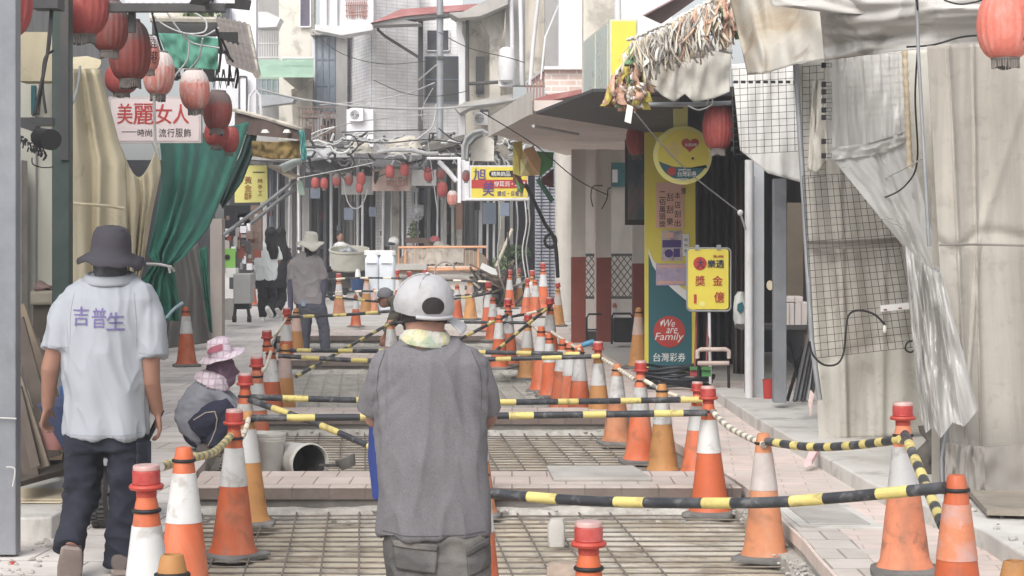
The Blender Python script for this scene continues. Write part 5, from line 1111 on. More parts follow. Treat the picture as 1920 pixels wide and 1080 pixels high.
b = MB(); b.tube([P(1318, 93, 17.2), P(1331, 87, 17.1)], [.055, .03], 12); b.build('lamp_front', MBLK, t); b = MB(); b.tube([P(1328, 88, 17.3), P(1373, 98, 17.3)], .02, 8); b.build('bracket', steel, t)
wire([(1190, 210), (1240, 270), (1300, 330), (1392, 402)], 16.5, 18.2, .006, cab_g, 'thin line slanting in front of the round sign to the white drain pipe')
b = MB(); b.ball(P(1388, 399, 18.1), (.028, .024, .03), 10, 8); b.tube([P(1390, 405, 18.1), P(1398, 430, 18.2)], .01, 6); tag(b.build('rope_knot', cab_w, smooth=60), 'white rope knot at the lower end of the slanting line', 'rope')
wire([(1290, 198), (1310, 206), (1332, 198), (1336, 188), (1330, 184), (1325, 196)], 18.1, 18.1, .007, cab_w, 'white cord curled on the grey rail above the round sign')
wire([(900, 208), (1000, 270), (1080, 335), (1140, 366)], 21, 22, .006, cab_k, 'black line slanting down across the arcade ceiling')
for pts in ([(1112, 388), (1108, 370), (1112, 350), (1130, 348)], [(1128, 392), (1138, 372), (1140, 355), (1146, 352)]): wire(pts, 22, 22, .007, cab_k, 'short curled black cable end hanging before the red-footed pillars', group='curled cable ends')
# shop sign with yellow and red bands, coloured cloths, black cable
Yx = 31
t = thing('shop_sign', 'yellow and red jewellery shop sign with big purple characters', 'sign', P(932, 342, Yx)); MB().pbox(881, 310, 990, 374, Yx, .1).build('casing', white_pipe, t)
MB().pbox(884, 313, 988, 371, Yx - .004, .003).build('yellow_face', SY, t); MB().pbox(884, 337, 988, 353, Yx - .008, .003).build('red_band', SRED, t)
MB().ppoly(rrect(917, 320, 980, 332, 5.5), Yx - .008, .003).build('dark_plaque', SINK, t)
b = MB(); write(b, '旭', 888, 316, 911, 337, Yx - .013, bold=.02); write(b, '美', 905, 340, 926, 367, Yx - .013, bold=.02); b.build('big_lettering', SPUR, t)
b = MB(); row(b, '精美飾品', 921, 321.5, 957, 330.5, Yx - .013, gap=.06); row(b, '穿耳洞·珠寶', 926, 340, 985, 350, Yx - .013, gap=.08); b.build('white_lettering', SWH, t)
b = MB(); row(b, '鑽戒·保養盒', 932, 358, 982, 368, Yx - .009, gap=.1); b.build('small_lettering', SPUR, t)
b = MB(); b.tube([P(874, 374, Yx), P(992, 374, Yx)], .025, 8); b.build('bottom_rail', white_pipe, t)
CF = [('yellow', (222,202,84), [(962, 268), (978, 264), (982, 300), (975, 330), (962, 325)], 27.2), ('peach', (226,176,120), [(982, 280), (1000, 275), (1014, 300), (1012, 328), (984, 330), (976, 312)], 27.0), ('cream', (226,214,140), [(976, 300), (990, 296), (994, 328), (976, 330)], 26.9), ('green', (80,160,84), [(1006, 284), (1038, 286), (1036, 312), (1012, 332)], 27.1), ('rust', (150,92,70), [(962, 325), (976, 332), (985, 352), (972, 350), (962, 340)], 27.3), ('pale green', (120,176,112), [(968, 336), (982, 350), (980, 362), (970, 358)], 27.2), ('maroon', (110,52,56), [(1016, 334), (1038, 316), (1038, 352), (1018, 345)], 27.4)]
for nme, c, pix, Y in CF:
    cx, cy = sum(p[0] for p in pix) / len(pix), sum(p[1] for p in pix) / len(pix); b = MB(); b.v = [P(cx, cy, Y - .12)] + [P(x, y, Y + .05 * math.sin(i * 2)) for i, (x, y) in enumerate(pix)]
    for i in range(len(pix)): b.face((0, 1 + i, 1 + (i + 1) % len(pix)))
    tag(b.build('hanging_cloth', M('cloth_' + nme.replace(' ', '_'), c, .7, .12, 6, .2), solid=.01), nme + ' cloth scrap in the bunch hanging right of the yellow and red sign', 'cloth', 'coloured cloth scraps')
wire([(985, 345), (1005, 385), (1022, 420), (1040, 452), (1046, 520)], 29.5, 30, .03, cab_k, 'thick black cable sloping down to the round pillar')
b = MB()
for k in range(4): b.tube([P(1032 + (12 - k) * math.cos(a), 452 + (14 - k * 1.2) * math.sin(a), 30 - k * .01) for a in [2 * math.pi * i / 24 for i in range(25)]], .012, 6)
tag(b.build('cable_coil', cab_k, smooth=60), 'coil of black cable hung on the left of the round pillar', 'cable')
tag(MB().tube([P(1008, 335, 30.4), P(1036, 378, 30.4)], .04, 8).build('green_tube', M('dark_green', (44,86,70), .6), smooth=60), 'dark green tube slanting beside the round pillar\'s top', 'tube')
b = MB(); b.tube([P(960, 430, 37), P(930, 500, 36.5)], .03, 8); tag(b.build('wooden_stake', M('pale_wood', (176,164,146), .8, .15, 8, .2), smooth=60), 'pale wooden stake leaning behind the shrubs', 'stake')
for x, m in ((936, cab_g), (950, cab_k), (968, cab_g), (984, cab_w), (990, cab_g)): wire([(x, 375), (x + 3, 420), (x - 2 + 4 * math.sin(x), 470), (x + 2, 520)], 36, 36, .014, m, 'cable hanging down below the yellow and red sign', group='cables hanging under the sign')
b = MB(); b.pbox(938, 380, 955, 405, 35.5, .2); tag(b.build('meter_box', frame_b), 'blue grey meter box hung under the yellow and red sign', 'box')
# ------------------------------------------------------------------ left side
canvas = M('cream_canvas', (190,179,148), .85, .08, 2, .25, 16, stain=(160,140,98), sa=.6, sscale=1.4, streak=3, gr=((140,122,88), .45, 3))
green_c = M('green_canvas', (34,112,92), .7, .12, 2, .2, 14, stain=(70,150,130), sa=.35, sscale=1.6, streak=4)
green_dk = M('dark_green_canvas', (30,64,58), .8, .15, 2, .2, 14)
grey_cv = M('grey_canvas', (104,102,98), .85, .12, 2, .2, 14, stain=(140,136,128), sa=.4, streak=3)
t = tag(MB().pbox(-14, -30, 30, 1041, 9.95, .1).build('steel_post', M('near_steel', (120,124,132), .5, .12, 7, .12, 60, metal=.15, stain=(150,152,156), sa=.5, sscale=3, streak=3), bevel=.006), 'grey steel post at the very left edge of the photo', 'post')
wire([(-14, 783), (31, 785)], 9.93, 9.93, .004, cab_w, None, name='tie_wire', par=t); wire([(12, 876), (28, 880), (24, 912)], 9.92, 9.92, .005, cab_w, None, name='tie_wire', par=t)
b = MB(); b.pbox(97, -20, 130, 884, 13.5, .12); t = tag(b.build('steel_post', M('dark_green_steel', (52,70,66), .5, .15, 5, .1, stain=(84,92,90), sa=.5), bevel=.008), 'dark green steel post beside the cream canvas, behind the walking man', 'post')
b = MB(); b.pbox(112, -20, 128, 300, 13.48, .02); b.build('channel', steel_d, t)
# awning frame at the top left
t = thing('steel_awning', 'dark steel awning frame with pale roofing at the top left', 'awning', P(300, 10, 14)); MB().pbox(98, 6, 420, 21, 13.9, .1).build('front_beam', steel_d, t); MB().plate([P(365, -12, 13.4), P(470, 0, 15.5), P(466, 18, 15.5), P(355, 6, 13.4)], (0, .06, 0)).build('corner_beam', steel_d, t)
b = MB(); b.plate([P(235, 6, 14.1), P(440, 6, 14.1), P(440, -10, 18), P(235, -10, 18)], (0, 0, .03))
for i in range(14): x = 240 + i * 14; b.tube([P(x, 4, 14.0), P(x, -8, 18)], .012, 5)
b.build('roof_sheet', panel_lilac, t); b = MB(); b.pbox(240, 20, 252, 60, 14, .06); b.build('bracket', steel_d, t); b = MB(); b.pbox(58, -10, 108, 15, 12.8, .2); b.build('fascia_box', steel_d, t)
# shop wall behind the near posts
LW = thing('left_shop', 'pale shop front with cream panels behind the two left posts', 'shop front', (-3.4, 15, 0))
MB().pbox(30, 150, 135, 620, 16.2, .1).build('cream_panel', M('cream_panel', (206,206,192), .6, .05, 1.5, .05, 30, stain=(178,174,158), sa=.4, streak=4), LW)
b = MB(); b.pbox(28, 300, 42, 620, 16.0, .1); b.pbox(66, 190, 68, 620, 16.15, .04); b.build('door_frame', steel, LW); MB().pbox(33, 60, 110, 152, 15.6, .3).build('rolled_blind', canvas, LW)
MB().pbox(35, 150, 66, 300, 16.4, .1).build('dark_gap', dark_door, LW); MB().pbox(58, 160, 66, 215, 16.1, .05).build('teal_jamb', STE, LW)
b = MB(); b.prism([(-9, 9), (-4.6, 9), (-5.2, 20), (-7.2, 36), (-11, 36)], 0, 4.6); tag(b.build('light_block_mass', grey_wall), 'plain grey mass added behind the left canvas stalls to block light', 'building')  # mass added to block light, kept low so the left pavement stays bright
MB().pbox(-120, 300, 40, 1000, 15.8, .2).build('side_panel', concrete, LW)
# black floodlight with cables on the green post
t = thing('floodlight', 'black floodlight and bracket hung between the left posts', 'lamp', P(68, 260, 12.6)); b = MB(); b.tube([P(66, 255, 12.6), P(76, 258, 12.3), P(96, 262, 12.1)], [.03, .062, .066], 14); b.build('lamp_head', MBLK, t, smooth=50)
b = MB(); b.pbox(35, 220, 98, 236, 12.7, .08); b.plate([P(38, 222, 12.65), P(70, 236, 12.65), P(60, 246, 12.65), P(36, 238, 12.65)], (0, .1, 0)); b.build('bracket', steel_d, t); b = MB()
for i in range(60): x = rnd.uniform(40, 86); y = lerp(262, 290, (x - 40) / 46) + rnd.uniform(-9, 6); b.tube([P(x, y, 12.6), P(x + rnd.uniform(-5, 5), y + rnd.uniform(3, 9), 12.6)], .006, 4)
b.build('bristle_fringe', MBLK, t)
for i, pts in enumerate(([(98, 20), (92, 90), (78, 150), (66, 214)], [(94, 70), (84, 130), (76, 180), (72, 214)], [(100, 95), (84, 110), (80, 160), (86, 212)], [(96, 10), (88, 100), (82, 140), (62, 218)])): wire(pts, 12.9, 12.7, .009, cab_k, 'black cable running down to the floodlight', group='cables above the floodlight')
wire([(60, 296), (62, 308), (80, 314), (100, 313)], 12.6, 12.9, .004, cab_k, 'thin black wire loop hanging below the floodlight')
wire([(150, 125), (146, 160), (138, 190), (131, 196)], 14.6, 13.6, .01, steel, 'grey cable hanging down the cream canvas', name='cable')
# cream canvas, two pieces
cloth('cream_canvas', canvas, [(128, 130), (156, 127), (186, 130)], [(128, 560), (180, 560), (240, 560)], lambda u, v: 15.4, None, None, 2, 2) if False else None
def cpl(pts, y):                                     # x of an edge polyline at row y
    for (x0, y0), (x1, y1) in zip(pts, pts[1:]):
        if y <= y1: return lerp(x0, x1, (y - y0) / max(y1 - y0, 1e-6))
    return pts[-1][0]
def drape(name, mat, L, R, Yf, label=None, cat=None, nu=50, nv=60, n=7, amp=.05, seed=0, parent=None, grow=1.0, solid=.005, top=None, bottom=None):
    y0, y1 = L[0][1], L[-1][1]
    def fn(u, v):
        yl, yr = lerp(L[0][1], L[-1][1], v), lerp(R[0][1], R[-1][1], v)
        xl, xr = cpl(L, yl), cpl(R, yr); x, y = lerp(xl, xr, u), lerp(yl, yr, u)
        if top: y += top(u) * (1 - v)
        if bottom: y += bottom(u) * v
        ph = 2 * math.pi * n * u + 1.3 * nz((u * 3, v * 1.2, seed)) * 3
        return P(x, y, Yf(u, v) + amp * (.4 + .6 * v * grow) * math.sin(ph) + amp * .8 * nz((u * n * 2.2, v * 2.5, seed + 3)))
    o = MB().grid(fn, nu, nv).build(name, mat, parent, smooth=85, solid=solid)
    return tag(o, label, cat) if label else o
d_ = drape('cream_canvas', canvas, [(126, 128), (126, 815)], [(187, 130), (224, 270), (236, 300), (244, 815)], lambda u, v: 15.2 + .5 * u, 'cream canvas sheet gathered at a seam, hanging beside the dark green post', 'canvas', n=3, amp=.05, seed=3)
b = MB(); b.tube([P(130, 381, 15.0), P(160, 383, 15.0), P(200, 386, 15.1), P(232, 391, 15.2)], .012, 6); b.build('gather_seam', canvas, d_)
b = MB(); b.loft([(P(132, 118, 15.1), (.02, 0, 0), (0, .06, .05)), (P(160, 117, 15.1), (.02, 0, 0), (0, .06, .055)), (P(184, 120, 15.1), (.02, 0, 0), (0, .05, .04))], 14); b.build('rolled_top', canvas, d_, smooth=70)
drape('cream_canvas', canvas, [(223, 268), (226, 320), (232, 420), (228, 770)], [(297, 272), (302, 320), (285, 400), (258, 560), (254, 770)], lambda u, v: 17.0 + .3 * u, 'lighter cream canvas swag with a drooping top edge, left of the green curtain', 'canvas', n=3, amp=.07, seed=6, top=lambda u: 62 * math.sin(math.pi * u) ** 1.2)
tag(MB().tube([P(289, 180, 16.9), P(291, 265, 16.9)], .012, 8).tube([P(289, 268, 16.9), P(298, 296, 16.9)], [.02, .012], 8).build('rope', cab_w, smooth=60), 'white rope and hook holding up the lighter canvas swag', 'rope')
# big green curtain, tied
GC = drape('green_curtain', green_c, [(300, 268), (304, 310), (304, 345), (290, 420), (278, 478), (290, 492)], [(468, 228), (455, 270), (425, 350), (390, 430), (345, 482), (326, 496)], lambda u, v: 22.0 + 4.5 * u * (1 - v) - 1.2 * v, 'big green canvas curtain swept aside and tied with a white cord', 'curtain', 80, 60, 4, .12, 9)
drape('curtain_tail', green_c, [(290, 490), (268, 520), (254, 560), (254, 600)], [(326, 494), (330, 530), (336, 570), (336, 602)], lambda u, v: 20.9, None, None, 40, 30, 5, .07, 12, GC)
b = MB(); b.tube([P(276, 495, 20.8), P(300, 496, 20.6), P(320, 500, 20.6), P(326, 508, 20.7)], .016, 8); b.tube([P(316, 498, 20.55), P(319, 512, 20.55)], .014, 6); b.build('tie_cord', cab_w, GC, smooth=60)
drape('green_curtain', green_dk, [(466, 240), (450, 290), (425, 345), (412, 380)], [(484, 236), (478, 280), (455, 340), (418, 392)], lambda u, v: 27.2, 'narrow dark green curtain edge hanging right of the big green one', 'curtain', 20, 30, 2, .05, 16)
drape('green_curtain', green_c, [(372, 468), (380, 540), (392, 620)], [(388, 462), (392, 540), (399, 625)], lambda u, v: 26.2, 'green curtain strip hanging at the edge of the grey lower sheet', 'curtain', 14, 30, 2, .04, 18)
drape('grey_sheet', grey_cv, [(318, 500), (325, 560), (300, 655)], [(372, 455), (388, 530), (397, 642)], lambda u, v: 26.4 + u, 'dark grey sheet hanging to the ground below the tied green curtain', 'sheet', 40, 40, 4, .06, 20)
b = MB(); b.pbox(394, 410, 416, 640, 27.6, .3); tag(b.build('wall_end', M('pink_grey_wall', (178,166,158), .85, .1, 2, .2, stain=(206,190,170), sa=.5, streak=3)), 'pinkish grey end of wall right of the grey sheet', 'wall')
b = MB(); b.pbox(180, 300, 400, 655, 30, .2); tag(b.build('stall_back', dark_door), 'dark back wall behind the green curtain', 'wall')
wire([(312, 596), (326, 580), (343, 567)], 20, 20, .018, M('blue_tube', (150,176,190), .5), 'pale blue tube end sticking out beside the walking man\'s shoulder', name='tube', cat='tube')
# sign with red and black characters
YL = 21.3
t = thing('shop_sign', 'pale clothing shop sign with red characters behind the lanterns on the left', 'sign', P(291, 225, YL)); MB().pbox(203, 181, 377, 268, YL, .1).build('frame', M('sign_frame', (196,184,182), .5), t); MB().pbox(208, 186, 373, 264, YL - .005, .004).build('face', M('sign_pinkish', (214,198,198), .5, .05, 2, .03), t)
b = MB(); write(b, '美', 220, 194, 248, 232, YL - .010, bold=.015); write(b, '麗', 250, 194, 287, 233, YL - .010, bold=.015); write(b, '女', 291, 195, 322, 232, YL - .010, bold=.015); write(b, '人', 324, 195, 354, 232, YL - .010, bold=.015); b.build('red_lettering', SRED, t)
b = MB(); row(b, '時尚', 257, 242, 286, 256, YL - .010); row(b, '流行服飾', 297, 241, 359, 257, YL - .010); b.pbox(228, 246.5, 256, 247.6, YL - .009, .003); b.build('black_lettering', SINK, t)
# clutter above it: green cloth, corrugated eave, cables, far greenery
cloth('green_canopy', M('pale_green_canvas', (72,142,120), .75, .12, 2, .2), [(296, 62), (350, 64), (410, 72)], [(322, 128), (360, 128), (408, 132)], lambda u, v: 23.5, 'pale green canopy cloth behind the white-topped lanterns', 'canopy', 30, 20, .08, (2, 5), 51)
b = MB()
for i in range(12): x0, x1 = lerp(405, 461, i / 12), lerp(405, 461, (i + 1) / 12); b.plate([P(x0, lerp(36, 48, i / 12), 24), P(x1, lerp(36, 48, (i + 1) / 12), 24), P(x1 + 20, lerp(120, 140, (i + 1) / 12), 20.5), P(x0 + 20, lerp(120, 140, i / 12), 20.5)], (0, 0, .03 + .012 * (i % 2)))
t = tag(b.build('tin_roof', M('worn_tin', (132,122,116), .7, .2, 4, .2, stain=(96,74,66), sa=.7)), 'worn tin awning roof above the hanging lanterns', 'roof'); b = MB(); b.tube([P(282, 36, 24), P(405, 38, 24), P(464, 50, 24), P(482, 140, 20.5)], .04, 6); b.build('edge_trim', plaster_old, t)
MB().pbox(285, 37, 405, 64, 24.2, .3).build('underside', steel_d, t)
b = MB(); b.pbox(409, 60, 445, 100, 22, .08); b.tube([P(330, 145, 21.5), P(440, 150, 21.5)], .02, 6)
for i in range(9): b.tube([P(335 + i*12, 130, 21.5), P(341 + i*12, 165, 21.5), P(347 + i*12, 130, 21.5)], .012, 5)
tag(b.build('lattice_truss', MBLK), 'dark lattice truss behind the white-topped lanterns', 'truss')
for i, pts in enumerate(([(283, 22), (305, 45), (345, 62), (382, 60), (386, 40), (366, 24)], [(312, 22), (335, 55), (360, 80), (412, 90)], [(340, 60), (352, 72), (352, 110), (330, 140), (322, 155)], [(345, 62), (380, 68), (410, 52)], [(380, 72), (372, 110), (355, 130)])): wire(pts, 20.5, 20.8, .010, cab_w, 'white cable looped in the clutter above the hanging lanterns', group='cables above the lanterns')
for i, pts in enumerate(([(285, 22), (296, 70), (304, 95)], [(405, 52), (414, 90), (410, 135)], [(414, 70), (430, 110), (428, 160)], [(420, 95), (445, 130), (442, 165)])): wire(pts, 20.5, 20.8, .014, cab_k, 'black cable hanging in the clutter above the lanterns', group='black cables above the lanterns')
b = MB(); b.pbox(318, 128, 332, 150, 21.2, .1); b.pbox(384, 130, 400, 152, 21.2, .1); tag(b.build('junction_box', MBLK), 'pair of black junction boxes above the white-topped lanterns', 'box')
def leaves(name, c, s, n, sz, mat, par=None, seed=0, shell=.35):
    R = random.Random(seed); b = MB(); k = len(mat) if isinstance(mat, list) else 1
    for i in range(n):
        d = Vector((R.gauss(0, 1), R.gauss(0, 1), R.gauss(0, 1))).normalized() * (shell + (1 - shell) * R.random() ** .5); p = Vector(c) + Vector((d.x * s[0], d.y * s[1], d.z * s[2])) * (1 + .35 * nz(d * 2.4 + Vector((seed, 0, 0))))
        a = Vector((R.gauss(0, 1), R.gauss(0, 1), R.gauss(0, .7))).normalized(); w = a.orthogonal().normalized(); w = (Matrix.Rotation(R.uniform(0, 6.28), 3, a) @ w); q = sz * R.uniform(.6, 1.3)
        b.cur = R.randrange(k); B = len(b.v); b.v += [p - a * q, p + w * q * .35, p + a * q, p - w * q * .35]; b.face((B, B+1, B+2, B+3))
    return b.build(name, mat, par)
lf1 = M('leaf_green', (72,98,54), .7, .2, 6, 0); lf2 = M('leaf_dark', (58,84,50), .7, .2, 6, 0); lf3 = M('leaf_pale', (128,148,98), .7, .2, 6, 0)
t = thing('rooftop_plant', 'small leafy plant on the roof edge above the green canopy', 'plant', P(375, 38, 30)); leaves('foliage', P(375, 28, 30), (.28, .3, .12), 420, .045, [lf1, lf3], t, 3)
b = MB(); b.tube([P(375, 44, 30), P(372, 30, 30), P(366, 22, 30)], .015, 5); b.tube([P(378, 44, 30), P(384, 30, 30)], .012, 5); b.build('stem', brown_clutter, t)
# grey scrap building parts at the top middle-left
t = thing('grey_loft', 'grey loft wall with a dark framed window above the left awnings', 'building', P(430, 30, 33)); MB().pbox(405, -30, 480, 240, 34, .3).build('wall', panel_lilac, t); window(t, 414, 14, 432, 44, 33.9, frame_b, glass_d, 1, 1); window(t, 448, 143, 462, 210, 33.9, dark_door, panel_lilac, 1, 1)
MB().pbox(280, -30, 405, 34, 36, .3).build('wall', plaster, t); b = MB(); b.tube([P(466, 215, 33), P(468, 180, 33), P(478, 168, 33), P(488, 180, 33), P(490, 215, 33)], .025, 6); b.build('arch_bar', white_pipe, t)
# second awning with brown edge and ochre cloth, yellow food sign
t = thing('awning', 'awning with a brown edge, ochre lining and turquoise end flap over the yellow food sign', 'awning', P(505, 260, 27)); b = MB(); b.plate([P(440, 208, 27.5), P(566, 240, 26), P(566, 262, 26), P(440, 250, 27.5)], (0, 1.2, .05)); b.build('brown_roof', M('brown_roof', (112,92,84), .7, .2, 4, .2, stain=(70,58,56), sa=.6), t)
b = MB(); b.tube([P(438, 206, 27.4), P(500, 222, 26.8), P(568, 243, 25.9)], .03, 6); b.build('edge_trim', plaster_old, t)
cloth('ochre_lining', M('ochre_cloth', (150,122,62), .8, .2, 3, .2, stain=(100,82,50), sa=.5), [(472, 264), (510, 266), (562, 264)], [(472, 292), (510, 299), (562, 297)], lambda u, v: 26.4, nu=30, nv=14, fold=.06, seed=61, parent=t); cloth('end_flap', M('turquoise_cloth', (84,166,160), .7, .1, 3, .2), [(560, 245), (566, 243), (571, 248)], [(566, 302), (572, 300), (576, 296)], lambda u, v: 25.9, nu=10, nv=16, fold=.05, seed=63, parent=t)
b = MB()
for x in (455, 497, 538): b.loft([(P(x, 243, 26.2), (.03, 0, 0), (0, .03, 0)), (P(x, 249, 26.2), (.06, 0, 0), (0, .06, 0))], 10)
b.build('bulb_shade', SWH, t)
t = thing('food_sign', 'yellow food shop sign with brown characters, partly hidden by the green curtain', 'sign', P(472, 345, 28)); b = MB(); b.ppoly([(440, 310), (500, 310), (502, 379), (440, 380)], 28, .06); b.build('board', SYL, t)
b = MB(); column(b, '純手工', 483, 333, 492, 368, 27.99, gap=.3); column(b, '黃金酥', 458, 330, 472, 375, 27.99, gap=.12); b.build('lettering', M('brown_ink', (176,112,56), .7), t); MB().pbox(474, 322, 496, 323.6, 27.99, .004).build('rule', SINK, t)
b = MB(); b.plate([P(500, 312, 28), P(512, 312, 28), P(556, 334, 27), P(548, 337, 27)], (0, .5, .04)); SA_ = tag(b.build('small_awning', M('tan_awning', (176,156,132), .8)), 'small tan awning edge right of the yellow food sign', 'awning'); b = MB(); b.plate([P(520, 316, 29), P(560, 298, 29), P(566, 306, 27.5), P(530, 326, 27.5)], (0, 0, .04)); tag(b.build('small_awning', M('pale_green_sheet', (186,196,184), .6)), 'pale sheet awning under the turquoise flap', 'awning')
for pts, Y in (([(556, 336), (500, 380), (420, 440)], 27.5), ([(556, 352), (520, 378), (470, 420)], 27.8)): MB().tube([P(x, y, Y) for x, y in pts], .028, 8).build('folding_arm', steel, SA_, smooth=60)
b = MB(); b.plate([P(557, 338, 27), P(566, 340, 27), P(572, 366, 27), P(560, 366, 27)], (0, .03, 0)); tag(b.build('green_flap', M('mint_flap', (170,196,180), .7)), 'mint coloured flap hanging from the small awning', 'cloth')
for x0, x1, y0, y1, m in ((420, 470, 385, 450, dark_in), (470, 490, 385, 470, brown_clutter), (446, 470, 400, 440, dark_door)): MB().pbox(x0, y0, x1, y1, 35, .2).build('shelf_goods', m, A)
t = thing('goods_stack', 'stack of brown goods and boards under the yellow food sign', 'goods', P(450, 470, 34.5)); b = MB()
for i in range(40): x, y = rnd.uniform(420, 478), rnd.uniform(395, 510); MB().pbox(x, y, x + rnd.uniform(4, 12), y + rnd.uniform(4, 22), 34.2 + rnd.uniform(0, .4), .15).build('box', rnd.choice([brown_clutter, redpaint, panel_lilac, grey_wall]), t)
t = tag(MB().pbox(420, 466, 441, 502, 33.6, .06).build('green_notice', M('lime_board', (122,190,72), .6, .1, 4, .05)), 'bright green notice board with a dark round mark', 'sign'); disc(426, 482, 5, 33.58, 20, .01).build('round_mark', MBLK, t)
t = thing('utility_cart', 'grey metal box on a black wheeled stand at the left pavement edge', 'cart', P(452, 600, 33)); MB().pbox(437, 513, 470, 570, 33, .5).build('box_body', M('cart_grey', (158,158,156), .6, .08, 3, .05), t, bevel=.02)
b = MB(); b.pbox(440, 570, 466, 580, 33.05, .4)
for x in (442, 464): b.tube([P(x, 570, 33.1), P(x + (4 if x > 450 else -3), 600, 33.0)], .03, 6)
b.build('stand', MBLK, t); b = MB()
for x in (440, 468): b.loft([(P(x - 4, 598, 33), (0, .06, 0), (0, 0, .06)), (P(x + 3, 598, 33), (0, .06, 0), (0, 0, .06))], 14)
b.build('wheels', MBLK, t); MB().pbox(424, 503, 442, 520, 33.3, .3).build('white_tray', SWH, t)
b = MB(); b.pbox(420, 560, 437, 600, 33.8, .3); tag(b.build('stone_step', concrete), 'low stone step left of the grey wheeled box', 'step')
# junk near the left posts
plank = M('old_plank', (92,82,74), .85, .2, 7, .3, 30, stain=(74,62,54), sa=.6, sscale=3, streak=6); plank2 = M('pale_plank', (124,110,94), .85, .2, 7, .3, 30, stain=(130,108,84), sa=.5, sscale=3, streak=6)
for i, (x0, y0, x1, y1, w, m, Y) in enumerate([(30, 600, 100, 860, 13, plank, 11.4), (34, 575, 125, 850, 11, plank2, 11.7), (60, 640, 128, 850, 14, plank, 12.0), (20, 690, 80, 880, 13, plank2, 11.0), (-5, 660, 60, 900, 14, plank, 11.2), (30, 730, 66, 880, 9, plank, 10.9)]):
    a = P(x0, y0, Y + .3); c = P(x1, y1, Y); wd = w / F * Y; b = MB(); b.plate([a + Vector((-wd, 0, 0)), a + Vector((wd, 0, .02)), c + Vector((wd, 0, .02)), c + Vector((-wd, 0, 0))], (0, .035, 0))
    tag(b.build('plank', m, bevel=.003), 'weathered plank leaning between the two left posts', 'plank', 'leaning planks')
for i in range(9):
    z = .13 + .028 * i; a0 = rnd.uniform(-.12, .12); b = MB(); b.box((-.34 - rnd.uniform(0, .1), -.07, z), (.26 + rnd.uniform(0, .12), .07, z + .022), Matrix.Translation((-2.78, 12.35 - .05 * (i % 3), 0)) @ Matrix.Rotation(a0, 4, 'Z'))
    tag(b.build('plank', plank, bevel=.003), 'short dark board in the stack on the doorstep slab', 'plank', 'stacked boards')
t = thing('cabinet', 'old beige cabinet with bundled cloth on top behind the leaning planks', 'cabinet', P(85, 800, 13.9)); MB().pbox(55, 545, 108, 572, 13.9, .4).build('top', M('old_beige', (150,142,126), .8, .15, 4, .2), t, bevel=.02); MB().pbox(62, 572, 106, 800, 13.95, .35).build('carcass', M('old_brown', (92,82,74), .8, .2, 4, .2), t)
b = MB(); b.loft([(P(70 + 5 * i, 540, 14.0), (0, .1, 0), (0, 0, .03 + .02 * math.sin(i))) for i in range(7)], 12)
for v in b.v: v += Vector((.02 * nz(v * 14), .02 * nz(v * 12), .02 * nz(v * 15)))
tag(b.build('cloth_bundle', M('maroon_cloth', (122,96,92), .85, .25, 8, .2), smooth=60), 'small bundle of maroon and grey cloth on the old cabinet', 'cloth')
b = MB(); b.pbox(103, 650, 138, 800, 12.9, .25); t = tag(b.build('metal_cabinet', M('blue_grey_metal', (112,118,124), .6, .08, 3, .05), bevel=.01), 'blue grey metal cabinet behind the walking man\'s left arm', 'cabinet'); wire([(106, 690), (112, 684), (130, 696)], 12.85, 12.85, .006, cab_w, None, name='cord', par=t)
b = MB(); b.plate([P(30, 862, 11.6), P(118, 852, 12.2), P(122, 880, 11.4), P(30, 905, 10.9)], (0, 0, -.03)); tag(b.build('flat_plank', plank), 'broad grey board lying level above the doorstep slab', 'board')
b = MB(); b.plate([P(34, 866, 11.5), P(60, 838, 11.8), P(118, 846, 12.2), P(116, 862, 11.7)], (0, .05, .22)); tag(b.build('cardboard_box', M('cardboard', (168,140,112), .85, .1, 3, .1)), 'open brown cardboard box on the broad grey board', 'box')
for i, (yy, w, z) in enumerate(((11.25, .28, .125), (11.32, .26, .133))): b = MB(); b.prism([(-2.95, yy - .2), (-2.52 + .03 * i, yy - .22), (-2.42 - .02 * i, yy + .24), (-2.95, yy + .26)], z, z + .006); tag(b.build('cardboard_sheet', M('pale_cardboard', (206,190,158), .85, .08, 3, .1)), 'pale cardboard sheet lying on the doorstep slab', 'cardboard', 'cardboard sheets')
t = tag(MB().lathe([(.001, 0), (.055, 0), (.08, .14), (.074, .15)], P(102, 842, 11.2), 18).build('small_bucket', M('pink_pail', (178,116,112), .6, .15, 6, .1), smooth=40), 'small pink and grey pail beside the walking man\'s hand', 'bucket'); MB().lathe([(.079, .125), (.084, .13), (.084, .155), (.076, .158)], P(102, 842, 11.2), 18).build('grey_rim', grey_wall, t, smooth=40)
tag(MB().tube([P(118, 728, 11.8), P(121, 760, 11.6), P(128, 790, 11.5)], [.02, .025, .02], 10).build('spray_can', M('can_blue', (50,84,140), .4, .2, 9, 0), smooth=50), 'blue and white canister hanging behind the walking man\'s hip', 'canister'); b = MB(); b.lathe([(.001, .012), (.016, .012), (.017, 0)], (-2.47, 9.75, .001), 14); tag(b.build('red_cap', SRED, smooth=60), 'small red cap lying among rubble at the foot of the grey post', 'cap')
t = thing('wheelbarrow', 'blue wheelbarrow with a wide tyre and silver stays, seen between the walking man\'s legs', 'wheelbarrow', P(190, 1010, 10.9)); Yw = 11.0
b = MB(); c = P(192, 950, Yw); R0, w0 = .175, .048
for i in range(1): b.v = []
prof = [(-w0, .10), (-w0, .15), (-w0 * .8, .17), (0, .176), (w0 * .8, .17), (w0, .15), (w0, .10)]
n = 32
for k in range(n):
    a = 2 * math.pi * k / n
    for dx, r in prof: b.v.append(Vector((c.x + dx, c.y + r * math.cos(a), .176 + r * math.sin(a))))
m_ = len(prof)
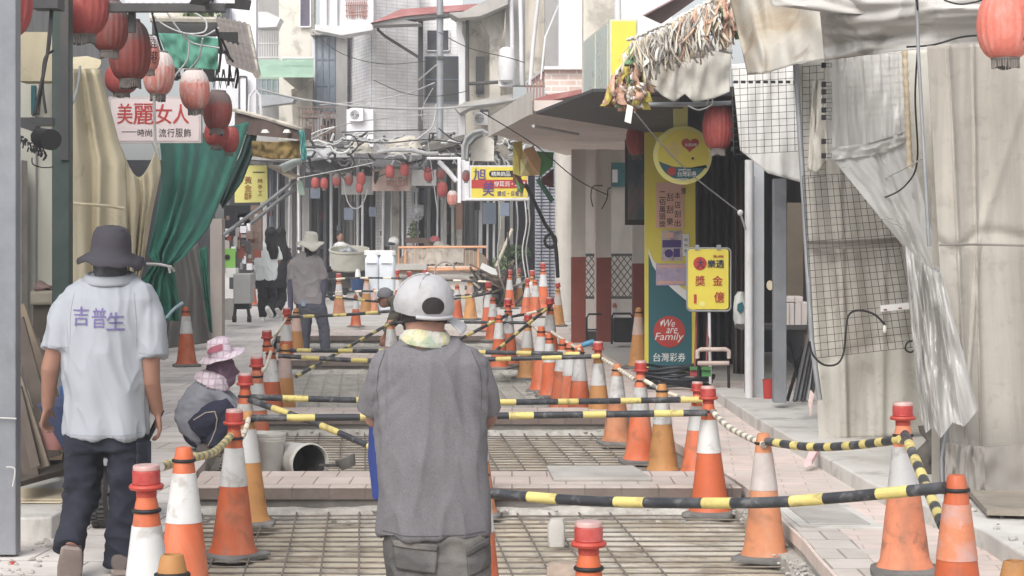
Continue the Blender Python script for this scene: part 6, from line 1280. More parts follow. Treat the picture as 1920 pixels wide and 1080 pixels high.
for k in range(n):
    for j in range(m_ - 1): b.face((k*m_ + j, k*m_ + j + 1, ((k+1) % n)*m_ + j + 1, ((k+1) % n)*m_ + j))
for k in range(0, 40):
    a = 2 * math.pi * k / 40
    for s_ in (-1, 1): q = Vector((c.x + s_ * .022, c.y + .178 * math.cos(a + .08 * (s_ > 0)), .176 + .178 * math.sin(a + .08 * (s_ > 0)))); b.box(q - Vector((.019, .005, .006)), q + Vector((.019, .005, .006)))
wl = b.build('wheel', M('tyre_rubber', (74,72,70), .9, .15, 9, .2), t, smooth=40); MB().loft([((c.x - .03, c.y, .176), (0, .11, 0), (0, 0, .11)), ((c.x + .03, c.y, .176), (0, .11, 0), (0, 0, .11))], 24).build('rim', steel, wl)
b = MB(); y = c.y - .19; b.box((c.x - .09, y, .36), (c.x + .07, y + .06, .40)); b.box((c.x - .075, y + .01, .40), (c.x - .07, y + .05, .425)); b.build('fender', steel, t, bevel=.008)
b = MB(); b.tube([(c.x - .075, y - .01, .58), (c.x - .03, y - .01, .47), (c.x - .015, y, .40)], .01, 8); b.tube([(c.x + .08, y - .01, .58), (c.x + .035, y - .01, .47), (c.x + .015, y, .40)], .01, 8); b.build('stays', steel, t, smooth=60)
b = MB(); b.loft([((c.x - .02, c.y, .42), (.16, 0, 0), (0, .2, 0)), ((c.x - .02, c.y, .62), (.26, 0, 0), (0, .34, 0)), ((c.x - .02, c.y, .70), (.30, 0, 0), (0, .38, 0)), ((c.x - .02, c.y, .69), (.28, 0, 0), (0, .36, 0)), ((c.x - .02, c.y, .5), (.18, 0, 0), (0, .2, 0))], 28, 4); b.build('tray', M('barrow_blue', (40,58,104), .5, .15, 6, .1, stain=(90,96,110), sa=.3), t, smooth=40)
b = MB(); b.tube([(c.x - .09, c.y - .02, .39), (c.x - .10, c.y - .02, .2), (c.x - .14, c.y - .1, .17)], .012, 7); b.tube([(c.x - .3, c.y + .3, .62), (c.x - .10, c.y, .176), (c.x + .10, c.y, .176), (c.x + .28, c.y + .3, .62)], .014, 8); b.build('frame', MBLK, t, smooth=60)
# ------------------------------------------------------------------ things standing in the street
pail = M('dirty_white_pail', (206,203,197), .6, .08, 4, .15, 30, stain=(140,134,126), sa=.7, sscale=3)
YB = 14.05
def bucket(loc, label, lying=False):
    t = thing('bucket', label, 'bucket', (0, 0, 0)); b = MB(); b.lathe([(.001, 0), (.118, 0), (.122, .01), (.138, .30), (.142, .305), (.142, .315), (.140, .318), (.146, .322), (.146, .335), (.140, .338), (.146, .342), (.146, .36), (.138, .362), (.134, .33), (.114, .015), (.001, .012)], seg=32); b.build('shell', pail, t, smooth=40)
    b = MB(); b.tube([(.146 * math.cos(a), .146 * math.sin(a) - .02 * math.sin(a), .33 - .17 * math.sin(a)) for a in [math.pi * i / 20 for i in range(21)]] if not lying else [(.150 * math.cos(a), -.150 * math.sin(a), .345 + .02 * math.sin(a)) for a in [math.pi * i / 20 for i in range(21)]], .0035, 6); b.build('handle', steel, t, smooth=60)
    t.location = loc; return t
t = bucket((P(494, 800, YB).x, YB, -.15), 'dirty white bucket standing upright right of the tan cone'); t.rotation_euler = (0, .04, .4)
t = bucket((P(548, 850, YB).x, YB + .02, .0), 'dirty white bucket lying on its side with its dark mouth showing', True)
t.rotation_euler = (rad(90), 0, rad(32)); t.location = (P(545, 850, YB).x - .04, YB + .2, .0)
MB2 = MB(); MB2.lathe([(.001, .03), (.108, .03), (.127, .335)], seg=24); MB2.v = [v + t.location for v in MB2.v]; o = MB2.build('dark_inside', M('shade_inside', (52,50,48), .9, .25, 9, .4, stain=(92,88,84), sa=.5), t, smooth=40)  # dark liner added; the shade inside the bucket is put into its colour
t = thing('ladle', 'grey pot-shaped ladle lying on the mesh beside the fallen bucket', 'ladle', P(652, 872, 13.9)); c = P(652, 872, 13.9); b = MB(); b.lathe([(.001, -.02), (.05, -.02), (.06, .0), (.075, .06), (.071, .06), (.055, .0), (.001, -.012)], seg=24)
Mr = Matrix.Rotation(-.35, 3, 'Y'); b.v = [Mr @ p + c + Vector((0, 0, .0)) for p in b.v]; b.build('bowl', M('ladle_grey', (120,116,110), .7, .15, 9, .2), t, smooth=40); MB().tube([c + Vector((-.06, 0, .0)), P(600, 873, 14.0)], .012, 8).build('handle', steel_d, t, smooth=60)
# mixing pan, tanks, blue tub
t = thing('mixing_pan', 'big round grey steel mixing pan on a low stand', 'mixing pan', P(655, 550, 42)); c = P(655, 505, 42); s = 42 / F; b = MB(); b.lathe([(.001, 0), (31*s, 0), (34*s, 3*s), (36*s, 34*s), (38*s, 36*s), (38*s, 39*s), (35*s, 39*s), (33*s, 8*s), (.001, 6*s)], (0, 0, 0), 40); b.v = [Matrix.Rotation(.17, 3, 'X') @ p + c for p in b.v]; b.build('pan', M('pan_steel', (176,174,160), .6, .1, 3, .2, stain=(130,126,114), sa=.6, sscale=2), t, smooth=40)
b = MB(); b.tube([c + Vector((-.2, -.1, .36)), c + Vector((0, 0, .44)), c + Vector((.15, .1, .36))], .05, 8); b.ball(c + Vector((0, 0, .38)), (.1, .1, .1), 10, 8); b.build('mixing_arm', steel, t, smooth=50); b = MB(); b.pbox(640, 505, 688, 520, 42, .6)
for x in (632, 680): b.pbox(x, 505, x + 5, 548, 42.1, .08)
b.build('stand', steel_d, t); MB().pbox(640, 520, 672, 540, 42.3, .4).build('motor_cover', concrete_dark, t)
tank = M('tank_plastic', (214,222,230), .35, .05, 3, .1, 20, stain=(186,196,206), sa=.5)
for x0, x1, lab in ((685, 712, 'translucent white plastic tank, left of the pair'), (711, 741, 'translucent white plastic tank with a lid, right of the pair')):
    Y = 39.5; t = thing('plastic_tank', lab, 'tank', P((x0 + x1) / 2, 580, Y)); cx = P((x0 + x1)/2, 0, Y).x; hw = (x1 - x0)/2/F*Y; b = MB(); b.loft([((cx, Y, P(0, yy, Y).z), (hw * k, 0, 0), (0, .26 * k, 0)) for yy, k in ((586, .92), (575, .97), (555, .95), (535, 1), (515, .96), (495, 1), (484, .96), (478, .7))], 28, 6); b.build('tank_body', tank, t, smooth=50)
    b = MB(); b.lathe([(.001, .09), (.15, .09), (.17, .07), (.17, 0), (.001, 0)], (cx, Y, P(0, 478, Y).z), 24); b.build('lid', SWH, t, smooth=40); MB().tube([(cx - .1, Y - .28, P(0, 492, Y).z), (cx + .1, Y - .28, P(0, 492, Y).z)], .02, 8).build('grip', tank, t)
tag(MB().lathe([(.001, 0), (.12, 0), (.16, .28), (.15, .29)], P(671, 546, 40.5), 20).build('blue_tub', M('tub_blue', (44,72,120), .5, .1, 5, .05), smooth=40), 'blue plastic tub half hidden behind the white-sleeved far cones', 'tub')
t = thing('white_jug', 'small white jug with a cap beside the blue tub', 'jug', P(671, 520, 41)); MB().loft([(P(671, yy, 41), (w / F * 41, 0, 0), (0, .06, 0)) for yy, w in ((530, 5), (515, 5.4), (508, 4), (504, 2))], 14).build('jug_body', SWH, t, smooth=50)
# low white wall, sand heap, orange frame
b = MB(); b.pbox(738, 500, 880, 562, 43.5, 3.0); tag(b.build('low_wall', M('white_low_wall', (216,208,200), .8, .06, 3, .1, stain=(180,170,160), sa=.5)), 'low pale wall in the street, topped by the orange frame', 'wall')
b = MB(); b.pbox(880, 512, 905, 562, 43.8, 2.6); b.pbox(742, 495, 800, 506, 43.2, .4); tag(b.build('concrete_block', concrete), 'grey concrete block at the right end of the low pale wall', 'block')
def sand(u, v):
    x, y = lerp(-2.6, -.5, u), lerp(44.2, 46, v); return Vector((x, y, .74 + .5 * math.sin(math.pi * u) ** .3 * math.sin(math.pi * v) ** .6 * (1 + .35 * nz((x * 2.2, y, 3))) + .09 * nz((x * 6, y * 6, 1))))
t = tag(MB().grid(sand, 40, 20).build('sand_heap', M('sand', (124,108,90), .95, .15, 5, .5, 30), smooth=70), 'heap of sand partly covered in plastic behind the orange frame', 'sand heap')
def cover(u, v):
    p = sand(.12 + .6 * u, .02 + .6 * v); return p + Vector((0, -.02, .03 + .07 * nz((u * 9 + v * 4, v * 7, 5)) + .04 * nz((u * 21, v * 12, 8))))
MB().grid(cover, 40, 20).build('plastic_cover', M('tan_plastic', (152,144,132), .4, .12, 4, .6, 10, spec=.5), t, smooth=70)
t = thing('orange_barrier', 'open orange steel barrier frame in front of the sand heap', 'barrier', P(830, 508, 43.4)); oc = M('frame_orange', (214,150,106), .5, .1, 6, .05, 40, stain=(190,130,96), sa=.5)
b = MB(); Y = 43.4; fr = [P(748, 508, Y), P(748, 464, Y), P(912, 463, Y), P(912, 505, Y)]; b.tube(fr + [fr[0]], .03, 8)
for a, c in (((760, 464), (760, 508)), ((897, 463), (897, 506)), ((748, 509), (890, 502)), ((760, 503), (896, 503))): b.tube([P(a[0], a[1], Y + .02), P(c[0], c[1], Y + .02)], .026, 8)
b.build('frame', oc, t, smooth=60); b = MB()
for i in range(19): x = lerp(762, 895, i / 18); b.tube([P(x, 466, Y + .03), P(x, 502, Y + .03)], .005, 4)
b.build('wire_infill', oc, t)
wire([(814, 522), (816, 505), (820, 496), (836, 490), (850, 498), (852, 506)], 42, 42, .022, M('grey_hose', (158,148,140), .6), 'grey hose bent in an arch before the orange frame', name='hose', cat='hose')
b = MB(); b.pbox(742, 515, 905, 518, 43.3, .1); b.pbox(735, 560, 905, 585, 39.8, 2); struct(b.build('far_kerb', concrete))
# timber heap
tm = [M('timber_a', (120,104,88), .9, .25, 6, .3, stain=(70,62,56), sa=.5), M('timber_b', (158,142,120), .9, .2, 6, .3), M('timber_c', (70,66,66), .9, .25, 6, .3), M('timber_d', (196,186,170), .9, .15, 6, .3)]
R = random.Random(5)
for i in range(58):
    f = R.random(); x = lerp(868, 972, f); hgt = (1 - abs(f - .55) * 1.5); y = lerp(588, 500 + 30 * abs(f - .45), R.random() * max(hgt, .2)); Y = R.uniform(42.2, 43.8); c = P(x, y, Y); L = R.uniform(.25, .85); a = R.gauss(.35 if x < 930 else -.9, .6); el = Matrix.Rotation(a, 4, 'Y') @ Matrix.Rotation(R.uniform(-.8, .8), 4, 'Z'); b = MB(); b.box((-L, -R.uniform(.03, .12), -R.uniform(.008, .03)), (L, R.uniform(.03, .12), R.uniform(.008, .03)), Matrix.Translation(c) @ el)
    tag(b.build('scrap_timber', tm[R.choice([0, 0, 1, 2, 2, 3])]), 'piece of scrap timber in the heap right of the orange frame', 'timber', 'scrap timber heap')
b = MB(); b.loft([(P(918, y, 44.4), (w / F * 44, 0, 0), (0, .7, 0)) for y, w in ((580, 52), (560, 48), (530, 30), (505, 10))], 20)
for v in b.v: v += Vector((.15 * nz(v * 2), .1 * nz(v * 3), .1 * nz(v * 2.5)))
o = tag(b.build('rubble_heap', M('dark_rubble', (66,62,60), .95, .3, 5, .6)), 'dark rubble under the scrap timber heap', 'rubble'); o['kind'] = 'stuff'
b = MB(); b.pbox(900, 500, 935, 512, 42.6, .3); b.v = [Matrix.Rotation(.45, 3, 'Y') @ (p - P(917, 506, 42.6)) + P(917, 506, 42.6) for p in b.v]; tag(b.build('white_board', SWH), 'white board lying on top of the scrap timber heap', 'board')
# potted shrubs
t = thing('potted_shrub', 'dark potted shrub beside the grey roller shutter', 'plant', P(966, 520, 45.5)); b = MB(); b.lathe([(.001, 0), (.14, 0), (.18, .25), (.17, .26)], P(968, 518, 45.5), 18); b.build('pot', steel_d, t, smooth=40); leaves('foliage', P(966, 476, 45.5), (.34, .28, .2), 1000, .065, [lf2, lf2, lf1], t, 7); MB().pbox(950, 518, 986, 566, 45.3, .5).build('plinth', dark_in, t); MB().tube([P(968, 500, 45.5), P(966, 475, 45.5)], .02, 6).build('stem', brown_clutter, t)
t = thing('potted_shrub', 'pale green feathery shrub in front of the dark potted one', 'plant', P(940, 540, 45)); leaves('foliage', P(938, 497, 45), (.2, .22, .25), 420, .05, [lf1, lf3], t, 9); MB().tube([P(940, 568, 45), P(938, 495, 45)], .018, 6).build('stem', brown_clutter, t)
t = thing('potted_shrub', 'small sprig plant by the pale pillar below the standing fan', 'plant', P(775, 450, 49)); leaves('foliage', P(776, 432, 49), (.14, .12, .26), 160, .06, [lf1, lf3], t, 11); MB().tube([P(776, 470, 49), P(776, 430, 49)], .02, 6).build('stem', brown_clutter, t)
# far shop clutter: fan, scooters, helmets
t = thing('standing_fan', 'round grey standing fan under the far lanterns', 'fan', P(781, 470, 48.8)); c = P(781, 401, 48.8); b = MB()
for rr in (.165, .12, .08, .04): b.tube([c + Vector((rr * math.cos(a), -.03 * (1 - rr * 5), rr * math.sin(a))) for a in [2 * math.pi * i / 28 for i in range(29)]], .008, 5)
for i in range(24): a = 2 * math.pi * i / 24; b.tube([c + Vector((.02 * math.cos(a), -.04, .02 * math.sin(a))), c + Vector((.165 * math.cos(a), 0, .165 * math.sin(a)))], .004, 4)
b.build('guard', steel, t); b = MB()
for k in range(3):
    a0 = 2.1 * k; b.plate([c + Vector((0, .02, 0)), c + Vector((.15 * math.cos(a0), .02, .15 * math.sin(a0))), c + Vector((.15 * math.cos(a0 + .9), .03, .15 * math.sin(a0 + .9)))], (0, .008, 0))
b.build('blades', frame_b, t); MB().tube([c + Vector((0, .05, -.16)), P(781, 520, 48.85)], .02, 8).build('pole', steel_d, t)
def scooter(loc, rz, label, col, first=None):
    if first: o = copy_tree(first)
    else:
        o = thing('scooter', label, 'scooter', (0, 0, 0)); b = MB()
        b.loft([((.62, 0, .35), (0, .10, 0), (0, 0, .12)), ((.45, 0, .55), (0, .16, 0), (0, 0, .16)), ((.1, 0, .58), (0, .17, 0), (0, 0, .15)), ((-.1, 0, .4), (0, .15, 0), (0, 0, .12)), ((-.4, 0, .28), (0, .14, 0), (0, 0, .06)), ((-.55, 0, .45), (0, .2, 0), (0, 0, .2)), ((-.62, 0, .8), (0, .16, 0), (0, 0, .12)), ((-.6, 0, 1.0), (0, .1, 0), (0, 0, .08))], 16); b.build('body_shell', col, o, smooth=60)
        MB().loft([((.65, 0, .74), (0, .1, 0), (0, 0, .04)), ((.3, 0, .76), (0, .15, 0), (0, 0, .06)), ((-.05, 0, .72), (0, .13, 0), (0, 0, .05))], 14).build('seat', MBLK, o, smooth=60)
        for x in (.55, -.65): w = MB(); w.tube([(x + .2 * math.cos(a), 0, .25 + .2 * math.sin(a)) for a in [2 * math.pi * i / 24 for i in range(25)]], .055, 8); w.loft([((x, -.04, .25), (.15, 0, 0), (0, 0, .15)), ((x, .04, .25), (.15, 0, 0), (0, 0, .15))], 18); w.build('wheel', MATS['tyre_rubber'], o, smooth=50)
        b = MB(); b.tube([(-.6, -.32, 1.04), (-.62, 0, 1.0), (-.6, .32, 1.04)], .018, 8); b.tube([(-.62, -.2, 1.02), (-.62, -.28, 1.2)], .01, 6); b.tube([(-.62, .2, 1.02), (-.62, .28, 1.2)], .01, 6); b.ball((-.62, -.29, 1.23), (.015, .06, .04), 8, 6); b.ball((-.62, .29, 1.23), (.015, .06, .04), 8, 6); b.build('handlebar', MBLK, o, smooth=60)
        b = MB(); b.ball((-.70, 0, .92), (.05, .08, .07), 10, 8); b.build('headlight', SWH, o, smooth=60)
    o.location = loc; o.rotation_euler = (0, 0, rz); tag(o, label, 'scooter', 'scooters parked before the far arcade'); return o
sb = M('scooter_grey', (70,72,78), .35, .1, 3, 0); z0 = 0
s0 = scooter((P(612, 0, 47).x, 46, z0), 1.2, 'dark scooter behind the far man\'s shoulder', sb)
scooter((P(690, 0, 48).x, 48, z0), 1.9, 'dark scooter behind the mixing pan and white tanks', sb, s0); scooter((P(740, 0, 47).x, 47.5, z0), .9, 'dark scooter with a white helmet at its mirror, left of the orange frame', sb, s0)
scooter((P(575, 0, 44).x, 44, z0), 1.5, 'dark scooter partly behind the far man\'s back', sb, s0)
scooter((P(818, 0, 47.8).x, 48, z0), 2.3, 'dark scooter behind the middle of the orange frame', sb, s0)
for x, y, Y, m, lab in ((738, 454, 47, SWH, 'round white helmet above the left end of the orange frame'), (815, 452, 47.4, M('helmet_pink', (206,90,96), .3), 'pink red helmet above the middle of the orange frame'), (822, 462, 47.2, M('helmet_cream', (206,196,180), .4), 'cream helmet just right of the pink one')):
    c = P(x, y, Y); t = thing('helmet', lab, 'helmet', c); b = MB(); b.ball(c, (.13, .15, .13), 18, 12)
    for v in b.v: v.z = max(v.z, c.z - .05)
    b.build('shell', m, t, smooth=60); b = MB(); b.ball(c + Vector((-.03, -.10, -.03)), (.10, .06, .045), 12, 8); b.build('visor', glass_d, t, smooth=60)
b = MB(); b.pbox(760, 446, 800, 456, 47.6, .2); b.pbox(795, 450, 812, 462, 47.3, .2); tag(b.build('counter', brown_clutter), 'narrow brown counter behind the orange frame', 'counter')
# ------------------------------------------------------------------ lanterns
lr = M('lantern_red', (168,62,58), .6, .12, 6, .1, 40, stain=(206,110,100), sa=.45, sscale=3, streak=2); lp = M('lantern_pink', (216,106,88), .6, .12, 6, .1, 40, stain=(226,150,136), sa=.5, sscale=3, streak=2)
lw = M('lantern_faded', (214,120,104), .65, .1, 6, .1, 40, stain=(212,200,196), sa=.8, sscale=2.2, streak=3, dust=((206,198,194), .9, 1.25)); lcap = M('lantern_cap', (120,112,106), .8, .2, 8, .1, stain=(160,152,146), sa=.5)
ldust = M('lantern_dusty', (150,62,56), .75, .15, 6, .1, 40, stain=(126,112,108), sa=.5, sscale=2.0, streak=2, dust=((104,96,94), .86, 1.18))
def lantern_proto(m):
    t = bpy.data.objects.new('lantern', None); COL.objects.link(t); b = MB(); seg = 80; rings = 22; hh = 1.12                       # unit: radius 1 wide, body 2*hh high
    for j in range(rings + 1):
        th = lerp(-1.22, 1.22, j / rings); z = math.sin(th) / math.sin(1.22) * hh; r0 = (math.cos(th) ** .62)
        for k in range(seg): a = 2 * math.pi * k / seg; r = r0 * (1.015 - .045 * abs(math.sin(10 * a)) ** 3); b.v.append(Vector((r * math.cos(a), r * math.sin(a), z)))
    for j in range(rings):
        for k in range(seg): b.face((j*seg + k, j*seg + (k+1) % seg, (j+1)*seg + (k+1) % seg, (j+1)*seg + k))
    b.build('paper_body', m, t, smooth=80); re = math.cos(1.22) ** .62
    b = MB(); b.lathe([(re * .98, -hh + .01), (re * 1.02, -hh - .02), (re * 1.0, -hh - .06), (.001, -hh - .06)], seg=24); c = b.build('bottom_ring', lcap, t, smooth=40)
    b = MB()
    for k in range(30): a = 2 * math.pi * k / 30; p = Vector((re * .9 * math.cos(a), re * .9 * math.sin(a), -hh - .05)); b.tube([p, p + Vector((.02 * math.cos(3*k), .02 * math.sin(5*k), -.30 - .04 * math.sin(7*k)))], .045, 4)
    b.build('tassel_fringe', lcap, c); b = MB(); b.lathe([(re * .98, hh - .01), (re * 1.03, hh + .02), (re * 1.0, hh + .10), (.001, hh + .10)], seg=24); c = b.build('top_ring', lcap, t, smooth=40); MB().tube([(0, 0, hh + .1), (0, 0, hh + .55)], .012, 5).build('hanging_wire', MBLK, c); return t
LP = {}; _lu = set()
def lantern(x, y, w, Y, m, label, group, tilt=0, sz=1.0, chars=None):
    if m not in LP: LP[m] = lantern_proto({'r': lr, 'p': lp, 'w': lw, 'd': ldust}[m]); o = LP[m]
    else: o = copy_tree(LP[m])
    r = w / 2 / F * Y; o.scale = (r, r, r * sz); o.location = P(x, y, Y); o.rotation_euler = (0, tilt, rnd.uniform(0, 6)); tag(o, label, 'lantern', group)
    return o, r
LG = 'red paper lanterns hung along the left side'; NN = 'lanterns'
lantern(4, 5, 112, 12.0, 'r', 'red lantern cut off by the top left corner of the photo', LG)
lantern(154, 8, 100, 13.9, 'r', 'large red lantern in front of the dark green post', LG, .02)
lantern(205, 48, 72, 16.2, 'd', 'dusty dark red lantern between two big red ones, right of the green post', LG, .03, 1.15)
lantern(243, 95, 80, 17.6, 'd', 'large dark red lantern with a grey dusty top, left of the lantern bearing characters', LG, .04, 1.2)
lantern(228, 148, 62, 20, 'r', 'red lantern mostly hidden below the dusty-topped one', LG, 0, .75)
o, r = lantern(278, 100, 42, 18.9, 'w', 'pale faded lantern bearing black characters, tucked behind the dusty-topped one', LG, .05, 1.35)
def adopt(k, o): bpy.context.view_layer.update(); k.parent = o; k.matrix_parent_inverse = (Matrix.LocRotScale(o.location, o.rotation_euler, o.scale)).inverted()
def brush(o, r, sz, x, y, Y, box):
    cc = P(x, y, Y); lt = MB()
    def wrapc(p):                                   # bend the characters round the lantern's side
        q = max(-1, min(1, (p.z - cc.z) / (r * sz * 1.12))); th = math.asin(q * math.sin(1.22)); rr = r * (math.cos(th) ** .62) * 1.03; a = max(-1.5, min(1.5, (p.x - cc.x) / r))
        return Vector((cc.x + rr * math.sin(a), cc.y - rr * math.cos(a) + (p.y - Y), p.z))
    column(lt, '鹿港', *box, Y, gap=.15, thick=.003, warp=wrapc); adopt(lt.build('lettering', SINK, None), o)
brush(o, r, 1.35, 278, 100, 18.9, (283, 66, 301, 122))
lantern(298, 138, 58, 19.5, 'w', 'coral lantern with a whitened top, just above the middle of the clothing sign', LG, .06, 1.2)
lantern(365, 168, 56, 20, 'w', 'lantern bleached pale pink and white, above the right end of the clothing sign', LG, .05, 1.15)
lantern(408, 207, 54, 20.4, 'd', 'red lantern with a grey top right of the clothing sign', LG, .05, 1.15)
lantern(406, 250, 46, 20.8, 'r', 'red lantern directly under the grey-topped one beside the clothing sign', LG, .1, .9)
lantern(432, 262, 32, 21.1, 'r', 'small red lantern farthest along the left row, touching the green curtain', LG, .1, 1.3)
o, r = lantern(1884, 48, 103, 11.2, 'p', 'big coral lantern with black characters at the top right corner', LG, -.02, 1.05)
o['group'] = 'lanterns on the right'; brush(o, r, 1.05, 1884, 48, 11.2, (1908, 8, 1956, 82))
lantern(1346, 238, 58, 19.6, 'r', 'red lantern in the shade right of the round sign', 'lanterns on the right', 0, 1.25); lantern(1194, 262, 40, 24, 'r', 'dim red lantern in the shade left of the lottery banner', 'lanterns on the right', 0, 1.25)
FG = 'small red lanterns along the far arcade'
for x, y, w, m, lab in [(591, 343, 15, 'r', 'far red lantern at the left end of the row'), (608, 344, 15, 'r', 'far red lantern second from the left end of the row'), (631, 338, 16, 'd', 'far red lantern standing alone between two pairs, left of the pinkish sign'), (654, 336, 16, 'd', 'far red lantern left of a doubled one'), (677, 335, 17, 'r', 'far red lantern with another below it'), (674, 352, 14, 'r', 'far red lantern half hidden below another, above the cable loop'), (731, 322, 18, 'r', 'far red lantern over the left part of the pinkish sign'), (759, 318, 18, 'r', 'far red lantern over the right end of the pinkish sign'), (804, 327, 19, 'r', 'far red lantern in front of the small grey sign box'), (826, 325, 17, 'd', 'far red lantern right of the small grey sign box'), (829, 355, 20, 'r', 'far bright red lantern hanging lowest but one, right of the small sign box'), (848, 371, 20, 'w', 'far bleached lantern hanging lowest beside the brown couplet board'), (874, 330, 15, 'd', 'far dark lantern against the white upright box')]:
    lantern(x, y, w, 45.0 if x < 860 else 40.8, m, lab, FG, 0, 1.2)
# ------------------------------------------------------------------ people
from mathutils.bvhtree import BVHTree
skin_t = M('skin_tan', (150,104,84), .55, .08, 9, .1, 80); skin_n = M('skin_neck', (158,112,94), .55, .1, 9, .1, 80)
def hand(mb, w, d, n, side, curl=.5, s=1.0):
    w, d, n, side = Vector(w), Vector(d).normalized(), Vector(n).normalized(), Vector(side).normalized()
    n = (n - d * n.dot(d)).normalized(); side = (side - d * side.dot(d)).normalized()
    mb.loft([(w - d * .02 * s, side * .024 * s, n * .019 * s), (w + d * .02 * s, side * .033 * s, n * .017 * s), (w + d * .06 * s, side * .041 * s, n * .015 * s), (w + d * .092 * s, side * .040 * s, n * .012 * s)], 14, 2.6)
    for off, L in ((-.031, .064), (-.0105, .080), (.0105, .085), (.031, .074)):
        p = w + d * .085 * s + side * off * s; a = 0; pts = [p.copy()]
        for k, f in enumerate((.45, .32, .23)):
            a += curl * (.5 + .25 * k); p = p + (d * math.cos(a) + n * math.sin(a) + side * off * 1.2) * (L * f * s); pts.append(p.copy())
        mb.tube(pts, [.0095 * s, .009 * s, .008 * s, .0065 * s], 8)
    p = w + d * .025 * s + side * .030 * s; q = (d * .75 + side * .75 + n * .35).normalized(); r2 = (d * .95 + side * .2 + n * .45).normalized()
    mb.tube([p, p + q * .035 * s, p + q * .035 * s + r2 * .03 * s, p + q * .035 * s + r2 * .052 * s], [.014 * s, .0115 * s, .010 * s, .007 * s], 8)
def head(mb, c, f, s=1.0, up=(0, 0, 1)):
    c, f, u = Vector(c), Vector(f).normalized(), Vector(up).normalized(); f = (f - u * f.dot(u)).normalized(); r = f.cross(u)
    Mx = Matrix((r, f, u)).transposed()
    mb.ball(c, (.076 * s, .095 * s, .115 * s), 18, 12, Mx); mb.ball(c + f * .03 * s - u * .055 * s, (.058 * s, .068 * s, .065 * s), 14, 10, Mx)
    mb.tube([c + f * .09 * s + u * .01 * s, c + f * .112 * s - u * .025 * s, c + f * .092 * s - u * .035 * s], [.010 * s, .015 * s, .012 * s], 8)
    mb.ball(c + f * .086 * s - u * .062 * s, (.024 * s, .012 * s, .009 * s), 10, 6, Mx)
    for q in (-1, 1):
        mb.ball(c + r * q * .078 * s - u * .01 * s, (.010 * s, .022 * s, .032 * s), 10, 8, Mx); mb.ball(c + r * q * .03 * s + f * .084 * s + u * .012 * s, (.014 * s, .010 * s, .008 * s), 8, 6, Mx)
def shoe(par, heel, toe, w, mat, sole, up=(0, 0, 1), h=.075):
    heel, toe, u = Vector(heel), Vector(toe), Vector(up); d = (toe - heel); L = d.length; d.normalize(); u = (u - d * u.dot(d)).normalized(); s_ = d.cross(u)
    b = MB(); prof = [(-.01, .6, .5), (.03, .82, 1.0), (.3, .92, 1.05), (.55, 1.0, .78), (.8, .95, .55), (.95, .7, .42), (1.0, .3, .3)]
    b.loft([(heel + d * L * t + u * h * k * .5, s_ * w * a, u * h * k * .5) for t, a, k in prof], 16, 2.4); o = b.build('shoe', mat, par, smooth=60)
    b = MB(); b.loft([(heel + d * L * t - u * .008, s_ * w * a * 1.07, u * .014) for t, a, k in prof], 16, 4); b.build('sole', sole, o, smooth=50); return o
def onto(mb, bv, eps=.004):
    for p in mb.v:
        h = bv.ray_cast(Vector((p.x, p.y - 1.2, p.z)), Vector((0, 1, 0)), 3)
        if h[0] is not None: p.y = h[0].y - eps
    return mb
def foldfn(amp, sx=9, sz=2.2, seed=0, fine=.25, hem=None):
    def f(p, n):
        a = nz((p.x * sx, p.y * sx, p.z * sz + seed)); c = nz((p.x * sx * 2.3 + p.z * 4, p.y * sx * 2, p.z * sz * 3 + seed)); k = 1.0
        q = nz((p.x * sx * .9 + p.z * sz * .8, p.y * sx * .9, p.z * sz * 1.3 - p.x * 2.5 + seed * 1.7)); rg = (1 - abs(q)) ** 5
        return p + n * (amp * a * 1.3 + amp * fine * 2 * c + amp * .9 * (rg - .3)) * k
    return f
def bvh_of(me): return BVHTree.FromPolygons([v.co.copy() for v in me.vertices], [tuple(p.vertices) for p in me.polygons])
def rings_px(rows, Y):                                # rows: (y, cx, half width px, half depth m, dY)
    out = []
    for y, cx, hw, hd, dy in rows: out.append((P(cx, y, Y) + Vector((0, dy, 0)), (hw / F * Y, 0, 0), (0, hd, 0)))
    return out
def J(Y):
    return lambda x, y, dy=0: P(x, y, Y) + Vector((0, dy, 0))
def bucket_hat(par, c, rx, rz, brim, mat, tilt=(0, 0), droop=.03, name='hat', waves=.0, seed=0, crown_h=None, mat2=None):
    Mx = Matrix.Rotation(tilt[0], 3, 'X') @ Matrix.Rotation(tilt[1], 3, 'Y'); b = MB(); seg = 40; prof = [(brim, -droop), ((brim + rx) / 2, -droop * .45), (rx * 1.02, 0), (rx * .99, rz * .35), (rx * .93, rz * .7), (rx * .78, rz * .92), (rx * .4, rz * 1.0), (.001, rz * 1.01)]; base = len(b.v)
    for i, (r, z) in enumerate(prof):
        for k in range(seg):
            a = 2 * math.pi * k / seg; w = waves * nz((math.cos(a) * 1.6, math.sin(a) * 1.6, seed)) * (1.5 if i == 0 else .6 if i == 1 else 0); b.v.append(Vector(c) + Mx @ Vector((r * math.cos(a), r * math.sin(a) * 1.1, z + w + .004 * nz((math.cos(a) * 4, math.sin(a) * 4, i)))))
    for i in range(len(prof) - 1):
        for k in range(seg): b.face((i*seg+k, i*seg+(k+1) % seg, (i+1)*seg+(k+1) % seg, (i+1)*seg+k))
    return b.build(name, mat, par, smooth=60, solid=.005)

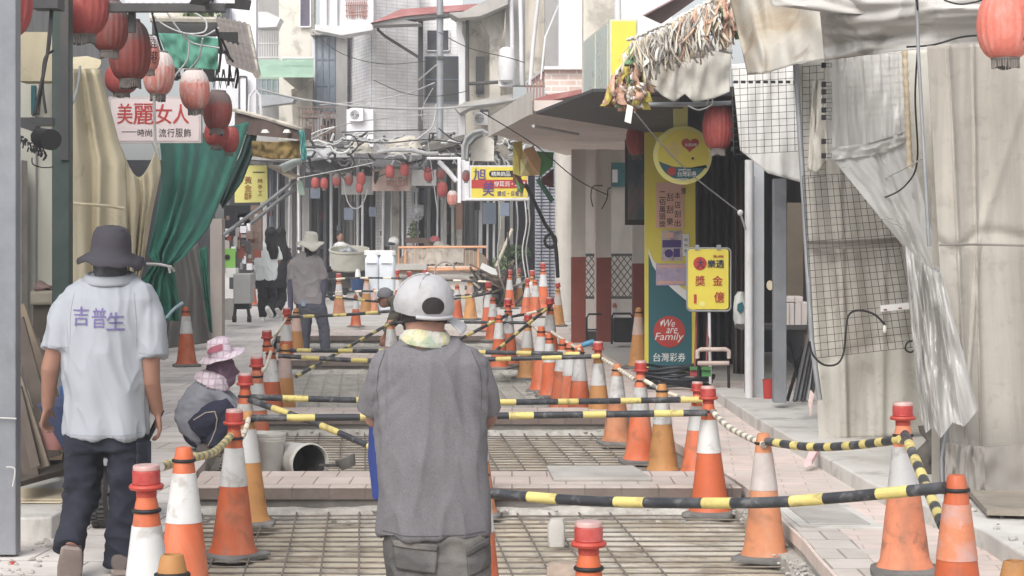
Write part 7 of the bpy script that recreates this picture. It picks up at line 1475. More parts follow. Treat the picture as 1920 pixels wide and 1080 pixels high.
# --- the man in the foreground, from behind: grey shirt, white cap
Y1 = 7.1; j = J(Y1); shirt_g = M('grey_marl', (115,113,118), .95, .1, 3, .25, 260, fine=170, stain=(104,100,104), sa=.35, sscale=2.4, streak=3, spec=.1)
t = thing('person', 'man seen from behind in a grey T-shirt, white cap and pale neck towel', 'person', (j(820, 432).x, Y1, -.165))
b = MB(); head(b, j(795, 575, .02), (.15, 1, -.25), 1.0); b.tube([j(796, 590, .02), j(797, 615, .01), j(797, 640, 0), j(800, 680, .02)], [.078, .070, .070, .085], 16); b.loft(rings_px([(672, 802, 50, .05, .02), (700, 806, 66, .08, .02), (850, 811, 80, .1, 0), (990, 815, 85, .1, 0)], Y1), 20)
for sx, ex, wx in ((715, 700, 740), (898, 912, 880)):
    b.tube([j(lerp(sx, 806, .25), 705, .03), j(ex, 790, .10), j(wx, 830, .33)], [.034, .040, .03], 14); w = j(wx, 830, .33); hand(b, w, (.2 if wx < 800 else -.2, 1, -.1), (0, 0, -1), (1 if wx < 800 else -1, 0, 0), .9)
for hx in (772, 866): b.tube([j(hx, 1010), j(hx, 1180, .02), j(hx, 1350)], [.08, .055, .035], 14)
put(remesh(b, .009, 3), 'body', skin_n, t)
b = MB(); b.loft(rings_px([(634, 800, 40, .055, .01), (645, 800, 64, .075, .01), (657, 803, 92, .10, .02), (678, 806, 106, .122, .02), (720, 808, 103, .135, .02), (790, 809, 100, .14, .01), (860, 811, 100, .14, 0), (930, 813, 102, .14, 0), (985, 815, 104, .145, 0), (1002, 815, 104, .145, 0)], Y1), 36, 2.3)
for pts in ([(748, 690, .02), (722, 696, .03), (704, 735, .05), (692, 776, .08)], [(864, 690, .02), (890, 696, .03), (906, 735, .05), (914, 776, .08)]):
    q = [j(*p) for p in pts]; b.tube(q, [.05, .062, .060, .060], 18)
me = remesh(b, .008, 6, foldfn(.013, 8, 1.7, 3, .35)); 
def creases(p, n):                                   # creases at the armpits and the slack above the hem
    k = 0
    for ax, s_ in ((708, 1), (905, -1)):
        q = j(ax, 740); d = (p.x - q.x) * s_; h = p.z - q.z
        if -.02 < d < .16 and -.25 < h < .1: k += .004 * math.sin((h - d * .9) * 95) * math.exp(-abs(d) * 14) * math.exp(-abs(h) * 6)
    k += .0035 * math.sin(p.x * 48 + 2 * nz((p.x * 4, p.z * 3, 1))) * max(0, min(1, (1.05 - p.z) / .45)) * .8
    q = nz((p.x * 15 + p.z * 2, p.y * 8, p.z * 4.5 + 7)); k += .0055 * ((1 - abs(q)) ** 7 - .2) * (.4 + .6 * abs(nz((p.x * 4, 3, p.z * 3))))
    return p + n * k
nn = [v.normal.copy() for v in me.vertices]
for v, n_ in zip(me.vertices, nn): v.co = creases(v.co.copy(), n_)
bvS = bvh_of(me); sh1 = put(me, 'shirt', shirt_g, t)
def seam(par, bv, pix, jj, r, mat, name='seam'):
    b = MB(); pts = [jj(x, y) for i in range(len(pix) - 1) for x, y in [(lerp(pix[i][0], pix[i+1][0], k / 8), lerp(pix[i][1], pix[i+1][1], k / 8)) for k in range(8)]] + [jj(*pix[-1])]; b.v = pts; onto(b, bv, .0005); q = [p for p in b.v if abs(p.y - jj(0, 0).y) < .4]; return MB().tube(q, r, 5).build(name, mat, par, smooth=70)
seam_g = M('seam_dark', (78,76,82), .95)
for pix in ([(724, 655), (712, 690), (708, 730), (712, 765)], [(884, 655), (900, 690), (904, 730), (902, 765)], [(718, 990), (760, 993), (810, 994), (870, 993), (910, 990)], [(758, 646), (797, 656), (838, 646)]): seam(sh1, bvS, pix, j, .0018, seam_g)
pant_g = M('grey_work_trousers', (84,82,82), .9, .15, 5, .3, 120, stain=(140,134,128), sa=.55, sscale=3, streak=1)
b = MB(); b.loft(rings_px([(975, 818, 95, .12, 0), (1020, 820, 101, .135, 0), (1090, 822, 102, .14, 0), (1130, 822, 100, .13, 0)], Y1), 30, 2.3)
for hx in (772, 868): b.tube([j(hx, 1080), j(hx, 1200, .01), j(hx, 1360)], [.098, .085, .065], 18)
me = remesh(b, .01, 4, foldfn(.010, 9, 9, 5)); bv = bvh_of(me); put(me, 'trousers', pant_g, t)
for pix in ([(738, 1003), (824, 1010), (820, 1062), (746, 1056)], [(876, 1022), (918, 1002), (920, 1056), (880, 1070)]):
    b = MB(); 
    def pf(u, v, pix=pix): a = lerp(Vector(pix[0]), Vector(pix[1]), u); c = lerp(Vector(pix[3]), Vector(pix[2]), u); q = lerp(a, c, v); return j(q.x, q.y)
    b.grid(pf, 16, 12); onto(b, bv, .009); o = b.build('pocket', pant_g, t, smooth=80, solid=.006)
    b = MB(); b.grid(lambda u, v, pf=pf: pf(u, v * .22), 16, 4); onto(b, bv, .014); b.build('pocket_flap', pant_g, o, smooth=80, solid=.005)
for hx in (772, 868): shoe(t, (j(hx, 432).x, Y1 - .07, -.15), (j(hx, 432).x + (.02 if hx > 800 else -.02), Y1 + .20, -.15), .045, MBLK, grey_wall)
towel = M('patterned_towel', (190,188,182), .95, .06, 8, .5, 120, stain=(196,188,90), sa=.9, sscale=11, gr=((120,150,120), .7, 9))
b = MB()
def towf(u, v):
    a = 6.28319 * u; r = lerp(.088, .070, v) + .004 * nz((math.cos(a) * 3, math.sin(a) * 3, v * 4)) + .006 * math.sin(v * math.pi); q = j(797, lerp(643, 620, v) + (5 * math.cos(a) if v < .5 else 3 * math.cos(2 * a + 1)), .01)
    return q + Vector((r * math.cos(a), r * .95 * math.sin(a), .012 * math.sin(a) * (1 - v)))
b.grid(towf, 60, 14); b.build('towel', towel, t, smooth=80, solid=.010)
cap_w = M('cap_white', (166,166,170), .8, .04, 5, .12, 160, stain=(166,166,170), sa=.5, sscale=4, gr=((140,136,130), .35, 9))
c = j(795, 574, .02); Mx = Matrix.Rotation(rad(6), 3, 'Y') @ Matrix.Rotation(rad(8), 3, 'X'); b = MB(); seg, rn = 72, 26; Rx, Ry, Rz = .110, .118, .116
for i in range(rn + 1):
    th = lerp(-.30, math.pi / 2, i / rn)
    for k in range(seg):
        a = 2 * math.pi * k / seg; rr = math.cos(th) ** .8 if th > 0 else 1 + .10 * th; b.v.append(c + Mx @ Vector((Rx * rr * math.cos(a), Ry * rr * math.sin(a), Rz * math.sin(th) * (1 if th > 0 else .62))))
for i in range(rn):
    for k in range(seg):
        ids = (i*seg+k, i*seg+(k+1) % seg, (i+1)*seg+(k+1) % seg, (i+1)*seg+k)
        b.face(ids)
for v in b.v: d_ = (v - c); v += d_.normalized() * (.0055 * nz(d_ * 13 + Vector((4, 2, 1))) + .003 * nz(d_ * 34))
bvc = BVHTree.FromPolygons([v.copy() for v in b.v], b.f); cp = b.build('cap', cap_w, t, smooth=60)
for k_ in range(6):
    a_ = 6.2832 * (k_ + .25) / 6; MB().tube([c + Mx @ Vector((Rx * math.cos(th) ** .8 * math.cos(a_), Ry * math.cos(th) ** .8 * math.sin(a_), Rz * math.sin(th))) for th in [i * 1.5 / 14 for i in range(15)]], .0016, 5).build('panel_seam', M('seam_grey', (168,168,172), .9), cp)
b = MB(); b.grid(lambda u, v: j(814 + 20.5 * v * math.cos(6.2832 * u), min(587, 573 + 17.5 * v * math.sin(6.2832 * u))), 40, 6); onto(b, bvc, .003); b.build('back_opening', M('dark_hair', (48,44,46), .8, .2, 30, .3, 120), cp, smooth=60)
hb_ = j(796, 582, .02); b = MB(); b.grid(lambda u, v: hb_ + Vector((.0815 * math.cos(lerp(3.05, 6.38, u)) * (1 - .06 * v), .099 * math.sin(lerp(3.05, 6.38, u)) * (1 - .10 * v), lerp(.0, -.050 + .014 * math.sin(u * 3.14) + .004 * nz((u * 30, 1, 1)), v))), 40, 8); b.build('hair', MATS['dark_hair'], t, smooth=70, solid=.006)
b = MB()
def brimf(u, v):
    a = lerp(-1.15, 1.15, u); d = lerp(.085, .175 - .025 * abs(math.sin(a)), v); ang = a * .8; q = Vector((math.sin(ang + .95) * d, math.cos(ang + .95) * d * 1.05, -.03 - .035 * v - .02 * math.sin(a) ** 2 * v)); return c + Mx @ q
b.grid(brimf, 24, 8); b.build('brim', cap_w, cp, smooth=60, solid=.004)
b = MB(); b.tube([c + Mx @ Vector((Rx * 1.005 * math.cos(a), Ry * 1.005 * math.sin(a), -.022)) for a in [lerp(-1.75, -.35, i / 16) for i in range(17)]], .007, 8); b.build('strap', cap_w, cp, smooth=60); b = MB(); b.ball(c + Mx @ Vector((0, 0, Rz + .003)), (.009, .009, .006), 10, 6); b.build('button', cap_w, cp, smooth=60)
b = MB(); b.loft([(j(716, 800, .30), (.065, 0, 0), (0, .12, 0)), (j(718, 870, .30), (.07, 0, 0), (0, .13, 0)), (j(722, 950, .30), (.06, 0, 0), (0, .12, 0))], 20, 4); b.v = [v + Vector((.008 * nz(v * 8), 0, 0)) for v in b.v]; tag(b.build('bag', M('royal_blue', (38,60,140), .6, .1, 4, .1), smooth=60), 'blue bag carried in front of the man in grey, showing beside his left hip', 'bag')

# --- the man walking at the left: white polo shirt, dark bucket hat
Y2 = 9.5; j = J(Y2); jeans = M('dark_denim', (30,33,48), .9, .14, 5, .25, 140, stain=(60,64,80), sa=.4, sscale=3, streak=1); polo = M('white_polo', (148,153,162), .85, .03, 3, .12, 200, spec=.15)
t = thing('person', 'walking man in a white polo shirt with purple characters, dark jeans and bucket hat', 'person', (j(200, 432).x, Y2, 0))
b = MB(); head(b, j(208, 470, .02), (0, 1, -.12), 1.02); b.tube([j(208, 490, .01), j(206, 520), j(204, 560)], [.062, .064, .085], 16); b.loft(rings_px([(550, 202, 45, .06, 0), (600, 200, 60, .09, 0), (780, 198, 62, .1, 0), (808, 197, 62, .1, 0)], Y2), 20)
b.tube([j(138, 590), j(114, 630, -.02), j(96, 690, -.02), j(84, 765, .06)], [.055, .05, .045, .030], 14); hand(b, j(84, 765, .06), (-.30, .35, -.9), (.9, .2, 0), (.1, 1, .2), .85)
b.tube([j(272, 595), j(283, 650, -.03), j(283, 715, -.01), j(291, 775, .06)], [.055, .05, .046, .031], 14); hand(b, j(291, 775, .06), (.12, .12, -1), (-.9, .3, 0), (-.1, 1, 0), .75)
b.tube([j(234, 830), j(232, 945, .01), j(229, 1050, .0)], [.075, .052, .038], 12); b.tube([j(162, 830), j(150, 940, .03), j(150, 1015, -.2)], [.075, .052, .038], 12)
put(remesh(b, .007, 3), 'body', skin_t, t)
b = MB(); b.loft([(j(207, 460, 0), (.082, 0, 0), (0, .085, 0)), (j(207, 480, 0), (.084, 0, 0), (0, .087, 0)), (j(207, 505, 0), (.080, 0, 0), (0, .082, 0)), (j(206, 520, 0), (.088, 0, 0), (0, .088, 0))], 24); put(remesh(b, .01, 2, foldfn(.003, 30, 26, 4)), 'neck_gaiter', M('gaiter_grey', (74,76,82), .9, .25, 26, .3, 120, stain=(112,114,120), sa=.5, sscale=9), t)
b = MB(); b.loft(rings_px([(512, 206, 34, .06, 0), (524, 205, 56, .08, 0), (537, 203, 78, .10, 0), (560, 201, 90, .12, 0), (600, 199, 88, .135, 0), (660, 197, 82, .14, 0), (740, 197, 78, .14, 0), (800, 197, 80, .145, 0), (818, 197, 80, .145, 0)], Y2), 36, 2.3)
b.tube([j(165, 562), j(136, 572), j(122, 605, -.01), j(113, 657, -.02)], [.06, .072, .082, .090], 18); b.tube([j(240, 562), j(268, 573), j(282, 610, -.01), j(289, 670, -.03)], [.06, .068, .074, .072], 18)
me = remesh(b, .009, 5, foldfn(.014, 8, 1.6, 12, .35))
nn = [v.normal.copy() for v in me.vertices]
for v, n_ in zip(me.vertices, nn):
    p = v.co; k = .009 * math.sin(p.x * 34 + 4 * nz((p.x * 3, p.z * 2, 4)) + p.z * 3) * max(0, min(1, (1.25 - p.z) / .4)); q = nz((p.x * 13 + p.z * 3, p.y * 8, p.z * 4 + 3)); v.co = p + n_ * (k + .006 * ((1 - abs(q)) ** 7 - .2))
bv = bvh_of(me); sh = put(me, 'polo_shirt', polo, t); seam_w = M('seam_pale', (140,144,156), .95)
for pix in ([(146, 548), (140, 590), (142, 640)], [(258, 548), (262, 600), (262, 650)], [(126, 808), (160, 811), (200, 811), (240, 811), (270, 808)], [(88, 644), (112, 648), (140, 650)], [(266, 660), (290, 662), (310, 660)]): seam(sh, bv, pix, j, .002, seam_w)
b = MB(); write(b, '吉', 147, 573, 177, 608, Y2, bold=.012); write(b, '普', 184, 575, 211, 612, Y2, bold=.012); write(b, '生', 212, 583, 243, 616, Y2, bold=.012, shear=.02); half = None
bb = MB()                                            # finer triangles so that the print follows the cloth
vs = [v.copy() for v in b.v]; 
bm_ = bmesh.new(); bmv = [bm_.verts.new(v) for v in vs]
for f in b.f:
    try: bm_.faces.new([bmv[i] for i in f])
    except ValueError: pass
bmesh.ops.triangulate(bm_, faces=bm_.faces); bmesh.ops.subdivide_edges(bm_, edges=[e for e in bm_.edges if e.calc_length() > .012], cuts=2, use_grid_fill=True); bm_.verts.ensure_lookup_table()
bb.v = [v.co.copy() for v in bm_.verts]; bb.f = [tuple(v.index for v in f.verts) for f in bm_.faces]; bm_.verts.index_update(); bb.f = [tuple(v.index for v in f.verts) for f in bm_.faces]; bb.m = [0] * len(bb.f); bm_.free()
onto(bb, bv, .005); bb.build('lettering', M('print_purple', (104,92,150), .7, .1, 9, 0), sh)
b = MB(); b.tube([j(206, 519, 0) + Vector((.105 * math.cos(a), .096 * math.sin(a) + .005, .016 * math.sin(a))) for a in [2 * math.pi * i / 40 for i in range(41)]], .02, 12); b.tube([j(206, 526, 0) + Vector((.118 * math.cos(a), .105 * math.sin(a) + .005, .016 * math.sin(a))) for a in [2 * math.pi * i / 40 for i in range(41)]], .014, 12); put(remesh(b, .008, 3), 'collar', polo, sh)
b = MB(); b.loft(rings_px([(780, 197, 68, .12, 0), (820, 197, 77, .135, 0), (842, 197, 78, .12, 0)], Y2), 26, 2.3); b.tube([j(238, 838), j(235, 945, .01), j(232, 1050, 0), j(231, 1062, 0)], [.098, .082, .086, .088], 18); b.tube([j(158, 838), j(150, 940, .03), j(144, 985, -.10), j(145, 1018, -.19)], [.098, .086, .068, .074], 18)
me = remesh(b, .009, 4, foldfn(.012, 9, 9, 16)); bv = bvh_of(me); tr = put(me, 'jeans', jeans, t)
b = MB(); b.grid(lambda u, v: j(lerp(262, 284, u), lerp(826, 880, v)), 8, 12); onto(b, bv, .012)
for p in b.v: p.y = min(p.y, Y2 - .01)
b.build('side_pocket', jeans, tr, smooth=80, solid=.01)
brn = M('brown_shoe', (92,80,78), .7, .15, 9, .2); sol = M('shoe_sole', (126,112,106), .8, .15, 9, .2)
shoe(t, j(231, 1064, -.09), (j(228, 0).x - .0, Y2 + .17, .045), .052, brn, sol); shoe(t, j(154, 1012, -.22), j(138, 1086, -.10), .056, brn, sol, (0, .8, .5), .085)
o = bucket_hat(t, j(208, 474, 0), .094, .128, .158, M('hat_charcoal', (60,57,66), .9, .08, 6, .2, 120, stain=(88,84,94), sa=.4), (rad(5), rad(4)), .050, waves=.035, seed=2)
c = j(236, 440); b = MB(); b.tube([c + Vector((.017 * math.cos(q), -.068, .022 * math.sin(q))) for q in [6.2832 * i / 24 for i in range(25)]], .0022, 6)
b.build('ring_emblem', MBLK, o)

# --- the woman crouching at the left
Y3 = 14.8; j = J(Y3); t = thing('person', 'crouching woman with a pink crowned wide hat, purple scarf, grey top and navy trousers', 'person', (j(385, 432).x, Y3, 0))
b = MB(); head(b, j(412, 690), (1, .15, -.15), 1.0); b.tube([j(408, 705), j(395, 725)], [.06, .07], 12); b.tube([j(397, 728), j(384, 765), j(378, 800)], [.07, .09, .09], 14)
for dy in (-.14, .14):
    b.tube([j(398, 724, dy * .7), j(426, 750, dy * .8), j(444, 772, dy * .4)], [.045, .038, .028], 12); hand(b, j(444, 772, dy * .4), (.5, 0, -.9), (0, -dy, -.3), (.8, 0, .5), .6); b.tube([j(366, 805, dy * .7), j(432, 762, dy), j(398, 835, dy)], [.07, .05, .035], 12)
put(remesh(b, .009, 3), 'body', skin_t, t)
b = MB(); b.loft([(j(x, y), (a * .92, 0, -a * .38), (0, w, 0)) for x, y, a, w in ((374, 832, .07, .14), (366, 818, .135, .18), (366, 796, .168, .2), (372, 770, .168, .2), (383, 746, .15, .2), (396, 725, .12, .19), (407, 709, .07, .11))], 26)
for dy in (-.12, .12): b.tube([j(396, 722, dy * .9), j(410, 738, dy), j(427, 752, dy), j(441, 768, dy * .6)], [.07, .062, .054, .045], 14)
put(remesh(b, .012, 4, foldfn(.008, 8, 8, 22)), 'top', M('grey_top', (126,128,138), .9, .1, 4, .2, 120, stain=(150,150,158), sa=.4), t)
nv = M('navy_trousers', (42,44,68), .85, .12, 4, .2, 100, stain=(62,64,88), sa=.3); b = MB(); b.ball(j(376, 808), (.13, .18, .13), 18, 12)
for dy in (-.15, .15): b.tube([j(374, 800, dy * .8), j(404, 774, dy), j(432, 760, dy), j(434, 772, dy), j(425, 800, dy), j(404, 834, dy)], [.115, .102, .078, .078, .074, .062], 16)
me = remesh(b, .012, 4, foldfn(.007, 9, 9, 24)); bv = bvh_of(me); tr = put(me, 'trousers', nv, t)
seam(tr, bv, [(372, 782), (395, 768), (412, 766), (416, 780), (412, 800), (404, 820), (396, 834)], j, .005, M('piping_tan', (176,160,140), .8), 'piping')
for dy in (-.12, .12): shoe(t, j(374, 846, dy), j(420, 848, dy), .045, M('grey_shoe', (98,94,92), .8, .15, 9, .2), sol)
plaid = bricks('pink_plaid', (220,206,216), (212,192,206), (196,172,192), .05, .05, ms=.006, axes='xz', offset=0, stain=(228,222,226), sa=.4)
b = MB(); b.loft([(j(396, 722), (.135, 0, -.05), (0, .2, 0)), (j(400, 710), (.125, 0, -.045), (0, .17, 0)), (j(406, 697), (.085, 0, -.02), (0, .11, 0))], 24); put(remesh(b, .012, 3, foldfn(.008, 14, 10, 26)), 'cape_collar', plaid, t)
b = MB(); head(b, j(414, 692), (1, .15, -.15), 1.16); b.tube([j(414, 700), j(418, 716), j(428, 728)], [.095, .085, .05], 14); put(remesh(b, .012, 3, foldfn(.005, 18, 16, 27)), 'face_scarf', M('purple_scarf', (116,84,106), .9, .25, 30, .2, 120, stain=(150,120,140), sa=.6, sscale=14), t)
hatp = M('pink_hat', (172,84,104), .85, .1, 6, .2, 100); o = bucket_hat(t, j(414, 664, 0), .092, .125, .185, plaid, (rad(10), rad(-13)), .012, waves=.012, seed=5)
b = MB(); c = j(412, 658, 0); b.loft([(c + Vector((-.012, -.048, .0)), (.076, 0, .017), (0, .070, 0)), (c + Vector((-.008, -.046, .045)), (.068, 0, .016), (0, .066, 0)), (c + Vector((.0, -.036, .085)), (.04, 0, .012), (0, .045, 0))], 20); b.build('crown_patch', hatp, o, smooth=60)

# --- the man further up, grey shirt and blue sleeves
Y4 = 28.4; j = J(Y4); t = thing('person', 'man farther up the street in a white sun hat, grey shirt and blue sleeves', 'person', (j(585, 432).x, Y4, -.165))
b = MB(); head(b, j(583, 464), (-.2, 1, -.2), 1.0); b.tube([j(581, 472), j(577, 490)], [.06, .075], 12); b.loft(rings_px([(490, 574, 22, .08, 0), (560, 576, 24, .09, 0)], Y4), 18)
b.tube([j(549, 492), j(545, 525), j(545, 560, .03), j(543, 592, .05)], [.05, .042, .038, .028], 12); hand(b, j(543, 592, .05), (0, .1, -1), (.9, 0, 0), (0, 1, 0), .6); b.tube([j(601, 490), j(606, 525), j(606, 552), j(603, 572, .1)], [.05, .042, .038, .028], 12); hand(b, j(603, 572, .1), (-.2, .8, -.5), (-.9, 0, 0), (0, .3, 1), .6)
b.tube([j(573, 566), j(572, 612), j(571, 655)], [.07, .05, .035], 12); b.tube([j(598, 566), j(606, 612), j(608, 655)], [.07, .05, .035], 12); put(remesh(b, .011, 3), 'body', skin_t, t)
b = MB(); b.loft(rings_px([(474, 579, 13, .06, 0), (481, 577, 24, .085, 0), (490, 575, 31, .11, 0), (515, 574, 29, .125, 0), (545, 576, 27, .125, 0), (570, 580, 28, .13, 0)], Y4), 28, 2.3); b.tube([j(552, 492), j(547, 508), j(546, 524)], [.07, .07, .065], 14); b.tube([j(597, 490), j(604, 506), j(607, 524)], [.07, .068, .062], 14)
put(remesh(b, .012, 4, foldfn(.014, 7, 3.5, 31)), 'shirt', M('grey_shirt', (152,146,149), .9, .1, 4, .2, 100, stain=(110,104,106), sa=.4), t)
slv = M('blue_sleeve', (98,98,124), .8, .1, 6, .1); b = MB(); b.tube([j(545, 520), j(544.5, 545, .015), j(544, 582, .045)], [.052, .047, .036], 14); b.build('sun_sleeve', slv, t, smooth=60); b = MB(); b.tube([j(606, 520), j(606, 552), j(604, 568, .07)], [.050, .046, .036], 14); b.build('sun_sleeve', slv, t, smooth=60)
b = MB(); b.loft(rings_px([(556, 580, 26, .11, 0), (580, 585, 29, .13, 0), (588, 586, 29, .12, 0)], Y4), 24, 2.3); b.tube([j(573, 578), j(572, 615), j(570, 655)], [.108, .09, .08], 16); b.tube([j(600, 578), j(607, 615), j(610, 655)], [.098, .082, .072], 16)
me = remesh(b, .012, 4, foldfn(.009, 9, 7, 33)); bv = bvh_of(me); tr = put(me, 'trousers', M('slate_trousers', (84,86,102), .9, .12, 5, .2, 100, stain=(108,104,108), sa=.5), t)
b = MB(); b.grid(lambda u, v: j(lerp(566, 575, u), lerp(546, 560, v) + 14), 6, 8); onto(b, bv, .012); b.build('pocket_cloth', M('pale_blue_cloth', (140,164,196), .8), tr, solid=.01, smooth=80)
for x in (570, 609): shoe(t, j(x, 664, -.06), j(x - 3, 664, .2), .05, MBLK, sol)
b = MB(); head(b, j(583, 465), (-.2, 1, -.2), 1.12); b.tube([j(582, 470), j(579, 485)], [.075, .09], 12); put(remesh(b, .014, 2), 'head_scarf', M('dark_scarf', (70,68,72), .9, .2, 12, .2), t)
bucket_hat(t, j(582, 452), .105, .135, .20, M('sun_hat_white', (214,210,196), .85, .06, 5, .15, 80), (rad(8), rad(6)), .05, waves=.05, seed=9)

# --- two women walking away on the left pavement
Y5 = 36.0; j = J(Y5); hairm = M('black_hair', (30,27,29), .6, .15, 30, .2, 60)
t = thing('person', 'woman walking away in a white T-shirt, black trousers and white shoes with long black hair', 'person', (j(502, 432).x, Y5, 0))
def walker(t, j, Y, x0, tee, teec, pants, shoes_, dark=False):
    b = MB(); head(b, j(x0 + 7, 441), (0, 1, 0), .98); b.tube([j(x0 + 6, 447), j(x0 + 2, 462)], [.05, .07], 12); b.loft(rings_px([(462, x0, 14, .07, 0), (520, x0, 15, .08, 0)], Y), 16)
    b.tube([j(x0 - 19, 466), j(x0 - 22, 500), j(x0 - 18, 520, .08)], [.042, .035, .026], 10); hand(b, j(x0 - 18, 520, .08), (0, .4, -1), (1, 0, 0), (0, 1, 0), .5); b.tube([j(x0 + 20, 466), j(x0 + 23, 490), j(x0 + 17, 497, .2)], [.042, .035, .026], 10); hand(b, j(x0 + 17, 497, .2), (-.2, 1, .3), (-1, 0, 0), (0, 0, 1), .5)
    b.tube([j(x0 - 6, 530), j(x0 - 7, 565), j(x0 - 6, 595)], [.07, .05, .035], 10); b.tube([j(x0 + 8, 530), j(x0 + 10, 562, .05), j(x0 + 6, 580, -.25)], [.07, .05, .035], 10); put(remesh(b, .012, 3), 'body', skin_t, t)
    b = MB(); b.loft(rings_px([(452, x0 + 3, 8, .06, 0), (457, x0 + 2, 16, .08, 0), (463, x0, 22, .10, 0), (490, x0 - 1, 22, .12, 0), (526, x0 - 2, 22, .13, 0)], Y), 24, 2.3); b.tube([j(x0 - 17, 465), j(x0 - 21, 480), j(x0 - 22, 490)], [.06, .065, .065], 12); b.tube([j(x0 + 17, 464), j(x0 + 22, 478), j(x0 + 23, 487)], [.06, .065, .065], 12); put(remesh(b, .014, 4, foldfn(.012, 8, 3, 41)), 'top' if dark else 'tshirt', teec, t)
    b = MB(); b.loft(rings_px([(518, x0 - 1, 19, .11, 0), (532, x0, 21, .12, 0), (540, x0, 20, .11, 0)], Y), 20, 2.3); b.tube([j(x0 - 7, 536), j(x0 - 8, 565), j(x0 - 7, 594)], [.10, .085, .075], 14); b.tube([j(x0 + 9, 536), j(x0 + 11, 562, .06), j(x0 + 7, 578, -.22)], [.10, .085, .07], 14); put(remesh(b, .014, 4, foldfn(.01, 9, 7, 43)), 'trousers', pants, t)
    shoe(t, j(x0 - 8, 601, -.05), (j(x0 - 9, 0).x, Y + .18, .02), .045, shoes_, SWH); shoe(t, j(x0 + 4, 577, -.30), j(x0 + 12, 593, -.15), .045, shoes_, SWH, (0, .8, .5))
    b = MB(); b.ball(j(x0 + 8, 438), (.105, .115, .12), 18, 12); b.loft([(j(x0 + 8, 440, -.02), (.10, 0, 0), (0, .08, 0)), (j(x0 + 9, 455, -.05), (.115, 0, 0), (0, .06, 0)), (j(x0 + 12, 470, -.09), (.11, 0, 0), (0, .04, 0)), (j(x0 + 15, 486, -.12), (.06, 0, 0), (0, .02, 0))], 16); put(remesh(b, .014, 2, foldfn(.012, 26, 3, 45)), 'hair', hairm, t)
bk = M('black_cloth', (40,40,44), .9, .15, 5, .2)
walker(t, j, Y5, 500, 0, M('mint_white_tee', (214,222,220), .85, .03, 4, .1), bk, SWH)
Y6 = 37.4; j = J(Y6); t = thing('person', 'woman in black with long dark hair, half hidden beside the one in the white T-shirt', 'person', (j(524, 432).x, Y6, 0)); walker(t, j, Y6, 518, 0, M('dark_top', (50,46,52), .9, .15, 5, .2), bk, bk, True)

# --- the stooping worker behind the white cap
Y7 = 25.6; j = J(Y7); t = thing('person', 'stooping worker in a grey cap and dark camouflage clothes, half hidden behind the white cap', 'person', (j(750, 432).x, Y7, -.165))
b = MB(); head(b, j(724, 560), (-1, .1, -.7), 1.0); b.tube([j(732, 560), j(742, 564)], [.06, .07], 12); b.tube([j(745, 568), j(765, 582), j(780, 608)], [.09, .11, .12], 14)
for dy in (-.15, .15): b.tube([j(746, 572, dy), j(738, 602, dy), j(722, 630, dy * .7)], [.05, .042, .03], 12); hand(b, j(722, 630, dy * .7), (-.3, 0, -1), (0, -dy, 0), (-1, 0, 0), .7); b.tube([j(782, 612, dy * .6), j(762, 648, dy), j(778, 690, dy * .8)], [.07, .05, .035], 12)
put(remesh(b, .012, 3), 'body', skin_t, t)
camo = M('camouflage', (92,86,72), .9, .35, 12, .2, 80, stain=(52,46,42), sa=.95, sscale=7); b = MB(); b.tube([j(740, 562), j(748, 568), j(765, 582), j(784, 610)], [.09, .16, .185, .17], 18)
for dy in (-.17, .17): b.tube([j(746, 570, dy), j(738, 600, dy * 1.05), j(726, 622, dy * .8)], [.08, .07, .06], 12)
put(remesh(b, .014, 4, foldfn(.014, 8, 8, 51)), 'jacket', camo, t); b = MB(); b.ball(j(782, 612), (.15, .18, .15), 16, 10)
for dy in (-.12, .12): b.tube([j(784, 610, dy * .8), j(764, 648, dy), j(777, 690, dy)], [.11, .09, .075], 14)
put(remesh(b, .014, 4, foldfn(.012, 8, 8, 53)), 'trousers', M('brown_trousers', (72,66,66), .9, .15, 5, .2, 80, stain=(98,90,86), sa=.4), t)
for dy in (-.11, .11): shoe(t, j(786, 698, dy), j(752, 699, dy), .05, MBLK, sol)
b = MB(); c = j(722, 553); b.ball(c, (.105, .11, .10), 18, 12); b.v = [Vector((v.x, v.y, max(v.z, c.z - .03))) for v in b.v]; o = b.build('cap', M('grey_cap', (112,112,118), .85, .08, 6, .2, 100), t, smooth=60); b = MB(); b.loft([(c + Vector((-.05, 0, -.03)), (0, .09, 0), (.0, 0, .006)), (c + Vector((-.14, 0, -.07)), (0, .08, 0), (0, 0, .005)), (c + Vector((-.18, 0, -.09)), (0, .04, 0), (0, 0, .004))], 14); b.build('brim', MATS['grey_cap'], o, smooth=60)
b = MB(); b.loft([(j(732, 556), (.08, 0, .02), (0, .10, 0)), (j(738, 568), (.08, 0, .03), (0, .12, 0)), (j(744, 576), (.06, 0, .02), (0, .13, 0))], 16); put(remesh(b, .014, 3), 'neck_flap', camo, t)

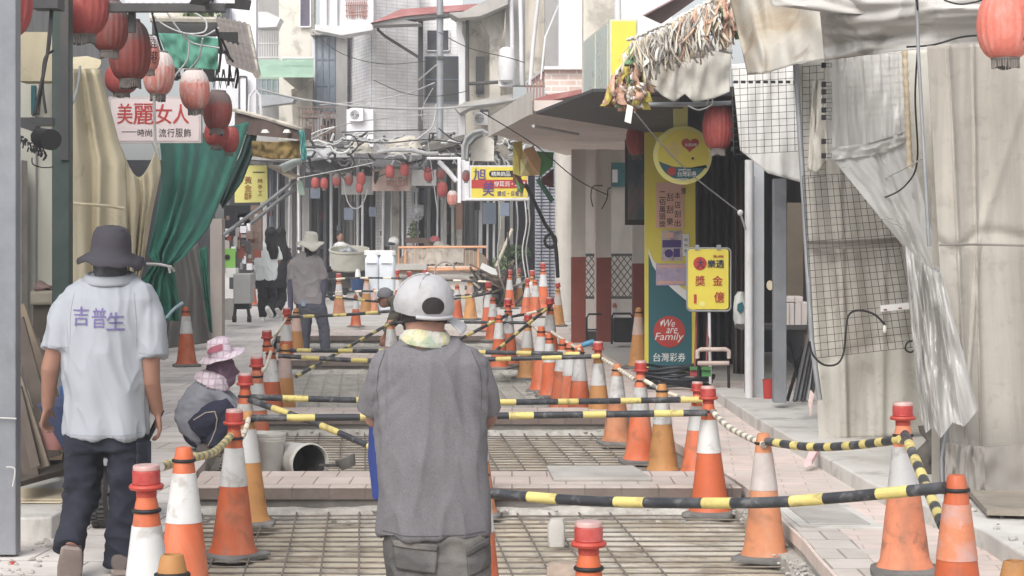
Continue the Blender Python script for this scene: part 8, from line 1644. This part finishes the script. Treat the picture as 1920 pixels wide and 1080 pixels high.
# --- small seated rider far away
Y8 = 46.0; j = J(Y8); t = thing('person', 'small far person with dark hair and a black and white top, above the mixing pan', 'person', (j(640, 432).x, Y8, 0))
b = MB(); head(b, j(638, 444), (.3, -1, 0), 1.0); b.tube([j(638, 450), j(640, 462)], [.055, .07], 12); b.loft(rings_px([(460, 640, 9, .09, 0), (505, 640, 10, .1, 0)], Y8), 14)
for q in (-1, 1): b.tube([j(640 + q * 11, 460), j(640 + q * 13, 478), j(640 + q * 8, 486, -.25)], [.045, .038, .03], 10); hand(b, j(640 + q * 8, 486, -.25), (0, -1, 0), (0, 0, -1), (-q, 0, 0), .8); b.tube([j(640 + q * 6, 505), j(640 + q * 10, 508, -.35), j(640 + q * 9, 545, -.3)], [.07, .055, .04], 10)
put(remesh(b, .013, 3), 'body', skin_t, t); b = MB(); b.loft(rings_px([(453, 639, 5, .06, 0), (457, 639, 12, .1, 0), (480, 640, 12, .12, 0), (508, 640, 12, .13, 0)], Y8), 20)
for q in (-1, 1): b.tube([j(640 + q * 9, 458), j(640 + q * 13, 472)], [.07, .06], 12)
put(remesh(b, .015, 3), 'top', M('patterned_top', (206,204,204), .9, .1, 6, .1, stain=(48,46,50), sa=1, sscale=9), t); b = MB(); b.ball(j(640, 510), (.17, .15, .1), 14, 10)
for q in (-1, 1): b.tube([j(640 + q * 6, 510), j(640 + q * 10, 512, -.35), j(640 + q * 9, 548, -.3)], [.095, .08, .065], 12)
put(remesh(b, .016, 3), 'trousers', bk, t); b = MB(); b.ball(j(637, 441), (.09, .10, .10), 14, 10); b.v = [v + Vector((0, .025, .01)) for v in b.v]; b.build('hair', hairm, t, smooth=60)
for q in (-1, 1): shoe(t, j(640 + q * 9, 552, -.25), j(640 + q * 9, 553, -.45), .045, bk, SWH)
# ------------------------------------------------------------------ thin haze added to lift the far darks
b = MB(); b.box((-60, -30, -1.7), (60, 90, 12)); hz = b.build('haze', bpy.data.materials.new('haze')); hm = hz.data.materials[0]; hm.use_nodes = True; hn = hm.node_tree
for n in list(hn.nodes):
    if n.type == 'BSDF_PRINCIPLED': hn.nodes.remove(n)
pv = hn.nodes.new('ShaderNodeVolumePrincipled'); pv.inputs['Color'].default_value = (.93, .94, .96, 1); pv.inputs['Density'].default_value = .0026; pv.inputs['Anisotropy'].default_value = .2
hn.links.new(pv.outputs['Volume'], hn.nodes['Material Output'].inputs['Volume']); hz['kind'] = 'stuff'
